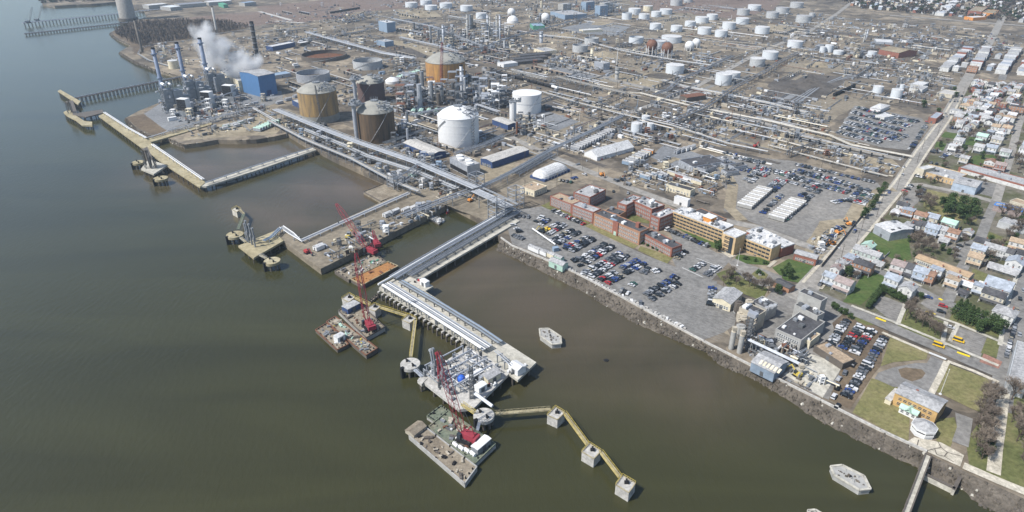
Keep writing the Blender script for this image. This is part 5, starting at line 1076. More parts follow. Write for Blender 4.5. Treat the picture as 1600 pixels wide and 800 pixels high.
bld('mill_lean_to', 'small cream lean-to beside the mill hall', (1255, 530), (1266, 535), (1277, 521), 4, 'cream', 'roof_tan', clutter=3); o, Lx, Wy = bld('river_shed', 'blue-grey riverside shed with skylight strips', (1174, 566), (1210, 583.5), (1229, 564.5), 4.5, 'shed_blue', 'roof_grey', 'gable', rise=1.8)
for k in range(6): part('skylight', MB().add([(-Lx / 2 + 3 + k * Lx / 6.4, -Wy / 2 + .6, 5.05), (-Lx / 2 + 4.1 + k * Lx / 6.4, -Wy / 2 + .6, 5.05), (-Lx / 2 + 4.1 + k * Lx / 6.4, -Wy / 4, 6.0), (-Lx / 2 + 3 + k * Lx / 6.4, -Wy / 4, 6.0)], [(0, 1, 2, 3)]), 'cream', o)
bld('long_shed', 'long low brown-roofed shed along the dirt lot', (1272, 541), (1317, 570), (1326, 556), 3, 'timber', 'roof_tan', clutter=2)
for x, y, lab in ((1142, 545, 'grey mill silo nearer the car park'), (1155, 551, 'grey mill silo beside the steel tower'), (1249, 586, 'short silo with a conical foot on the concrete yard')):
    b0 = px(x, y); s_ = ppm(b0); hh = 27 / vpm(b0) if y < 570 else 10 / vpm(b0); o = thing('silo', lab, 'silo', b0); part('shell', MB().cyl((0, 0, -.2), 4.1 / s_, hh, 18), 'stone', o, smooth=False); part('cap', MB().cyl((0, 0, hh), 4.2 / s_, 1.2, 18, .5), 'tanpipe', o); part('head_house', MB().box((0, 0, hh + 1.6), (2, 2, 1.6)), 'tanpipe', o)
b0 = px(1166, 545); o = thing('elevator_tower', 'dark steel bucket elevator tower beside the mill silos', 'tower', b0, BD); hh = 50 / vpm(b0); mb = MB()
for a, c_ in ((-1.6, -1.6), (1.6, -1.6), (1.6, 1.6), (-1.6, 1.6)): mb.box((a, c_, hh / 2), (.3, .3, hh))
for k in range(9): mb.box((0, -1.6, hh * k / 9), (3.2, .25, .25)).box((1.6, 0, hh * k / 9), (.25, 3.2, .25)).tube((-1.6, -1.6, hh * k / 9), (1.6, -1.6, hh * (k + 1) / 9), .12, 4)
part('frame', mb, 'darksteel', o); part('leg_casing', MB().box((0, 0, hh / 2), (1.2, 1.2, hh)), 'steel', o); part('head', MB().box((0, 0, hh + .8), (4, 3, 2)), 'galv', o)
A, B = px(1168, 530, GZ + 7), px(1250, 569, GZ + 3); o = thing('conveyor', 'long pale conveyor gallery sloping from the elevator tower to the yard', 'conveyor', (A.x, A.y, GZ)); wpart('gallery', MB().tube(A, B, .9, 4), 'galv', o)
for k in range(5): p = A.lerp(B, (k + .5) / 5); wpart('trestle_leg', MB().tube((p.x - 1, p.y, GZ), p, .2, 4).tube((p.x + 1, p.y, GZ), p, .2, 4), 'steel', o)
rnd = random.Random(21)
for i in range(30):
    x, y = rnd.uniform(1150, 1172), rnd.uniform(492, 530); p = px(x, y); s_ = rnd.uniform(1, 2.6); h_ = rnd.uniform(2, 9)
    single('dust_hopper', MB().cyl((0, 0, 0), s_ * .3, h_ * .5, 8, s_).cyl((0, 0, h_ * .5), s_, h_ * .5, 8).box((0, 0, h_ + .3), (s_, s_ * .5, .8)), rnd.choice(('tanpipe', 'timber', 'stone')), 'dusty yellow hopper packed beside the mill block', 'hopper', p, 'hoppers at the mill')
# waterfront hall and bandstand
o, Lx, Wy = bld('waterfront_hall', 'orange-walled hall with grey pitched roof and green porch', (1398.7, 613.5), (1465.4, 644.5), (1473.5, 623.5), 6.2, 'orange_wall' if 'orange_wall' in MATS else mat('orange_wall', (.46, .3, .125), .8).name, 'roof_grey', 'gable', cat='hall', rise=1.5, win=(2, 7, dict(w_=1.3, wh=1.1, fr='buff', sides='fr', z0=1.4)))
po = part('porch', MB().bx(-4.2, 2.4, -Wy / 2 - 3.2, -Wy / 2, 0, 2.6), 'white', o); part('porch_roof', MB().gable(6.8, 3.6, 2.6, 1.1, .2, c=(-.9, -Wy / 2 - 1.6), axis='x'), 'mint', o); part('porch_gable', MB().gable(2.4, 3.8, 2.7, 1.3, .1, c=(-.9, -Wy / 2 - 2), axis='y'), 'mint', o)
for k in range(3): put('window', win_mesh(1, 1.1), o, (-3 + k * 2.1, -Wy / 2 - 3.2, 1))
part('side_porch', MB().bx(-Lx / 2 - 2.4, -Lx / 2, -Wy / 2 - 1.5, Wy / 2 - 2, 0, 2.4), 'cream', o); part('side_porch_roof', MB().bx(-Lx / 2 - 2.6, -Lx / 2, -Wy / 2 - 1.7, Wy / 2 - 1.8, 2.4, 2.6), 'pale_concrete', o); part('vent', MB().cyl((-Lx / 2 + 6, 1, 6.8), .6, 1.1, 8), 'brick', o)
c = px(1441, 676); o = thing('bandstand', 'octagonal white bandstand with grey roof in front of the hall', 'bandstand', c, R(22.5))
part('floor', MB().cyl((0, 0, 0), 4.3, 1.1, 8), 'white', o); part('fascia', ring(4.7, 4.3, 2.9, .8, 8), 'white', o); part('roof', MB().cyl((0, 0, 3.6), 4.75, 1.9, 8, .5), 'roof_grey', o); part('railing', ring(4.5, 4.3, 1.1, 1.0, 8), 'white', o)
for i in range(8): part('post', MB().cyl((4.2 * math.cos(i * math.pi / 4), 4.2 * math.sin(i * math.pi / 4), 0), .15, 3.6, 6), 'white', o)
# ---- industrial sheds
bld('blue_shed', 'blue-walled shed with cream roof left of the white domed tank', (630, 223), (675, 242), (692, 234.5), 5, 'blue', 'pale_concrete', 'gable', rise=1.4); bld('blue_shed', 'large blue-walled shed with cream roof right of the cooling tower', (751, 247.5), (769, 253.5), (818, 231.5), 5.5, 'blue', 'pale_concrete', 'gable_y', rise=1.2, win=(1, 4, dict(w_=1.4, wh=2, sides='f', z0=.4))); bld('blue_shed', 'small blue-walled shed with cream roof behind the white domed tank', (769, 186.5), (793.6, 195.5), (802, 189.5), 5, 'blue', 'pale_concrete', 'gable', rise=.9)
o, Lx, Wy = bld('cooling_tower', 'grey cooling tower box with four white fans on its roof', (702.5, 246.5), (730, 260.5), (740, 251), 8.5, 'galv', 'roof_grey', cat='cooling tower')
for k in range(4): part('fan_stack', MB().cyl((-Lx / 2 + Lx * (k + .5) / 4, (-1) ** k * Wy * .12, 8.5), Lx / 10, 1.5, 14, Lx / 9), 'white', o)
part('louvre', MB().bx(-Lx / 2 + .5, Lx / 2 - .5, -Wy / 2 - .1, -Wy / 2 + .05, .6, 4), 'black', o)
o, Lx, Wy = bld('turbine_hall', 'large bright blue power plant hall with grey pitched roof', (402.6, 119.5), (429, 114.5), (412, 105.5), 23, 'hall_blue', 'roof_grey', 'gable', cat='hall', rise=1.6, door=False); part('roller_door', MB().bx(-3, 3, -Wy / 2 - .1, -Wy / 2 + .1, 0, 6), 'blue', o)
o, Lx, Wy = bld('condenser_house', 'long beige condenser house under the steam cloud', (345, 112), (372, 127), (393, 117), 13, 'cream', 'roof_grey', cat='condenser', clutter=8)
for k in range(5): part('bay_rib', MB().bx(-Lx / 2 + Lx * k / 5, -Lx / 2 + Lx * k / 5 + .6, -Wy / 2 - .4, -Wy / 2, 0, 13), 'steel', o)
for k, (A, B, C, m_, l) in enumerate((((232, 9), (262, 6), (268, 3), 'roof_white', 'widest white-roofed terminal shed at the far river bend'), ((266, 12), (284, 10), (286, 6), 'tank', 'pale round-shouldered terminal shed beside the far conveyor pier'), ((280, 8), (322, 4.5), (326, 1.5), 'house_far', 'dark-walled terminal shed with grey roof at the far bend'), ((326, 4), (362, 1.5), (364, -1.5), 'roof_white', 'long white-roofed terminal shed at the far bend'), ((349, 7.5), (356, 7), (357, 3.5), 'green', 'small bright green terminal building'), ((382, 5), (400, 3), (404, .5), 'skyblue', 'light blue roofed terminal shed'))):
    if m_ == 'house_far': mat('house_far', (.2, .21, .23), .8)
    bld('terminal_shed', l, A, B, C, 7, 'stone' if k != 4 else 'green', m_)
tank(272.5, 108, 15, 12, 'cream', 'roof_white', 'cream tank behind the power plant stacks')
bld('navy_shed', 'navy blue shed with white roof beyond the black chimney', (425.5, 73.5), (461, 66.5), (455, 64.5), 6, 'blue', 'roof_white'); bld('brown_shed', 'small brown shed beside the navy blue shed', (469, 68), (484, 65.5), (481, 63.5), 4, 'timber', 'roof_white'); bld('sky_blue_roof_shed', 'low shed with sky blue roof behind the grey open tank', (427, 119), (455, 114.5), (449, 111), 4, 'galv', 'skyblue'); bld('cream_shed', 'small grey shed half hidden by the mustard tank', (456, 157), (473, 165), (482, 158), 5, 'blue', 'pale_concrete')
bld('blue_unit', 'tall light blue process house far behind the orange tank', (591, 33), (604, 36), (606, 32), 16, 'skyblue', 'roof_white', clutter=4); bld('teal_unit', 'light blue boxy unit behind the grey open tank', (588, 63), (601, 66), (606, 62), 7, 'skyblue', 'roof_grey', clutter=3); bld('blue_unit', 'blue block beyond the white ball tank', (860, 18), (883, 24), (897, 17), 8, 'skyblue', 'roof_grey', clutter=5); bld('teal_hut', 'teal hut beside the railway near the white ball tank', (828, 37), (833, 41), (844, 35), 6, 'green', 'skyblue', clutter=2)
for k, (x, y) in enumerate(((876, 6), (912, 3), (941, 4), (934, 9))): bld('blue_process_block', 'far blue process tower at the refinery edge', (x - 4, y), (x + 4, y + 1), (x + 5, y - 2), 14 + k * 2, 'skyblue' if k % 2 else 'stone', 'roof_grey', group='far blue process towers')
bld('substation_shed', 'white-roofed shed in the gravel substation yard', (905, 46), (911, 48), (928, 42), 3.5, 'cream', 'roof_white'); bld('flat_shed', 'flat grey shed in front of the small open tanks', (834, 76), (851, 81), (861, 76), 4, 'cream', 'roof_grey', clutter=2); bld('box_plant', 'pale green box plant with two vessels by the sand heap', (928.5, 96), (943, 100), (947, 97), 8, 'galv', 'roof_grey', clutter=2); bld('rusty_shed', 'rust-red roofed open shed on the sandy yard', (1062, 149), (1074, 153), (1088, 144), 5, 'timber', 'rust', 'gable_y', rise=.6); bld('white_shed', 'small white shed near the long black sidings', (777, 98), (787, 101), (799, 95), 4, 'white', 'roof_white')
bld('brick_ruin', 'ruined brick shed with sandy pitched roof near the lone white tank', (1374, 77), (1405, 83), (1413, 76), 7, 'brick', 'tan_soil', 'gable', rise=3); bld('white_roof_shed', 'white-roofed shed behind the ruined brick shed', (1369, 65.5), (1396, 67), (1398, 62.5), 3, 'galv', 'roof_white')
for k in range(3): bld('dark_rail_shed', 'long dark rail shed beside the sidings', (786 + k * 10, 96 - k * 5.5), (793 + k * 10, 99 - k * 5.5), (825 + k * 10, 84 - k * 3.5), 3.5, 'timber', 'roof_dark', group='dark rail sheds')
bld('school', 'far brick school with flat orange-tan roof', (1513, 17), (1534, 18.5), (1538, 11), 9, 'brick', 'tan_soil', clutter=2); bld('school_wing', 'orange-roofed lower wing beside the far brick school', (1534, 20), (1555, 21.5), (1556, 16), 7, 'orange', 'tan_soil'); bld('school_wing', 'white-roofed lower wing in front of the far brick school', (1507, 26), (1521, 28), (1523, 24), 5, 'orange', 'roof_white')
# dark-roofed contractor offices
for i, (A, B, C, h_) in enumerate((((1060.6, 250.5), (1082.5, 261.5), (1113.5, 244), 4), ((1086, 260.5), (1102.5, 266), (1113, 258), 3.6), ((1125, 254.5), (1134, 258), (1143, 252), 3.6), ((1138, 257.5), (1147, 262), (1160, 255), 3.6), ((1127, 265.5), (1136, 270), (1147, 263), 3.6), ((1110, 249), (1121, 253), (1132, 246), 3.2))):
    bld('site_office', ('largest', 'second', 'third', 'fourth', 'fifth', 'lightest')[i] + ' dark flat-roofed site office of the contractor compound', A, B, C, h_, 'galv', 'roof_dark' if i < 5 else 'roof_grey', clutter=3, win=(1, 5, SW))
# ---- tents
def tent(A, B, C, h, label, rounded):
    ctr, rz, Lx, Wy = frame3(A, B, C, h); o = thing('marquee', label, 'tent', ctr, rz)
    part('side_wall', MB().bx(-Lx / 2, Lx / 2, -Wy / 2, Wy / 2, 0, h), 'blue' if rounded else 'white', o)
    if rounded:
        mb = MB(); n = 10; vs = []; ys = [(-Wy / 2 - .2, 0), (-Wy / 2 + Wy * .1, .75), (-Wy / 2 + Wy * .2, 1)]; st = [(-.5, 0), (-.44, .7), (-.34, 1), (.34, 1), (.44, .7), (.5, 0)]
        for fy, k in st:
            vs += [(-(Lx / 2 + .2) * math.cos(math.pi * i / n) * (.55 + .45 * k if k < 1 else 1), fy * (Wy + .4), h + Lx * .34 * math.sin(math.pi * i / n) * k) for i in range(n + 1)]
        mb.add(vs, [(j * (n + 1) + i, j * (n + 1) + i + 1, (j + 1) * (n + 1) + i + 1, (j + 1) * (n + 1) + i) for j in range(len(st) - 1) for i in range(n)]); part('canopy', mb, 'roof_white', o)
    else: part('canopy', MB().gable(Lx, Wy, h, Lx * .3, .3, axis='y'), 'roof_white', o); part('end_panel', MB().add([(-Lx / 2, -Wy / 2, h), (Lx / 2, -Wy / 2, h), (0, -Wy / 2, h + Lx * .3)], [(0, 1, 2)]), 'white', o)
    for k in range(1, 8): part('frame_rib', MB().bx(-Lx / 2 - .25, -Lx / 2 - .05, -Wy / 2 + Wy * k / 8 - .1, -Wy / 2 + Wy * k / 8 + .1, 0, h), 'white', o); part('frame_rib', MB().bx(Lx / 2 + .05, Lx / 2 + .25, -Wy / 2 + Wy * k / 8 - .1, -Wy / 2 + Wy * k / 8 + .1, 0, h), 'white', o)
tent((828, 274), (851, 281), (887, 263), 2.0, 'round-topped white marquee with dark blue side walls', True); tent((913, 238.5), (933, 246), (975, 225), 3.2, 'long ridged white marquee beside the grey trailers', False)
# ---- rows of cabins / trailers
def row(p0, p1, n, Lx, Wy, h, wall, roof, label, group, name='site_trailer', rz=None, jit=0):
    A, B = px(*p0), px(*p1); r_ = ang(A, B); d = (B - A)
    if rz is None: Wy = min(Wy, d.length / n * .7)
    for i in range(n):
        p = A.lerp(B, (i + .5) / n); rr = r_ + math.pi / 2 if rz is None else rz
        w_ = wall if isinstance(wall, str) else wall[i % len(wall)]
        o = thing(name, label, 'trailer', (p.x + random.uniform(-jit, jit), p.y + random.uniform(-jit, jit), GZ), rr, group)
        part('body', MB().bx(-Lx / 2, Lx / 2, -Wy / 2, Wy / 2, .5, h), w_, o); part('roof', MB().gable(Lx, Wy, h, Wy * .22, .06, t=.12), roof if isinstance(roof, str) else roof[i % len(roof)], o)
        part('door', MB().bx(-Lx / 2 - .05, -Lx / 2 + .02, -.5, .5, .5, 2.5), 'darksteel', o); part('wheel_skirt', MB().bx(-Lx / 2 + 1, Lx / 2 - 1, -Wy / 2 + .3, Wy / 2 - .3, 0, .6), 'black', o)
row((1211.5, 345), (1248, 316), 12, 11, 3.1, 2.8, 'stone', ('roof_white', 'pale_concrete'), 'white site trailer in the near block of packed trailers', 'near block of white trailers'); row((1162, 326), (1196, 297), 12, 10.5, 3.1, 2.8, 'stone', ('roof_white', 'pale_concrete'), 'white site trailer in the far block of packed trailers', 'far block of white trailers')
row((897, 236), (956, 206), 14, 9, 3.6, 3.2, 'galv', 'roof_grey', 'grey site trailer in the row beside the long marquee', 'grey trailers beside the long marquee'); row((978, 259), (1016, 238), 8, 9, 3.4, 3.2, ('skyblue', 'galv', 'galv', 'cream', 'galv', 'galv', 'cream', 'orange'), 'roof_grey', 'site trailer in the mixed row along the dirt road', 'mixed trailers along the dirt road')
row((401, 206), (434, 192), 8, 8, 3, 3.2, ('galv', 'skyblue', 'galv', 'mint'), 'mint', 'pale green site trailer near the sandy point', 'green trailers near the sandy point'); row((640, 149), (690, 138), 9, 8, 3.4, 3, 'galv', 'roof_grey', 'grey cabin in the compound before the orange tank', 'grey cabins before the orange tank'); row((622, 124), (655, 113), 9, 7, 3, 3, 'galv', 'mint', 'pale cabin in the compound left of the orange tank', 'pale cabins left of the orange tank')
row((640, 178), (700, 178), 5, 12, 4, 4, ('galv', 'mint', 'steel'), 'mint', 'green-roofed cabin behind the white domed tank', 'green cabins behind the domed tank'); row((1004, 280), (1040, 275), 4, 10, 2.8, 2.9, ('skyblue', 'tanpipe', 'skyblue', 'galv'), 'roof_grey', 'storage container in the bend of the dirt road', 'containers in the road bend', 'storage_container', BD); row((1045, 272), (1095, 290), 4, 9, 2.8, 2.9, ('cream', 'brick', 'white', 'cream'), 'roof_grey', 'box trailer parked above the yellow shop', 'box trailers above the yellow shop', 'box_trailer', BD)
row((1055, 240), (1085, 232), 4, 9, 3, 3, ('galv', 'galv', 'white', 'white'), 'roof_grey', 'trailer parked behind the largest site office', 'trailers behind the largest site office', 'box_trailer', AD); row((620, 268), (690, 292), 4, 7, 4, 3, ('white', 'mint', 'white', 'galv'), 'roof_white', 'white cabin on the ground behind the quay pipes', 'cabins behind the quay pipes', 'site_cabin', AD, 2); row((345, 202), (395, 190), 6, 6, 3, 2.8, ('white', 'mint', 'galv'), 'roof_white', 'small cabin on the sandy point', 'cabins on the sandy point', 'site_cabin', AD, 5)
row((600, 340), (660, 322), 5, 6, 3, 2.8, ('white', 'galv', 'white'), 'roof_white', 'white cabin on the middle dock', 'cabins on the middle dock', 'site_cabin', AD, 2); row((497, 388), (500, 392), 1, 6, 4, 2.8, 'white', 'roof_white', 'small white cabin near the tip of the middle dock', None, 'site_cabin', AD)
row((830, 391), (876, 408), 4, 9, 3, 3, ('white', 'white', 'cream', 'mint'), 'roof_grey', 'long trailer on the crest of the river bank', 'trailers on the river bank', 'box_trailer', BD)
bld('bank_shed', 'green shed with grey curved roof on the river bank', (857.5, 407), (879, 416), (887, 411), 3.6, 'mint', 'roof_grey', 'gable', rise=1.2)
row((430, 165), (470, 150), 3, 8, 4, 3, 'galv', 'roof_grey', 'grey hut beside the railway behind the mustard tank', 'huts behind the mustard tank', 'site_cabin', AD)
# ---- railway wagons
def wagons(p0, p1, n, m_, label, group):
    A, B = px(*p0), px(*p1); rz = ang(A, B); ln = (B - A).length / n * .9; me = MB().tube((-ln / 2, 0, 2.5), (ln / 2, 0, 2.5), 1.5, 10).cyl((0, 0, 3.8), .5, .6, 8).mesh('barrel', m_); fr = MB().bx(-ln / 2, ln / 2, -1.2, 1.2, .8, 1.15).mesh('underframe', 'black'); bo = MB().box((0, 0, .45), (2.2, 2.0, .9)).mesh('bogie', 'black')
    for i in range(n):
        p = A.lerp(B, (i + .5) / n); o = thing('tank_wagon', label, 'wagon', (p.x, p.y, GZ + .1), rz, group); put('barrel', me, o); put('underframe', fr, o); put('bogie', bo, o, (-ln * .36, 0, 0)); put('bogie', bo, o, (ln * .36, 0, 0))
wagons((767, 113), (862, 138), 9, 'black', 'black tank wagon in the train by the dark rail sheds', 'train of black tank wagons'); wagons((862, 138), (872, 141), 1, 'white', 'white tank wagon at the end of the black train', None); wagons((1302, 151), (1335, 136), 5, 'black', 'black tank wagon standing beside the curved tracks', 'wagons by the curved tracks'); wagons((516, 21.5), (562, 14), 8, 'black', 'far dark wagon beside the crowded car yard', 'far wagons by the car yard')
# ================================================================ houses
RN = {'roof_grey': 'grey', 'roof_dark': 'black', 'roof_white': 'whitish', 'roof_tan': 'brown', 'house_blue': 'blue-grey', 'house_pink': 'pinkish', 'mint': 'pale green', 'house_rust': 'rust-brown'}
mat('house_blue', (.29, .32, .36), .85, var=.3, scale=.6); mat('house_pink', (.27, .22, .205), .85, var=.3, scale=.6); mat('house_rust', (.24, .145, .1), .85, var=.3, scale=.6)
mat('siding_white', (.54, .54, .52), .8); mat('siding_cream', (.47, .43, .34), .8); mat('siding_grey', (.4, .41, .41), .8); mat('siding_mint', (.4, .46, .42), .8); mat('siding_blue', (.34, .4, .47), .8)
WN = {'siding_white': 'white', 'siding_cream': 'cream', 'siding_grey': 'grey', 'siding_mint': 'mint', 'siding_blue': 'pale blue', 'brick': 'red brick', 'brick2': 'tan brick'}
HCOUNT = []
def house(p, rz, w_, d_, st, roof, rm, wm, place, detail=True, porch=True, group=None):
    h = 2.7 * st; lab = f'{WN[wm]} house with {RN[rm]} {dict(gable="ridged", gable_y="front-gabled", flat="flat", hip="hipped")[roof]} roof {place}'
    o = thing('house', lab, 'house', p, rz, lab)
    rise = min(w_, d_) * .3; fl = roof == 'flat'
    wb = MB().bx(-w_ / 2, w_ / 2, -d_ / 2, d_ / 2, -.3, h)
    if roof == 'gable': wb.add([(-w_ / 2, -d_ / 2, h), (-w_ / 2, d_ / 2, h), (-w_ / 2, 0, h + rise), (w_ / 2, -d_ / 2, h), (w_ / 2, d_ / 2, h), (w_ / 2, 0, h + rise)], [(1, 0, 2), (3, 4, 5)])
    if roof == 'gable_y': wb.add([(w_ / 2, -d_ / 2, h), (-w_ / 2, -d_ / 2, h), (0, -d_ / 2, h + rise), (-w_ / 2, d_ / 2, h), (w_ / 2, d_ / 2, h), (0, d_ / 2, h + rise)], [(1, 0, 2), (3, 4, 5)])
    part('wall', wb, wm, o)
    rf = part('roof', MB().gable(w_, d_, h, rise, .3) if roof == 'gable' else MB().gable(w_, d_, h, rise, .3, axis='y') if roof == 'gable_y' else MB().hip(w_, d_, h, rise) if roof == 'hip' else MB().bx(-w_ / 2 - .15, w_ / 2 + .15, -d_ / 2 - .15, d_ / 2 + .15, h, h + .3), rm, o)
    if detail:
        me = win_mesh(.85, 1.2); k = max(2, int(w_ / 2.4))
        for s_ in range(st):
            for i in range(k):
                if s_ == 0 and i == 0: part('door', MB().bx(-w_ / 2 + .6, -w_ / 2 + 1.6, -d_ / 2 - .06, -d_ / 2 + .03, 0, 2.1), 'darksteel', o)
                else: put('window', me, o, (-w_ / 2 + w_ * (i + .5) / k, -d_ / 2, .9 + s_ * 2.7))
            for i in range(max(1, int(d_ / 4))): put('window', me, o, (w_ / 2, -d_ / 2 + d_ * (i + .5) / max(1, int(d_ / 4)), .9 + s_ * 2.7), math.pi / 2)
        if porch: part('porch_roof', MB().add([(-w_ / 2, -d_ / 2 - 1.8, 2.3), (w_ / 2, -d_ / 2 - 1.8, 2.3), (w_ / 2, -d_ / 2, 2.9), (-w_ / 2, -d_ / 2, 2.9), (-w_ / 2, -d_ / 2 - 1.8, 2.15), (w_ / 2, -d_ / 2 - 1.8, 2.15), (w_ / 2, -d_ / 2, 2.75), (-w_ / 2, -d_ / 2, 2.75)], [(0, 1, 2, 3), (7, 6, 5, 4), (0, 4, 5, 1), (1, 5, 6, 2), (3, 7, 4, 0)]), rm, o); [part('porch_post', MB().box((x_, -d_ / 2 - 1.7, 1.1), (.16, .16, 2.2)), 'siding_white', o) for x_ in (-w_ / 2 + .15, w_ / 2 - .15)]
        put('chimney', MB().box((w_ * .25, d_ * .15, h + rise * .7 + .3), (.6, .6, 1.8 if not fl else 1)).mesh('chimney', 'brick'), rf)
    BLOCKED.append((p[0], p[1], max(w_, d_) * .62)); return o
HB = BD
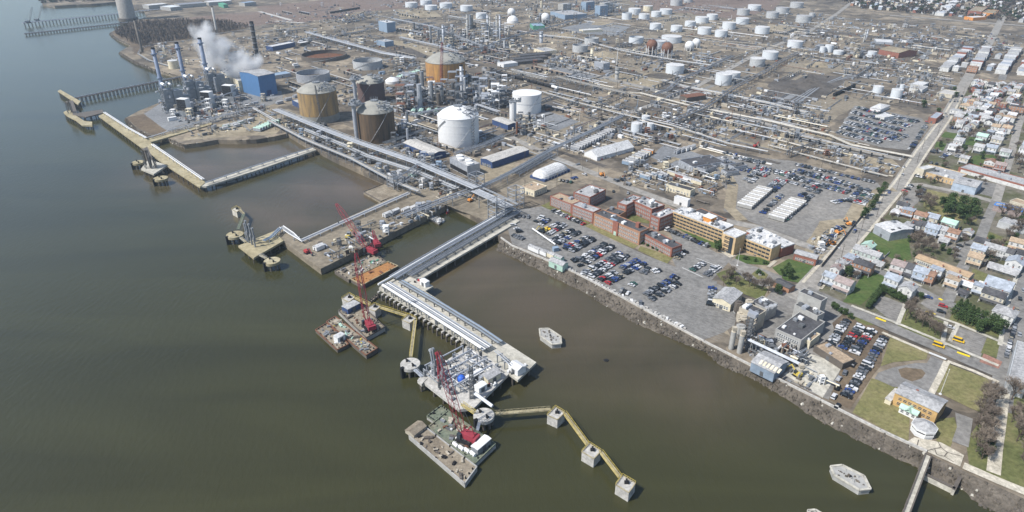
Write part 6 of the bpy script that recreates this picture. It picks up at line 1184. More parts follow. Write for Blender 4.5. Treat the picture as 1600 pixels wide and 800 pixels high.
NEAR = [  # px x, y (ground centre), width, depth, storeys, roof, roof material, wall, place
 (1296, 444, 8, 7, 2, 'gable', 'house_blue', 'siding_white', 'on the corner opposite the mill tower'), (1317, 453, 9.5, 8, 2, 'gable', 'house_pink', 'siding_white', 'beside the lush lawn by the mill tower'),
 (1327, 414, 7, 8, 2, 'flat', 'house_blue', 'brick', 'at the head of the short lane'), (1314, 422, 6.5, 7, 2, 'flat', 'roof_grey', 'siding_white', 'beside the main street'), (1304, 431, 5.5, 6, 2, 'gable_y', 'house_pink', 'siding_white', 'squeezed beside the main street'),
 (1347, 425, 11, 7, 2, 'gable', 'roof_dark', 'brick2', 'in the lane behind the corner house'), (1336, 431, 5, 5, 1, 'gable', 'roof_grey', 'siding_white', 'behind the black-roofed lane house'),
 (1354, 395, 7, 7, 2, 'gable_y', 'mint', 'siding_mint', 'at the corner of the green field'), (1343, 402, 8, 8, 2, 'gable', 'roof_grey', 'siding_mint', 'between the green field and main street'), (1362, 409, 9, 7, 2, 'gable', 'roof_grey', 'siding_mint', 'below the green field'), (1372, 417, 6, 5, 1, 'gable', 'roof_grey', 'siding_cream', 'at the foot of the green field'), (1366, 401, 5, 4, 1, 'gable', 'roof_grey', 'siding_white', 'tucked behind the mint houses'),
 (1402, 425, 7.5, 9, 2, 'gable', 'house_pink', 'siding_white', 'first in the row below the orange-roofed terrace'), (1420, 430, 7.5, 9, 2, 'gable', 'roof_dark', 'siding_grey', 'in the row below the orange-roofed terrace'), (1437, 436, 7.5, 9, 2, 'gable', 'house_blue', 'siding_blue', 'in the row below the orange-roofed terrace'), (1451, 441, 5, 8, 2, 'gable', 'house_rust', 'brick2', 'in the row below the orange-roofed terrace'), (1462, 431, 7, 8, 2, 'flat', 'house_blue', 'siding_white', 'at the end of the row below the terrace'),
 (1393, 447, 8, 8, 2, 'gable', 'house_blue', 'siding_white', 'beside the hedge of the empty lot'), (1415, 462, 7.5, 9, 2, 'gable_y', 'roof_grey', 'siding_white', 'above the empty striped lot'),
 (1418, 362, 6, 8, 2, 'flat', 'roof_grey', 'siding_grey', 'in the row behind the big field trees'), (1430, 361, 6, 8, 2, 'gable', 'roof_dark', 'siding_white', 'in the row behind the big field trees'), (1442, 363, 8, 8, 2, 'gable', 'roof_dark', 'siding_cream', 'in the row behind the big field trees'), (1455, 367, 8, 8, 2, 'gable', 'house_blue', 'siding_blue', 'in the row behind the big field trees'), (1468, 369, 7, 8, 2, 'gable', 'roof_grey', 'siding_grey', 'in the row behind the big field trees'), (1486, 374, 8, 7, 2, 'gable', 'house_rust', 'siding_white', 'at the end of the row behind the field trees'), (1474, 380, 6, 5, 1, 'gable', 'roof_grey', 'siding_white', 'small one behind the rust-roofed house'),
 (1455, 350, 7.5, 8, 2, 'gable', 'house_blue', 'siding_cream', 'beside the clump of trees in the field'), (1437, 347, 8, 7, 2, 'gable', 'house_rust', 'siding_white', 'below the car lot by the field'), (1481, 359, 9, 8, 2, 'gable', 'mint', 'siding_mint', 'on its own under the field trees'), (1511, 368, 6, 6, 1, 'gable_y', 'roof_grey', 'siding_cream', 'standing alone beside the side street'),
 (1408, 331, 7, 7, 2, 'gable', 'roof_dark', 'siding_white', 'below the car lot at main street'), (1417, 338, 8, 7, 2, 'flat', 'house_blue', 'brick2', 'between the white ribbed shed and the car lot'), (1400, 335, 6, 6, 1, 'flat', 'roof_white', 'siding_white', 'beside main street near the ribbed shed'),
 (1530, 389, 8, 8, 2, 'gable', 'roof_dark', 'siding_cream', 'stacked above the paved yard'), (1526, 400, 8, 8, 2, 'gable', 'house_blue', 'siding_cream', 'in the middle above the paved yard'), (1521, 413, 8, 8, 2, 'gable', 'roof_tan', 'siding_cream', 'at the low end of the paved yard'),
 (1551, 399, 12, 7, 2, 'gable', 'roof_grey', 'siding_white', 'right of the paved yard'), (1568, 404, 9, 7, 2, 'gable', 'roof_dark', 'siding_white', 'right of the paved yard'), (1566, 426, 16, 6, 1, 'gable', 'roof_grey', 'siding_cream', 'long one by the side street lawn'), (1582, 421, 9, 9, 2, 'gable_y', 'house_blue', 'siding_white', 'tall one at the side street'), (1588, 390, 10, 7, 2, 'gable', 'roof_tan', 'siding_white', 'near the long dark roofs'), (1592, 408, 7, 7, 2, 'gable', 'roof_dark', 'siding_grey', 'against the side street'),
 (1488, 440, 7, 7, 2, 'flat', 'roof_grey', 'siding_grey', 'below the orange-roofed terrace'), (1486, 448, 7, 6, 2, 'flat', 'roof_tan', 'siding_white', 'below the orange-roofed terrace'), (1507, 446, 12, 4, 1, 'gable', 'house_rust', 'siding_white', 'thin one below the terrace'), (1518, 452, 12, 4, 1, 'gable', 'roof_white', 'siding_white', 'thin one below the terrace'), (1528, 459, 7, 6, 2, 'flat', 'house_blue', 'siding_white', 'beside the big grey-roofed block'), (1504, 462, 5, 4, 1, 'gable', 'roof_dark', 'siding_white', 'tiny one on the corner lawn'),
 (1556, 458, 13, 13, 2, 'gable', 'house_blue', 'siding_white', 'broad one above the evergreens'), (1549, 472, 11, 8, 2, 'gable', 'roof_dark', 'siding_cream', 'with long white porch above the evergreens'), (1566, 500, 10, 10, 2, 'hip', 'roof_grey', 'siding_white', 'at the side street corner by the evergreens'),
 (1497, 228, 8, 9, 2, 'gable', 'roof_grey', 'siding_white', 'between two small lawns'), (1487, 236, 7, 7, 2, 'flat', 'roof_white', 'siding_white', 'above the small car lot'), (1500, 215, 5, 7, 2, 'gable', 'house_blue', 'siding_white', 'narrow one between the lawns'), (1505, 256, 7, 7, 2, 'gable', 'roof_grey', 'siding_cream', 'above the garage strip'), (1528, 238, 8, 8, 2, 'gable', 'roof_grey', 'siding_white', 'beside the lawn with trees'), (1547, 239, 9, 8, 2, 'gable', 'house_blue', 'siding_white', 'beside the lawn with trees'), (1569, 246, 8, 8, 2, 'gable', 'roof_grey', 'siding_mint', 'at the side street bend'), (1545, 262, 8, 7, 2, 'gable_y', 'house_rust', 'siding_white', 'behind the garage strip'), (1561, 267, 8, 7, 2, 'gable', 'house_pink', 'brick', 'behind the garage strip'),
 (1533, 221, 9, 8, 2, 'gable', 'mint', 'siding_grey', 'beside a blue tarpaulin'), (1556, 226, 9, 8, 2, 'gable', 'roof_grey', 'siding_cream', 'by the side street'), (1518, 190, 10, 7, 2, 'gable', 'house_blue', 'siding_cream', 'beside the car lot trees'), (1540, 193, 10, 8, 2, 'gable', 'roof_grey', 'siding_white', 'above the asphalt lot'), (1492, 180, 10, 9, 2, 'flat', 'roof_grey', 'siding_white', 'beside main street'), (1508, 172, 11, 9, 2, 'hip', 'roof_tan', 'siding_cream', 'big one beside main street'), (1518, 114, 12, 9, 3, 'flat', 'house_rust', 'brick2', 'tall corner block at the crossroads'), (1586, 178, 14, 8, 3, 'flat', 'roof_dark', 'brick2', 'tall tan block with black roof')]
for (x, y, w_, d_, st, rk, rm, wm, pl) in NEAR: house(px(x, y), HB + random.uniform(-.05, .05), w_ * .93, d_ * .9, st, rk, rm, wm, pl)
o, Lx, Wy = bld('terrace', 'long cream terrace with a rusty orange roof', (1430, 403), (1514, 434), (1520, 427), 5.4, 'siding_cream', mat('terrace_roof', (.34, .245, .155), .85, var=.25).name, 'gable', rise=1.4, win=(2, 22, dict(w_=.9, wh=1.2, sides='fr', z0=.9)))
bld('ribbed_shed', 'white ribbed-roof industrial shed at the green field', (1367, 351), (1392, 364), (1403, 346), 6, 'galv', 'roof_white', 'gable', rise=1.0, clutter=3)
bld('strip_shop', 'long flat-roofed tan shop strip beside the cross street', (1433, 266), (1492, 282), (1498, 269), 4, 'buff', 'roof_grey', clutter=6, win=(1, 9, SW)); bld('corner_shop', 'cream corner shop at main street', (1432, 262), (1444, 266), (1447, 257), 6.5, 'siding_cream', 'roof_white')
o, Lx, Wy = bld('garage_strip', 'very long flat-roofed row of white-doored garages', (1498, 262), (1600, 290), (1604, 280), 3.6, 'brick', 'roof_grey', clutter=3)
for k in range(12): part('garage_door', MB().bx(-Lx / 2 + 2 + k * Lx / 12.3, -Lx / 2 + 6 + k * Lx / 12.3, -Wy / 2 - .1, -Wy / 2 + .05, 0, 2.8), 'siding_white', o)
o, Lx, Wy = bld('metal_warehouse', 'big grey metal warehouse with pale blue-white front wall', (1489, 285), (1526, 293.5), (1532, 283), 6, 'siding_blue', 'roof_grey', 'gable', rise=1.2, clutter=2)
bld('pink_store', 'low pink store with a bright blue parapet', (1553, 320), (1597, 331), (1600, 327), 4.5, 'house_pink', 'roof_grey', parapet=mat('blue_parapet', (.05, .22, .6), .7).name); bld('block_store', 'long pale block store behind the bare trees', (1560, 346), (1602, 358), (1606, 350), 4, 'siding_grey', 'roof_grey', clutter=4); bld('tan_store', 'tan store row right of the pink store', (1578, 314), (1604, 322), (1607, 316), 4, 'siding_cream', 'roof_tan')
bld('ribbed_grey_roof', 'large building with grey ribbed roof at the end of the side street', (1574, 596), (1604, 606), (1612, 540), 6, 'siding_grey', 'roof_grey'); bld('brick_store', 'small brick store below the workers lot', (1451, 184), (1463, 186), (1468, 176), 5, 'brick', 'house_blue'); bld('sand_store', 'pale yard building beside main street', (1421, 138), (1441, 141), (1447, 135), 4, 'siding_white', 'roof_grey'); bld('sand_store', 'grey-roofed yard building near the slim tank', (1423, 131), (1442, 134), (1447, 129), 4, 'siding_grey', 'roof_white'); bld('sand_store', 'tan yard building at the road bend', (1464, 145), (1488, 149), (1490, 142), 4, 'siding_cream', 'pale_concrete')
bld('lot_office', 'small white office in the workers lot', (1368, 180), (1382, 184), (1386, 178), 3.5, 'siding_white', 'roof_white'); bld('lot_tent', 'white peaked tent above the workers lot', (1360, 168), (1376, 171), (1383, 163), 4, 'white', 'roof_white', 'hip', rise=2.5)
# ---- fill the rest of the town with aligned houses
def clear(p, r=4):
    return all((p[0] - a) ** 2 + (p[1] - b_) ** 2 > (r + c_) ** 2 for a, b_, c_ in BLOCKED)
ROADS = []
def road_block(pts, half):
    q = [px(*p) for p in pts]
    for a, b_ in zip(q[:-1], q[1:]):
        k = max(1, int((b_ - a).length / 6))
        for i in range(k + 1): p = a.lerp(b_, i / k); BLOCKED.append((p.x, p.y, half))
for pts, hf in (([(1235, 466), (1310, 396), (1405, 289), (1480, 181), (1512, 122), (1550, 60), (1580, 0)], 7), ([(1405, 290), (1440, 289), (1560, 317), (1640, 335)], 6), ([(1556, 315), (1532, 372), (1500, 425), (1480, 470)], 5), ([(1616, 130), (1580, 240), (1556, 315)], 5), ([(1590, 70), (1565, 125)], 6), ([(1500, 122), (1640, 142)], 6), ([(1338, 412), (1578, 516)], 5), ([(1610, 400), (1560, 640)], 7), ([(1498, 268), (1600, 296)], 8), ([(1433, 270), (1495, 284)], 8), ([(1490, 293), (1530, 300)], 8), ([(1553, 330), (1600, 342)], 6)): road_block(pts, hf)
u = Vector((math.cos(HB), math.sin(HB), 0)); v_ = Vector((-u.y, u.x, 0))
RM = ['roof_grey'] * 5 + ['house_blue'] * 2 + ['roof_white'] * 4 + ['roof_dark'] * 2 + ['house_pink', 'roof_tan']; WM = ['siding_white'] * 4 + ['siding_cream', 'siding_grey', 'siding_grey', 'siding_blue', 'brick', 'brick2']
FARH = []
def fill(poly, du, dv, keep, place, detail, limit=400):
    o0 = px(1500, 200); n = 0; rnd = random.Random(len(place))
    for i in range(-80, 80):
        for j in range(-60, 160):
            p = o0 + u * (i * du + rnd.uniform(-1, 1)) + v_ * (j * dv + rnd.uniform(-1.2, 1.2)); x, y = proj(p)
            if rnd.random() > keep or not inpoly(x, y, poly) or not clear(p, 3.2): continue
            w_, d_ = rnd.uniform(5, 7.5), rnd.uniform(6.5, 10); rm, wm = rnd.choice(RM), rnd.choice(WM); rk = rnd.choice(('gable', 'gable', 'gable_y', 'flat', 'hip'))
            st = 2 if rnd.random() < .85 else 1
            if detail: house(p, HB + (rnd.choice((0, math.pi / 2)) if rnd.random() < .2 else 0), w_, d_, st, rk, rm, wm, place, True, rnd.random() < .5)
            else: FARH.append((p, w_, d_, st, rk, rm, wm, place)); BLOCKED.append((p.x, p.y, 4.5))
            n += 1
fill([(1520, 125), (1612, 140), (1612, 232), (1585, 262), (1560, 226), (1500, 205), (1480, 200), (1505, 150)], 8.6, 11.5, .9, 'in the dense blocks below the crossroads', True)
fill([(1560, 340), (1612, 330), (1612, 395), (1590, 395), (1540, 375)], 11, 14, .6, 'behind the long pale block store', True)
fill([(1585, 240), (1612, 230), (1612, 285), (1575, 278)], 11, 13, .8, 'beyond the side street bend', True)
fill([(1490, 132), (1512, 134), (1500, 175), (1486, 196), (1478, 196)], 10, 12, .8, 'along main street above the small lawns', True)
for (a, b_, n, pl) in (((1474, 112), (1514, 79), 13, 'in the terrace left of the boulevard'), ((1522, 109), (1541, 79), 13, 'in the terrace right of the boulevard'), ((1562, 116), (1588, 80), 13, 'in the terrace beyond the boulevard'), ((1596, 118), (1612, 90), 11, 'in the last terrace'), ((1468, 25), (1492, 5), 16, 'in the far white terrace beyond the railway')):
    A, B = px(*a), px(*b_); rz = ang(A, B)
    for i in range(n):
        p = A.lerp(B, (i + .5) / n); ln = (B - A).length / n
        if n < 16: house(p, rz - math.pi / 2 + math.pi / 2, ln * random.uniform(.86, .98), random.uniform(10, 14), random.choice((2, 2, 2, 3)), 'flat', random.choice(('roof_grey', 'roof_grey', 'roof_white', 'house_blue')), random.choice(('brick', 'siding_grey', 'siding_white', 'siding_white')), pl, False)
        else: FARH.append((p, ln, 14, 2, 'flat', 'roof_white', 'siding_white', pl))
fill([(1330, -6), (1470, -8), (1620, -8), (1620, 40), (1560, 30), (1460, 24), (1330, 12)], 17, 24, .6, 'in the far suburb beyond the railway', False)
fill([(1470, 88), (1620, 92), (1620, 120), (1500, 120)], 14, 17, .5, 'near the terraces', False)
# backyard sheds and fences
rs = random.Random(77)
HS = [(o.location.copy(), o.rotation_euler.z) for o in bpy.data.objects if o.name.split('.')[0] == 'house' and o.location.length < 560]
for i, (p, rz) in enumerate(HS):
    q = p + Vector((-math.sin(rz), math.cos(rz), 0)) * rs.uniform(8, 10) + Vector((math.cos(rz), math.sin(rz), 0)) * rs.uniform(-4, 4)
    if rs.random() < .7 and clear(q, .6):
        w_, d_ = rs.uniform(2, 4.5), rs.uniform(2, 3.5); o = thing('garden_shed', 'small shed in the back yard of a town house', 'shed', q, rz, 'back yard sheds'); part('wall', MB().bx(-w_ / 2, w_ / 2, -d_ / 2, d_ / 2, -.1, 2.1), rs.choice(('siding_grey', 'siding_white', 'timber', 'brick2')), o); part('roof', MB().gable(w_, d_, 2.1, .6, .15, t=.1), rs.choice(('roof_grey', 'roof_dark', 'roof_tan', 'roof_white')), o); BLOCKED.append((q.x, q.y, 2))
    f = p + Vector((math.cos(rz), math.sin(rz), 0)) * rs.uniform(4.6, 5.4) + Vector((-math.sin(rz), math.cos(rz), 0)) * 6
    if rs.random() < .55 and clear(f, .1): single('yard_fence', MB().bx(-.05, .05, -4, 4, 0, 1.5).bx(-.1, .1, -4.1, -3.9, 0, 1.7).bx(-.1, .1, 3.9, 4.1, 0, 1.7), rs.choice(('timber', 'siding_white', 'siding_grey')), 'short fence between two town back yards', 'fence', f, 'back yard fences').rotation_euler = (0, 0, rz)
# the nearest far houses stay single objects, the rest is one mass
n_near = sum(1 for o in bpy.data.objects if o.name.split('.')[0] == 'house'); FARH.sort(key=lambda t_: t_[0].length)
left = max(0, 298 - n_near)
for (p, w_, d_, st, rk, rm, wm, pl) in FARH[:left]: house(p, HB, w_, d_, st, rk, rm, wm, pl, False)
mb = MB(); fm = ['siding_white', 'roof_grey', 'roof_white', 'house_blue', 'siding_cream', 'roof_dark']
for (p, w_, d_, st, rk, rm, wm, pl) in FARH[left:]:
    h = 2.7 * st; mb.mi(random.choice((0, 0, 4))).box((p.x, p.y, GZ + h / 2), (w_, d_, h), HB); mb.mi(random.choice((1, 2, 2, 3, 5))).box((p.x, p.y, GZ + h + .8), (w_ + .4, d_ + .4, 1.6), HB, .45)
if mb.v: tag(put('suburb_houses', mb.mesh('suburb_houses', fm)), kind='stuff')
# ================================================================ cars
def car_mb(kind):
    L_, W2, body, roof, x0, x1 = dict(sedan=(4.2, 1.66, .8, 1.34, -.62, .3), suv=(4.35, 1.76, .95, 1.62, -.97, .2), van=(5.1, 1.9, 1.1, 2.1, -.98, .52), pickup=(5.0, 1.82, .95, 1.7, -.2, .36))[kind]
    b_ = MB(); h2 = L_ / 2; w_ = W2 / 2
    pr = [(-h2, .35), (-h2 + .08, body * .95), (x0 * h2, body), (x1 * h2 + .5, body), (h2 - .15, body * .82), (h2, .4)]
    n = len(pr); vs = [(x, -w_, z) for x, z in pr] + [(x, w_, z) for x, z in pr]
    b_.add(vs, [tuple(range(n)), tuple(range(2 * n - 1, n - 1, -1))] + [(i + 1, i, n + i, n + i + 1) for i in range(n - 1)])
    c0, c1 = x0 * h2, x1 * h2 + .5; g_ = MB()
    def cab(mb, z0, z1, ins, a0, a1, b0, b1): 
        mb.add([(a0, -w_ + .06, z0), (a1, -w_ + .06, z0), (a1, w_ - .06, z0), (a0, w_ - .06, z0), (b0, -w_ + ins, z1), (b1, -w_ + ins, z1), (b1, w_ - ins, z1), (b0, w_ - ins, z1)], [(0, 1, 5, 4), (1, 2, 6, 5), (2, 3, 7, 6), (3, 0, 4, 7), (4, 5, 6, 7)])
    cab(g_, body - .02, roof - .06, .2, c0 + .02, c1, c0 + (.5 if kind == 'sedan' else .15), c1 - .7)
    rb = MB().bx(c0 + (.5 if kind == 'sedan' else .15) - .05, c1 - .66, -w_ + .18, w_ - .18, roof - .07, roof)
    if kind == 'pickup': b_.bx(-h2 + .1, -.25 * h2, -w_ + .02, -w_ + .15, body - .02, body + .25).bx(-h2 + .1, -.25 * h2, w_ - .15, w_ - .02, body - .02, body + .25)
    b_.add(rb.v, rb.f)
    return b_, g_, L_, W2
KINDS = ('sedan', 'suv', 'van', 'pickup'); CARB = {k: car_mb(k) for k in KINDS}; CM = {}
WHEEL = MB().tube((0, -.11, 0), (0, .11, 0), .33, 10); WHEEL.mi(1).tube((0, -.13, 0), (0, .13, 0), .19, 8); WHEEL = WHEEL.mesh('wheel', ['black', 'galv'])
CARS = []
def car(p, rz, col=None, kind=None, lot='parked', z=None):
    col = col or random.choices(list(CARC), (17, 15, 22, 32, 7, 3, 3, .1, 1))[0]; kind = kind or random.choices(KINDS, (50, 32, 5, 13))[0]
    CARS.append((Vector((p[0], p[1], z if z is not None else GZ + .27)), rz, col, kind, lot))
def carrow(a, b_, n, lot, double=False, turn=0, drop=.08, gap=5.2):
    A, B = px(*a), px(*b_); d = (B - A); rz = ang(A, B); nn = Vector((-math.sin(rz), math.cos(rz), 0))
    for s_ in ((-.5, .5) if double else (0,)):
        for i in range(n):
            if random.random() < drop: continue
            p = A.lerp(B, (i + .5) / n) + nn * s_ * gap + Vector((random.uniform(-.15, .15), random.uniform(-.3, .3), 0))
            car(p, rz + math.pi / 2 + turn + (math.pi if random.random() < .3 else 0) + random.uniform(-.03, .03), lot=lot)
def Z1(x, y): return (800 + x / 4.571, 330 + y / 4.571)
def Z2(x, y): return (1250 + x / 4.571, 450 + y / 4.571)
WL = 'on the asphalt between the brick offices and the river'
for a, b_, n in (((175, 98), (240, 55), 5), ((225, 165), (360, 95), 10), ((290, 230), (455, 145), 12), ((395, 285), (562, 195), 12), ((495, 370), (685, 250), 15), ((535, 465), (800, 310), 21)): carrow(Z1(*a), Z1(*b_), n, WL, True)
for a, b_, n in (((650, 510), (760, 455), 8), ((775, 440), (920, 365), 11), ((960, 625), (1180, 500), 15), ((845, 540), (905, 490), 4)): carrow(Z1(*a), Z1(*b_), n, WL, n > 5, drop=.2)
for a, b_, n in (((925, 455), (975, 410), 3), ((1000, 440), (1060, 425), 3), ((770, 575), (840, 595), 3), ((1130, 465), (1195, 490), 2), ((1280, 430), (1370, 372), 6), ((1378, 468), (1478, 398), 7), ((1165, 350), (1240, 290), 4), ((1430, 545), (1420, 690), 6), ((890, 665), (940, 670), 1)): carrow(Z1(*a), Z1(*b_), n, WL, drop=.05)
carrow(Z1(300, 5), Z1(515, 98), 27, 'in the row beneath the red brick offices', drop=.03); carrow(Z1(1105, 135), Z1(1405, 258), 21, 'in the dark row before the buff office', drop=.02)
for a, b_, n in (((5, 100), (60, 160), 5), ((5, 175), (85, 205), 5), ((40, 40), (130, 50), 3), ((430, 345), (500, 400), 4)): carrow(Z1(*a), Z1(*b_), n, 'near the jetty gate')
DL = 'in the dirt lot beside the mill'
carrow(Z2(335, 232), Z2(210, 415), 10, DL, drop=.02); carrow(Z2(475, 290), Z2(335, 460), 10, DL, True, drop=.03); carrow(Z2(605, 355), Z2(455, 590), 11, DL, drop=.03); carrow(Z2(455, 590), Z2(320, 790), 11, DL, drop=.05)
for x, y in ((375, 555), (318, 612), (275, 655), (263, 715), (240, 782), (265, 850)): car(px(*Z2(x, y)), AD + random.uniform(-.2, .2), lot=DL)
for i in range(10):
    x = 1585 - i * 1.5; y = 510 + i * 5.2; car(px(x, y), AD + .1, lot='at the kerb of the side street by the evergreens')
for x, y in ((1598, 455), (1593, 468), (1588, 485), (1592, 524), (1583, 552), (1594, 600)): car(px(x, y), AD + .1, lot='moving along the side street')
for x, y, c_ in ((1473, 480, 'red'), (1470, 489, 'black'), (1446, 464, 'white'), (1450, 466, 'blue'), (1484, 513, 'white')): car(px(x, y), BD + .2, c_, lot='in the little lot with yellow marks')
for x, y, l in ((1466, 542, 'driving down the street before the hall'), (1497, 534, 'parked in the striped lot before the hall')): car(px(x, y), BD + .1, 'yellow', 'van', l)
CL = 'in the contractor lot'
for a, b_, n, dbl in (((1242, 258), (1366, 286), 40, 0), ((1242, 267), (1340, 294), 30, 1), ((1232, 276), (1326, 302), 30, 1), ((1228, 284), (1275, 298), 15, 0), ((1180, 262), (1240, 276), 16, 1), ((1150, 262), (1200, 275), 14, 1), ((1130, 240), (1195, 256), 22, 0), ((1145, 247), (1190, 257), 14, 0), ((1165, 286), (1190, 268), 10, 1), ((1200, 300), (1222, 282), 10, 1), ((1175, 322), (1205, 296), 12, 0), ((1226, 345), (1262, 312), 14, 0), ((1190, 335), (1222, 305), 12, 0), ((1255, 310), (1285, 290), 10, 1), ((1330, 318), (1352, 296), 10, 1), ((1345, 322), (1362, 305), 8, 0), ((1300, 318), (1328, 312), 6, 0)): carrow(a, b_, n, CL, bool(dbl), drop=.12)
for k in range(6):
    f = k / 5; a = (1339 - 30 * f, 169 + 38 * f); b_ = (1434 - 58 * f, 192 + 32 * f); carrow(a, b_, int(34 - 8 * f), 'in the workers lot north of the pipes', True, drop=.06)
carrow((1424, 232), (1450, 190), 18, 'along the roadside edge of the workers lot', drop=.1); carrow((1392, 222), (1412, 212), 7, 'in the workers lot north of the pipes', True)
TL = 'in a small lot beside main street'
for a, b_, n in (((1455, 240), (1468, 236), 3), ((1470, 248), (1484, 240), 5), ((1488, 250), (1500, 244), 4), ((1420, 296), (1412, 300), 3), ((1430, 312), (1443, 296), 8), ((1415, 297), (1424, 290), 4), ((1482, 200), (1520, 205), 9), ((1452, 255), (1466, 258), 3), ((1490, 392), (1500, 384), 4), ((1430, 275), (1445, 279), 5)): carrow(a, b_, n, TL)
for k in range(26):
    f = random.random(); a = px(1262, 449).lerp(px(1500, 144), f); s_ = random.choice((-4.6, 4.6, 1.8, -1.8)); nn = Vector((math.sin(AD), -math.cos(AD), 0)); car(a + nn * s_ * 1.0, AD, lot='on main street')
for (a, b_, n) in (((920, 215), (975, 232), 0), ((935, 250), (980, 231), 9), ((888, 282), (915, 273), 6), ((872, 282), (895, 286), 4), ((960, 284), (975, 281), 5), ((1020, 258), (1045, 248), 6), ((1000, 225), (1025, 215), 5), ((1090, 275), (1110, 270), 3), ((1280, 375), (1305, 368), 4), ((1300, 360), (1335, 352), 5), ((1275, 398), (1312, 356), 10), ((955, 300), (985, 303), 4)):
    if n: carrow(a, b_, n, 'in the yard between the marquees and the offices', drop=.15)
for i in range(230): x, y = random.uniform(500, 590), random.uniform(18, 36); (abs((y - 36) - (x - 500) * -.19) < 9) and car(px(x, y), BD + random.choice((0, 1.57)), random.choice(('white', 'silver', 'grey', 'blue', 'black')), lot='far car yard')
for i in range(130): x = random.uniform(1400, 1600); y = random.uniform(50, 78); car(px(x, y), random.random() * 6, lot='far railway yard')
CARS.sort(key=lambda c_: c_[0].length)
for i, (p, rz, col, kind, lot) in enumerate(CARS[:300]):
    kk = (kind, col)
    if kk not in CM:
        b_, g_, L_, W2 = CARB[kind]; CM[kk] = (b_.mesh('body', 'car_' + col), None)
    if ('g', kind) not in CM: CM[('g', kind)] = CARB[kind][1].mesh('cab_glass', 'glass')
    L_, W2 = CARB[kind][2:]; kn = {'suv': 'sport utility car', 'sedan': 'saloon car', 'van': 'van', 'pickup': 'pickup truck'}[kind]; lab = f'{col} {kn} {lot}'
    o = thing('parked_car', lab, 'car', p, rz, 'cars ' + lot); put('body', CM[kk][0], o); put('cab_glass', CM[('g', kind)], o)
    for a in (-.3, .31):
        for s_ in (-1, 1): put('wheel', WHEEL, o, (a * L_, s_ * (W2 / 2 - .1), .32))
mb = MB(); names = ['car_' + c_ for c_ in CARC] + ['glass']; ix = {c_: i for i, c_ in enumerate(CARC)}
for (p, rz, col, kind, lot) in CARS[300:]:
    b_, g_, L_, W2 = CARB[kind]; ca, sa = math.cos(rz), math.sin(rz)
    for src, k in ((b_, ix[col]), (g_, len(CARC))): mb.mi(k).add([(p.x + x * ca - y * sa, p.y + x * sa + y * ca, p.z + z) for x, y, z in src.v], src.f)
tag(put('parked_cars', mb.mesh('parked_cars', names)), kind='stuff')
# ================================================================ trees
def bare_tree(seed, h=9, spread=3.6):
    r_ = random.Random(seed); tr = MB(); tw = MB(); tr.tube((0, 0, -.2), (0, 0, h * .35), .22, 6, .15)
    def limb(a, d, ln, r, lv):
        b_ = a + d * ln; tr.tube(a, b_, r, 4, r * .55, cap=False)
        if lv == 0:
            for k in range(9):
                q = a.lerp(b_, r_.uniform(.1, 1)); e = (d + Vector((r_.uniform(-1, 1), r_.uniform(-1, 1), r_.uniform(-.4, .9)))).normalized() * r_.uniform(.7, 1.7); s_ = e.cross(Vector((r_.uniform(-1, 1), r_.uniform(-1, 1), 1))).normalized() * .05
                tw.add([q - s_, q + s_, q + e], [(0, 1, 2)])
                for z in range(3): q2 = q + e * r_.uniform(.2, .9); e2 = (e.normalized() + Vector((r_.uniform(-1, 1), r_.uniform(-1, 1), r_.uniform(-.5, 1)))).normalized() * .8; tw.add([q2 - s_ * .8, q2 + s_ * .8, q2 + e2], [(0, 1, 2)])
            return
        for k in range(3 + (lv == 2)):
            dd = (d * .7 + Vector((r_.uniform(-1, 1), r_.uniform(-1, 1), r_.uniform(-.1, .8))) * .8).normalized(); limb(a.lerp(b_, r_.uniform(.45, 1)), dd, ln * r_.uniform(.6, .85), r * .55, lv - 1)
    for k in range(5): a_ = k * 1.26 + r_.random(); limb(Vector((0, 0, h * r_.uniform(.22, .36))), Vector((math.cos(a_) * spread / h * 1.3, math.sin(a_) * spread / h * 1.3, 1)).normalized(), h * .3, .13, 2)
    return tr.mesh('trunk', 'bark'), tw
def leafy(seed, h=8, w_=5, cone=False, n=1500):
    r_ = random.Random(seed); lf = MB(); tr = MB().tube((0, 0, -.2), (0, 0, h * .8), .22, 6, .06)
    blobs = [(Vector((r_.uniform(-.3, .3) * w_, r_.uniform(-.3, .3) * w_, h * r_.uniform(.3, .85))), w_ * r_.uniform(.16, .3)) for _ in range(13)]
    for i in range(n):
        if cone: z = r_.random() ** .8; rr = w_ / 2 * (1 - z) * (.65 + .35 * r_.random()) * (1 + .25 * math.sin(z * 40)) + .15; a_ = r_.random() * 6.283; p = Vector((rr * math.cos(a_), rr * math.sin(a_), h * (.08 + .92 * z)))
        else:
            c, rr = r_.choice(blobs); d = Vector((r_.gauss(0, 1), r_.gauss(0, 1), r_.gauss(0, 1))).normalized(); p = c + d * rr * (.6 + .5 * r_.random())
        e = Vector((r_.uniform(-1, 1), r_.uniform(-1, 1), r_.uniform(-.6, .6))).normalized() * r_.uniform(.18, .38); f = e.cross(Vector((r_.uniform(-1, 1), r_.uniform(-1, 1), 1))).normalized() * .25
        lf.mi(r_.choice((0, 0, 1))).add([p - e, p + f, p + e, p - f], [(0, 1, 2, 3)])
    return tr.mesh('trunk', 'bark'), lf.mesh('crown', ['leaf', 'leaf2'])
BT = []
for s_ in range(5): a, b_ = bare_tree(s_); BT.append((a, b_.mesh('crown', 'twig2' if s_ % 2 else 'twig')))
EV = [leafy(20 + s_, 8.5, 5.5, s_ < 2) for s_ in range(5)]; SH = [leafy(40 + s_, 1.6, 2.4, False, 260) for s_ in range(3)]
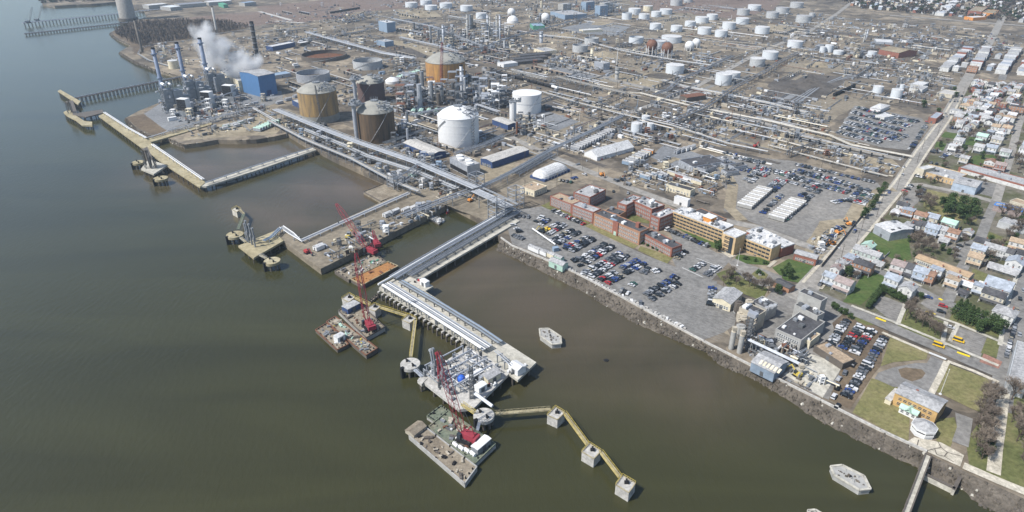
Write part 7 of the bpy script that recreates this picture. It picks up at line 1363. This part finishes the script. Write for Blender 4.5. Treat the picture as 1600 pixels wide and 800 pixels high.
def tree(x, y, s_, kind, label, group):
    v = random.choice({'bare': BT, 'green': EV[2:], 'cone': EV[:2], 'shrub': SH}[kind]); p = px(x, y); o = thing({'bare': 'bare_tree', 'green': 'leafy_tree', 'cone': 'evergreen_tree', 'shrub': 'shrub'}[kind], label, 'shrub' if kind == 'shrub' else 'tree', p, random.random() * 6, group); o.scale = (s_, s_, s_ * random.uniform(.9, 1.1)); put('trunk', v[0], o); put('crown', v[1], o)
def grove(pts, kind, smin, smax, label):
    for x, y in pts: tree(x, y, random.uniform(smin, smax), kind, label, label)
grove([(1494, 492), (1500, 500), (1505, 488), (1512, 505), (1508, 498), (1520, 506)], 'cone', .9, 1.25, 'dark evergreen in the dense group above the striped lot'); grove([(1528, 512), (1535, 505), (1540, 516), (1548, 512), (1555, 522), (1562, 520), (1530, 520)], 'green', .7, 1.0, 'rounded green tree between the evergreens and the hipped house')
grove([(1414, 500), (1422, 492), (1430, 505), (1440, 512), (1450, 518), (1460, 524), (1468, 528), (1446, 508)], 'bare', .8, 1.1, 'bare tree in the grass strip between the two lots')
grove([(1536, 625), (1543, 640), (1530, 652), (1548, 655), (1536, 668), (1528, 682), (1545, 680), (1538, 700), (1525, 706), (1533, 718), (1548, 620), (1552, 634)], 'bare', .9, 1.25, 'bare tree in the park beside the promenade'); grove([(1540, 660), (1536, 690), (1546, 697), (1530, 712), (1545, 712)], 'green', .45, .7, 'green bush-like tree among the bare park trees'); grove([(1580, 625), (1592, 650), (1588, 690), (1596, 715), (1600, 740), (1580, 660), (1596, 680)], 'bare', .8, 1.2, 'bare tree right of the promenade')
grove([(1472, 326), (1480, 332), (1486, 322), (1494, 334), (1502, 328), (1508, 338), (1516, 334), (1478, 340), (1498, 342), (1522, 342)], 'green', .9, 1.4, 'big green tree in the clump on the dry field'); grove([(1445, 325), (1452, 330), (1458, 322), (1448, 316)], 'bare', .8, 1.1, 'bare tree at the edge of the dry field')
grove([(1424, 380), (1430, 388), (1436, 380), (1428, 396), (1440, 394), (1450, 388), (1456, 396), (1434, 408), (1444, 414), (1452, 418)], 'bare', .8, 1.15, 'bare tree between the green field and the terrace'); grove([(1420, 378), (1428, 402), (1470, 392), (1482, 398)], 'green', .5, .75, 'small green tree by the backyards above the terrace')
hedge = [(1355 + k * 1.9, 483 - k * 2.4) for k in range(13)] + [(1382 + k * 4, 458 + k * 2.2) for k in range(8)]; grove(hedge, 'green', .5, .62, 'dark clipped tree in the hedge round the striped lot')
grove([(1380, 300), (1374, 306), (1366, 318), (1352, 338), (1348, 342), (1360, 328)], 'green', .8, 1.0, 'roadside green tree between the contractor lot and main street'); grove([(1228, 428), (1222, 432), (1232, 436), (1119, 393), (1126, 390), (1142, 436), (1215, 460)], 'green', .6, .95, 'dark green tree on the buff office lawns')
grove([(1162, 440), (1170, 448), (1178, 452), (1150, 446), (1190, 455), (1200, 458), (1138, 440), (1130, 446), (1145, 430)], 'bare', .7, 1.0, 'bare tree along the bank below the planted circle'); grove([(1300, 482), (1306, 486), (1312, 490), (1320, 492), (1328, 498)], 'green', .4, .55, 'dark round bush beside the mill tower')
grove([(1505, 190), (1508, 185), (1442, 168), (1490, 145), (1492, 152), (1465, 178), (1520, 160), (1560, 155), (1580, 142), (1600, 150)], 'green', .6, 1.0, 'dark green town tree near main street'); grove([(1585, 258), (1592, 264), (1596, 255), (1575, 350), (1585, 345), (1566, 342), (1590, 362), (1550, 392), (1545, 410), (1500, 218), (1512, 220), (1520, 215)], 'bare', .8, 1.3, 'bare town tree among the backyards'); grove([(1530, 170 + k * 14) for k in range(4)] + [(1555, 180), (1572, 200), (1540, 150), (1600, 210), (1588, 232)], 'bare', .6, .9, 'bare tree between the dense town blocks')
grove([(868 + k * 6.2, 319 + k * 2.3) for k in range(9)] + [(932 + k * 7, 350 + k * 3) for k in range(9)] + [(1004 + k * 8, 381 + k * 3.4) for k in range(6)] + [(1062 + k * 7, 352 + k * 2.6) for k in range(10)], 'shrub', .9, 1.5, 'round shrub in the planting along the office fronts'); grove([(1190, 430), (1186, 428), (1165, 405), (1180, 408), (1195, 412)], 'shrub', 1, 1.6, 'round shrub on the buff office lawn')
tn = 0
for i in range(900):
    x, y = random.uniform(1285, 1605), random.uniform(130, 500); p = px(x, y)
    if tn < 110 and inpoly(x, y, [(1512, 128), (1605, 140), (1605, 520), (1300, 440), (1390, 335), (1480, 205)]) and clear(p, .8): tree(x, y, random.uniform(.45, .85), 'bare' if random.random() < .75 else 'green', '', None); tn += 1
for o in [o for o in bpy.data.objects if o.get('label') == '' or (o.get('category') == 'tree' and not o.get('label'))]:
    tag(o, ('bare' if o.name.startswith('bare') else 'small green') + ' tree growing in a town back yard', 'tree', ('bare' if o.name.startswith('bare') else 'green') + ' back yard trees')
# far suburb trees and the leafless wood, each one mass
mb = MB(); r_ = random.Random(5)
def blob(x, y, s_, k):
    p = px(x, y); mb.mi(k)
    for i in range(7):
        c = p + Vector((r_.uniform(-.5, .5) * s_, r_.uniform(-.5, .5) * s_, s_ * r_.uniform(.3, .9)))
        for j in range(7): e = Vector((r_.gauss(0, 1), r_.gauss(0, 1), r_.gauss(0, 1))).normalized() * s_ * .3; f = e.cross(Vector((r_.gauss(0, 1), r_.gauss(0, 1), 1))).normalized() * s_ * .26; mb.add([c - e, c + f, c + e, c - f], [(0, 1, 2, 3)])
for i in range(900):
    x, y = r_.uniform(1290, 1610), r_.uniform(-8, 34)
    if inpoly(x, y, [(1300, -8), (1610, -8), (1610, 40), (1560, 32), (1480, 25), (1340, 14)]): blob(x, y, r_.uniform(4, 9), r_.choice((0, 1, 1, 2)))
for i in range(180): blob(r_.uniform(1150, 1330), r_.uniform(-9, 1), r_.uniform(4, 8), r_.choice((0, 1, 1)))
for i in range(160): x = r_.uniform(64, 200); blob(x, 6 - (x - 64) * .04 - r_.uniform(0, 9), r_.uniform(4, 8), r_.choice((0, 1, 1)))
tag(put('far_trees', mb.mesh('far_trees', ['leaf', 'twig', 'bark'])), kind='stuff')
mb = MB(); W1 = [(176, 50), (215, 36), (262, 34), (345, 34), (392, 42), (350, 52), (290, 62), (225, 72), (206, 68)]
for i in range(2600):
    x, y = r_.uniform(172, 392), r_.uniform(33, 74)
    if not inpoly(x, y, W1): continue
    p = px(x, y); h_ = r_.uniform(4, 8); mb.mi(r_.choice((0, 1, 1)))
    for j in range(5): a = p + Vector((r_.uniform(-2.5, 2.5), r_.uniform(-2.5, 2.5), 0)); e = Vector((r_.uniform(-1.5, 1.5), r_.uniform(-1.5, 1.5), h_)); s_ = Vector((r_.uniform(-1, 1), r_.uniform(-1, 1), 0)).normalized() * .5; mb.add([a - s_ * .3, a + s_ * .3, a + e + s_, a + e - s_], [(0, 1, 2, 3)])
tag(put('leafless_wood', mb.mesh('leafless_wood', ['twig', 'bark'])), kind='stuff')
# ================================================================ utility poles, flagpoles, fences
PM = MB().cyl((0, 0, -.3), .16, 10.3, 6, .11).box((0, 0, 9.3), (2.2, .14, .16)).box((0, 0, 8.5), (1.6, .14, .16)).mesh('utility_pole', 'timber')
def pole(x, y, label, group, s_=1, m_=PM): o = put('utility_pole', m_, None, px(x, y), AD + 1.57, (1, 1, s_)); tag(o, label, 'pole', group)
for f in range(15): p = f / 14; pole(1282 + 222 * p + (8 if f % 2 else 0), 446 - 300 * p ** .97 + 4, 'wooden utility pole beside main street', 'poles along main street')
for x, y in ((820, 250), (848, 232), (890, 238), (910, 265), (935, 275), (962, 251), (990, 262), (1017, 232), (857, 212), (829, 222), (905, 245), (870, 290), (892, 285), (1092, 222), (985, 278), (1060, 290), (820, 300), (850, 320)): pole(x, y, 'wooden utility pole among the refinery roads', 'poles among the refinery roads', random.uniform(.8, 1.2))
for x, y in ((824, 62), (874, 48), (912, 36), (952, 60), (995, 47), (808, 15), (1050, 28), (1065, 18), (1081, 19), (1092, 17), (1110, 15), (1123, 16), (637, 104), (515, 98), (655, 88), (1008, 40)): pole(x, y, 'tall dark lattice pole standing in the far refinery', 'tall poles of the far refinery', 2.2)
for x, y in ((1300, 262), (1375, 278), (1200, 240), (1282, 268), (1346, 276)): pole(x, y, 'utility pole above the contractor lot', 'poles above the contractor lot', 1.4)
FP = MB().cyl((0, 0, 0), .12, 11, 6, .06).sphere((0, 0, 11), .2, 8, 6).cyl((0, 0, 0), .6, .3, 8).mesh('flagpole', 'white')
for x, y, l in ((1152, 415, 'white flagpole by the buff entrance block'), (1469, 616, 'white flagpole on the lawn beside the orange hall'), (905, 190, 'tall light mast at the corner of the gravel yard')): tag(put('flagpole', FP, None, px(x, y), 0, (1, 1, 1.2 if x < 1000 or x > 1400 else 1)), l, 'flagpole')
A, B = px(1283, 418), px(1352, 332); o = thing('board_fence', 'dark board fence between the sandy yard and main street', 'fence', ((A.x + B.x) / 2, (A.y + B.y) / 2, GZ), ang(A, B)); ln = (B - A).length
for k in range(24): part('fence_panel', MB().bx(-ln / 2 + ln * k / 24 + .05, -ln / 2 + ln * (k + 1) / 24 - .05, -.08, .08, 0, 2.2), 'timber', o)
# bronze on the planted circle
o = thing('monument', 'small dark monument in the middle of the planted circle', 'monument', px(1187, 431)); part('plinth', MB().box((0, 0, .6), (1.4, 1.4, 1.2)), 'stone', o); part('figure', MB().cyl((0, 0, 1.2), .35, 1.6, 8, .2).sphere((0, 0, 3), .25, 8, 6), 'black', o)
# ================================================================ refinery clutter
rnd = random.Random(99)
ZONES = [([(640, 40), (800, 42), (800, 75), (720, 80), (640, 60)], 420, 3.0, 1), ([(600, 92), (660, 95), (665, 130), (620, 130), (600, 118)], 90, 2.0, 0), ([(620, 140), (700, 140), (790, 140), (795, 165), (760, 178), (690, 165), (625, 185)], 360, 3.2, 1), ([(415, 175), (470, 195), (560, 235), (640, 280), (730, 305), (710, 312), (600, 275), (470, 215)], 300, 1.6, 0),
    ([(800, 190), (850, 180), (860, 200), (815, 215), (790, 205)], 60, 2.0, 1), ([(740, 75), (860, 85), (960, 100), (940, 112), (820, 105), (735, 95)], 240, 2.0, 0), ([(1000, 95), (1110, 85), (1140, 100), (1060, 120), (1000, 112)], 150, 2.0, 0), ([(1090, 140), (1200, 150), (1300, 185), (1290, 200), (1180, 180), (1090, 155)], 220, 1.8, 0), ([(430, 50), (600, 60), (600, 75), (480, 80), (430, 70)], 160, 2.2, 0), ([(230, 70), (330, 58), (420, 55), (420, 90), (330, 105), (250, 100)], 240, 2.0, 0),
    ([(820, 10), (960, 4), (980, 20), (900, 40), (830, 45)], 220, 2.6, 1), ([(1250, 20), (1500, 45), (1620, 80), (1500, 100), (1300, 90), (1200, 60)], 520, 2.4, 0), ([(1200, 70), (1350, 85), (1480, 110), (1350, 125), (1230, 85)], 130, 2.0, 0), ([(880, 205), (990, 190), (1060, 215), (1010, 235), (900, 260)], 110, 1.5, 0), ([(990, 255), (1060, 262), (1140, 285), (1100, 320), (1020, 295), (960, 290)], 200, 1.4, 0), ([(1200, 205), (1290, 225), (1400, 262), (1390, 280), (1280, 250), (1210, 240)], 160, 1.4, 0),
    ([(500, 385), (560, 358), (640, 325), (690, 312), (690, 325), (600, 370), (520, 412)], 150, 1.3, 0), ([(600, 20), (800, 10), (960, 0), (960, -8), (600, 0)], 160, 2.5, 0), ([(570, 205), (640, 195), (660, 215), (690, 235), (600, 232)], 130, 1.8, 1), ([(625, 228), (660, 240), (700, 262), (690, 275), (640, 255)], 140, 1.8, 0), ([(280, 180), (340, 165), (420, 150), (430, 160), (300, 200)], 110, 1.8, 0), ([(1150, 520), (1200, 530), (1260, 570), (1290, 600), (1260, 610), (1180, 575)], 110, 1.0, 0), ([(1185, 540), (1240, 545), (1262, 560), (1240, 575)], 60, 1.0, 0), ([(1040, 165), (1130, 185), (1180, 205), (1100, 215), (1010, 190)], 150, 1.6, 0), ([(900, 150), (1000, 170), (1040, 190), (960, 195), (880, 175)], 120, 1.5, 0), ([(1400, 128), (1490, 138), (1470, 165), (1400, 160)], 90, 1.6, 0), ([(1255, 375), (1330, 345), (1320, 365), (1275, 405)], 40, 1.3, 0)]
ZONES += [([(285, 190), (350, 172), (410, 165), (425, 185), (340, 212), (290, 215)], 110, 1.4, 0), ([(255, 165), (340, 135), (395, 130), (400, 150), (290, 190), (265, 190)], 160, 2.2, 1), ([(980, -6), (1220, 10), (1200, 75), (1100, 70), (1000, 55)], 240, 1.6, 0), ([(640, -8), (990, -8), (960, 5), (800, 20), (640, 22)], 160, 2, 0), ([(800, 45), (990, 55), (1050, 95), (960, 108), (810, 92)], 200, 1.8, 0), ([(430, 5), (640, 0), (640, 20), (560, 60), (430, 50)], 160, 1.8, 0), ([(1300, 95), (1480, 118), (1480, 135), (1330, 118)], 90, 1.6, 0)]
CMATS = ['steel', 'galv', 'white', 'tanpipe', 'darksteel', 'pipe2', 'timber', 'skyblue', 'cream', 'rust']; CW = (16, 15, 6, 10, 18, 14, 12, 1, 4, 4)
NAMES = {}
for zi, (poly, n, sz, tall) in enumerate(ZONES):
    mb = MB(); xs = [p[0] for p in poly]; ys = [p[1] for p in poly]; k = 0; tries = 0
    while k < n and tries < n * 40:
        tries += 1; x, y = rnd.uniform(min(xs), max(xs)), rnd.uniform(min(ys), max(ys))
        if not inpoly(x, y, poly): continue
        p = px(x, y)
        if not clear(p, .5): continue
        k += 1; mb.mi(rnd.choices(range(len(CMATS)), CW)[0]); t_ = rnd.random(); s_ = sz * rnd.uniform(.4, 1.5); rz = BD + rnd.choice((0, math.pi / 2)) + rnd.uniform(-.06, .06)
        if t_ < .38: h_ = s_ * rnd.uniform(.4, 1.2); mb.box((p.x, p.y, GZ + h_ / 2), (s_ * rnd.uniform(.8, 2.6), s_, h_), rz)
        elif t_ < .52: mb.cyl((p.x, p.y, GZ), s_ * .55, s_ * rnd.uniform(.8, 1.8) * (3.5 if tall and rnd.random() < .3 else 1), 10)
        elif t_ < .82:
            ln = s_ * rnd.uniform(3, 9); d = Vector((math.cos(rz), math.sin(rz), 0)) * ln; z_ = GZ + rnd.choice((.4, 1, 2.5, 4)) * (1.6 if tall else 1); a = Vector((p.x, p.y, z_)); mb.tube(a, a + d, rnd.uniform(.18, .5), 5)
            for f in (.15, .85): q = a + d * f; mb.box((q.x, q.y, (GZ + z_) / 2), (.35, .35, z_ - GZ))
        elif t_ < .9: mb.tube((p.x, p.y, GZ + s_ * .5), (p.x + math.cos(rz) * s_ * 2.4, p.y + math.sin(rz) * s_ * 2.4, GZ + s_ * .5), s_ * .45, 10)
        else:
            h_ = s_ * rnd.uniform(2, 4.5) * (1.5 if tall else 1); w_ = s_ * .9
            for a in (-1, 1):
                for c_ in (-1, 1): mb.box((p.x + a * w_, p.y + c_ * w_, GZ + h_ / 2), (.3, .3, h_))
            for q in (.35, .7, 1): mb.box((p.x, p.y, GZ + h_ * q), (w_ * 2.2, w_ * 2.2, .25))
    tag(put('yard_equipment', mb.mesh('yard_equipment', CMATS)), kind='stuff')
# the wide spread of small things and low pipe runs over the whole refinery
REF = [(400, 20), (640, -5), (1000, -5), (1300, 25), (1500, 95), (1490, 135), (1430, 160), (1300, 160), (1290, 215), (1100, 235), (1000, 215), (860, 235), (800, 262), (720, 250), (640, 225), (600, 190), (450, 140), (420, 100)]
KEEP = [[(815, 180), (850, 172), (905, 190), (868, 206)], [(1205, 128), (1330, 120), (1290, 150), (1225, 172)]]
def scatter(n, fn, poly=REF):
    xs = [p[0] for p in poly]; ys = [p[1] for p in poly]; k = t_ = 0
    while k < n and t_ < n * 30:
        t_ += 1; x, y = rnd.uniform(min(xs), max(xs)), rnd.uniform(min(ys), max(ys))
        if not inpoly(x, y, poly) or any(inpoly(x, y, q) for q in KEEP): continue
        p = px(x, y)
        if clear(p, 1): fn(p); k += 1
def run(p):
    d = Vector((math.cos(BD), math.sin(BD), 0)) if rnd.random() < .6 else Vector((math.cos(AD), math.sin(AD), 0)); ln = rnd.uniform(15, 75); z_ = rnd.choice((.5, .5, 1.2, 3.5)); k = rnd.choice((1, 2, 2, 3, 4)); nn = Vector((-d.y, d.x, 0))
    for e in range(4):
        if not clear(p + d * ln * (e + 1) / 4, 1): ln *= (e + .2) / 4; break
    if ln < 4: return
    for j in range(k): mb.mi(rnd.choices(range(len(CMATS)), (14, 12, 4, 16, 16, 15, 14, 0, 4, 4))[0]); a = p + nn * j * .9 + Vector((0, 0, z_)); mb.tube(a, a + d * ln, rnd.uniform(.16, .36), 4)
    for f in range(int(ln / 9) + 1): mb.mi(4); q = p + d * f * 9; mb.box((q.x, q.y, GZ + z_ / 2), (.35, k * 1.0, z_), math.atan2(d.y, d.x))
def bit(p):
    s_ = rnd.uniform(.7, 3.2) * rnd.choice((.6, 1, 1)); mb.mi(rnd.choices(range(len(CMATS)), (14, 8, 6, 9, 24, 10, 20, 1, 4, 5))[0]); h_ = s_ * rnd.uniform(.4, 1.1); mb.box((p.x, p.y, GZ + h_ / 2), (s_ * rnd.uniform(.8, 3), s_, h_), BD + rnd.choice((0, 1.57)) + rnd.uniform(-.1, .1))
    if rnd.random() < .12: mb.cyl((p.x + s_, p.y, GZ), .25, rnd.uniform(5, 12), 5)
mb = MB(); scatter(520, run); tag(put('low_pipe_runs', mb.mesh('low_pipe_runs', CMATS)), kind='stuff')
mb = MB(); scatter(2400, bit); tag(put('yard_odds_and_ends', mb.mesh('yard_odds_and_ends', CMATS)), kind='stuff')
for k in range(46):        # bare and stained earth between the units
    q = []; scatter(1, lambda p: q.append(p))
    if q:
        r0 = rnd.uniform(8, 26); el = rnd.uniform(.4, 1); rz = BD + rnd.uniform(-.2, .2)
        sheet('soil', [proj(q[0] + Vector((math.cos(rz) * a - math.sin(rz) * b_, math.sin(rz) * a + math.cos(rz) * b_, 0))) for a, b_ in ((r0 * rnd.uniform(.75, 1.2) * math.cos(t_), r0 * el * rnd.uniform(.75, 1.2) * math.sin(t_)) for t_ in (i * .524 for i in range(12)))], rnd.choice(('tan_soil', 'dirt', 'tan_soil', 'dirt', 'dark_soil', 'scrub')), 0, 1.2)
for k in range(70):
    q = []; scatter(1, lambda p: q.append(p))
    if not q: continue
    p = q[0]; d = Vector((math.cos(BD), math.sin(BD), 0)) if rnd.random() < .5 else Vector((math.cos(AD), math.sin(AD), 0)); e = p + d * rnd.uniform(30, 120); strip('yard_track', [proj(p), proj(e)], rnd.uniform(2.5, 9), rnd.choice(('dirt', 'gravel', 'dark_soil', 'asphalt', 'tan_soil', 'dark_soil')), 1)
# sand heaps and soil heaps
def heap(x, y, w_, h_, m_, label):
    p = px(x, y); r_ = w_ / 2 / ppm(p); mb = MB(); n = 18; rings = 5; vs = []
    for j in range(rings):
        q = 1 - j / rings; vs += [(r_ * q * math.cos(i * 2 * math.pi / n) * rnd.uniform(.85, 1.15), r_ * q * .8 * math.sin(i * 2 * math.pi / n) * rnd.uniform(.85, 1.15), h_ * (1 - q) * rnd.uniform(.8, 1.15) - .1) for i in range(n)]
    vs.append((0, 0, h_)); mb.add(vs, [(j * n + i, j * n + (i + 1) % n, (j + 1) * n + (i + 1) % n, (j + 1) * n + i) for j in range(rings - 1) for i in range(n)] + [((rings - 1) * n + i, (rings - 1) * n + (i + 1) % n, rings * n) for i in range(n)])
    single('soil_heap', mb, m_, label, 'heap', p, smooth=True)
heap(943, 86, 42, 6, 'tan_soil', 'tawny sand heap beside the open grey tanks'); heap(885, 56, 40, 5, 'tan_soil', 'sand heap behind the open grey tanks'); heap(1280, 102, 46, 5, 'tan_soil', 'sandy mound above the curved tracks'); heap(780, 21, 30, 4, 'tan_soil', 'olive soil mound before the ball tanks'); heap(1268, 132, 66, 7, 'dark_soil', 'black coal-like heap beside the curved tracks'); heap(1238, 143, 44, 5, 'dark_soil', 'black heap at the edge of the curved tracks'); heap(1128, 184, 22, 2, 'dark_soil', 'dark heap beside the cream pipe line'); heap(655, 24, 24, 4, 'tan_soil', 'ochre heap by the first far tanks')
# low concrete blocks and spoil along the bank
for i in range(40):
    f = i / 39; x = 890 + 180 * f; y = 421 + 93 * f + rnd.uniform(-1.5, 1); p = px(x, y); s_ = rnd.uniform(.8, 1.8)
    single('concrete_block', MB().box((0, 0, .4), (s_ * 1.6, s_, .9), rnd.random() * 3, .85).box((0, 0, .95), (s_ * .5, s_ * .4, .2)), rnd.choice(('white', 'pale_concrete', 'stone')), 'loose pale block lying behind the sea wall', 'block', p, 'loose blocks behind the sea wall')
# construction vehicles
def digger(x, y, rz, m_, label, group=None):
    o = thing('excavator', label, 'excavator', px(x, y), rz, group); 
    for s_ in (-1, 1): part('track', MB().box((0, s_ * 1.1, .45), (3.6, .6, .9), 0, .85), 'black', o)
    part('body', MB().box((-.3, 0, 1.7), (3, 2.4, 1.4)), m_, o); part('cab', MB().box((.6, .7, 2.4), (1.3, 1, 1.5)), 'glass', o); part('arm', MB().tube((1, 0, 2), (3.6, 0, 4.4), .28, 5).tube((3.6, 0, 4.4), (5.4, 0, 1.6), .22, 5), m_, o); part('bucket', MB().box((5.4, 0, 1.1), (1.1, 1.1, 1)), 'darksteel', o)
for i, (x, y, m_, l) in enumerate(((737, 273, 'yellow', 'yellow excavator beside the cooling tower'), (635, 195, 'yellow', 'yellow excavator behind the dark brown tank'), (1300, 383, 'orange', 'orange excavator in the sandy yard by the street'), (1308, 366, 'orange', 'orange loader beside a white truck in the sandy yard'), (1325, 352, 'orange', 'orange excavator near the board fence'), (735, 315, 'orange', 'orange excavator behind the basin wall'), (850, 362, 'yellow', 'yellow lift near the jetty gate'), (1245, 588, 'yellow', 'yellow loader on the concrete yard'), (480, 396, 'red', 'dark red excavator on the middle dock'), (545, 372, 'yellow', 'yellow excavator on the middle dock'), (940, 275, 'orange', 'orange machine beside the refinery road'), (1180, 230, 'red', 'red truck crane parked above the contractor lot'))): digger(x, y, rnd.random() * 6, m_, l)
# boom lift in the waterfront lot
A, B = px(832, 357, GZ + 2), px(868, 382, GZ + 2); o = thing('pipe_conveyor', 'white slanting conveyor pipe across the corner of the lot', 'conveyor', (A.x, A.y, GZ)); wpart('tube', MB().tube(A, B, .5, 8), 'white', o)
for k in range(5): p = A.lerp(B, k / 4); wpart('leg', MB().tube((p.x, p.y, GZ), p, .2, 5), 'steel', o)
p = px(868, 392); single('blue_bin', MB().box((0, 0, 1.2), (3.4, 2.6, 2.4), .4).box((0, 0, 2.5), (3.6, 2.8, .2), .4), 'skyblue', 'blue bin at the end of the white conveyor pipe', 'bin', p)
# ================================================================ steam
def steam(name, label, pts, dens, seed, anis=0.2):
    """pts: (world point, radius) chain; one closed hull of overlapping lobes filled with vapour"""
    m = bpy.data.materials.new(name); m.use_nodes = True; t = m.node_tree; t.nodes.remove(t.nodes['Principled BSDF']); out = t.nodes['Material Output']
    try: m.cycles.volume_step_rate = .25
    except Exception: pass
    v = t.nodes.new('ShaderNodeVolumePrincipled'); v.inputs['Color'].default_value = (.98, .98, .98, 1); v.inputs['Anisotropy'].default_value = anis
    tc = t.nodes.new('ShaderNodeTexCoord'); nz = t.nodes.new('ShaderNodeTexNoise'); r0 = pts[0][1]; nz.inputs['Scale'].default_value = .9 / r0 * 1.2; nz.inputs['Detail'].default_value = 3
    t.links.new(tc.outputs['Object'], nz.inputs['Vector']); mr = t.nodes.new('ShaderNodeMapRange'); mr.inputs[1].default_value = .4; mr.inputs[2].default_value = .62; mr.inputs[3].default_value = 0; mr.inputs[4].default_value = dens
    t.links.new(nz.outputs['Fac'], mr.inputs[0]); acc = None
    o = pts[0][0]
    for p, r_ in pts:          # falls off to nothing at each lobe's edge
        d = t.nodes.new('ShaderNodeVectorMath'); d.operation = 'DISTANCE'; d.inputs[1].default_value = p - o; t.links.new(tc.outputs['Object'], d.inputs[0])
        q = t.nodes.new('ShaderNodeMapRange'); q.inputs[1].default_value = r_ * .25; q.inputs[2].default_value = r_ * .98; q.inputs[3].default_value = 1; q.inputs[4].default_value = 0; t.links.new(d.outputs['Value'], q.inputs[0])
        if acc is None: acc = q.outputs[0]
        else: mx = t.nodes.new('ShaderNodeMath'); mx.operation = 'MAXIMUM'; t.links.new(acc, mx.inputs[0]); t.links.new(q.outputs[0], mx.inputs[1]); acc = mx.outputs[0]
    mu = t.nodes.new('ShaderNodeMath'); mu.operation = 'MULTIPLY'; t.links.new(acc, mu.inputs[0]); t.links.new(mr.outputs[0], mu.inputs[1]); t.links.new(mu.outputs[0], v.inputs['Density']); t.links.new(v.outputs[0], out.inputs['Volume']); MATS[name] = m
    lo = [min(p[i] - r_ for p, r_ in pts) - o[i] for i in range(3)]; hi = [max(p[i] + r_ for p, r_ in pts) - o[i] for i in range(3)]
    mb = MB().bx(lo[0], hi[0], lo[1], hi[1], lo[2], hi[2]); ob = put('steam_cloud', mb.mesh(name, name), None, o); tag(ob, label, 'steam')
Y0 = px(375, 140).y
ch = [(372, 108, 22), (358, 100, 24), (345, 92, 25), (335, 84, 25), (352, 80, 22), (338, 70, 22), (326, 62, 21), (318, 55, 17), (324, 44, 13), (308, 50, 13), (301, 44, 9), (328, 100, 15), (386, 100, 22), (398, 94, 15), (368, 86, 20), (316, 70, 16)]
pts = [(pxd(x, y, Y0 + 6), r_ / ppm(pxd(x, y, Y0 + 6))) for x, y, r_ in ch]
steam('plant_steam', 'large white steam cloud drifting from the power plant condenser', pts, .3, 1)
Y1 = px(1200, 500).y; ch = [(1192, 487, 4), (1198, 482, 5), (1205, 479, 5), (1211, 477, 4)]
steam('mill_steam', 'small white steam puff rising from the black-roofed mill', [(pxd(x, y, Y1), r_ / ppm(pxd(x, y, Y1))) for x, y, r_ in ch], 3.5, 2)
Y2 = px(762, 140).y; ch = [(766, 134, 8), (762, 126, 9), (760, 117, 7), (756, 108, 5)]
steam('process_steam', 'thin grey steam rising beside the silver twin flue', [(pxd(x, y, Y2), r_ / ppm(pxd(x, y, Y2))) for x, y, r_ in ch], .25, 3)
# ================================================================ haze
m = bpy.data.materials.new('haze_air'); m.use_nodes = True; t = m.node_tree; t.nodes.remove(t.nodes['Principled BSDF']); MATS['haze_air'] = m
v = t.nodes.new('ShaderNodeVolumePrincipled'); v.inputs['Color'].default_value = (.68, .84, 1, 1); v.inputs['Density'].default_value = .0001; v.inputs['Anisotropy'].default_value = .3
t.links.new(v.outputs[0], t.nodes['Material Output'].inputs['Volume'])
tag(put('haze', MB().bx(-7000, 5000, -500, 7000, -6, 230).mesh('haze', 'haze_air')), kind='stuff')
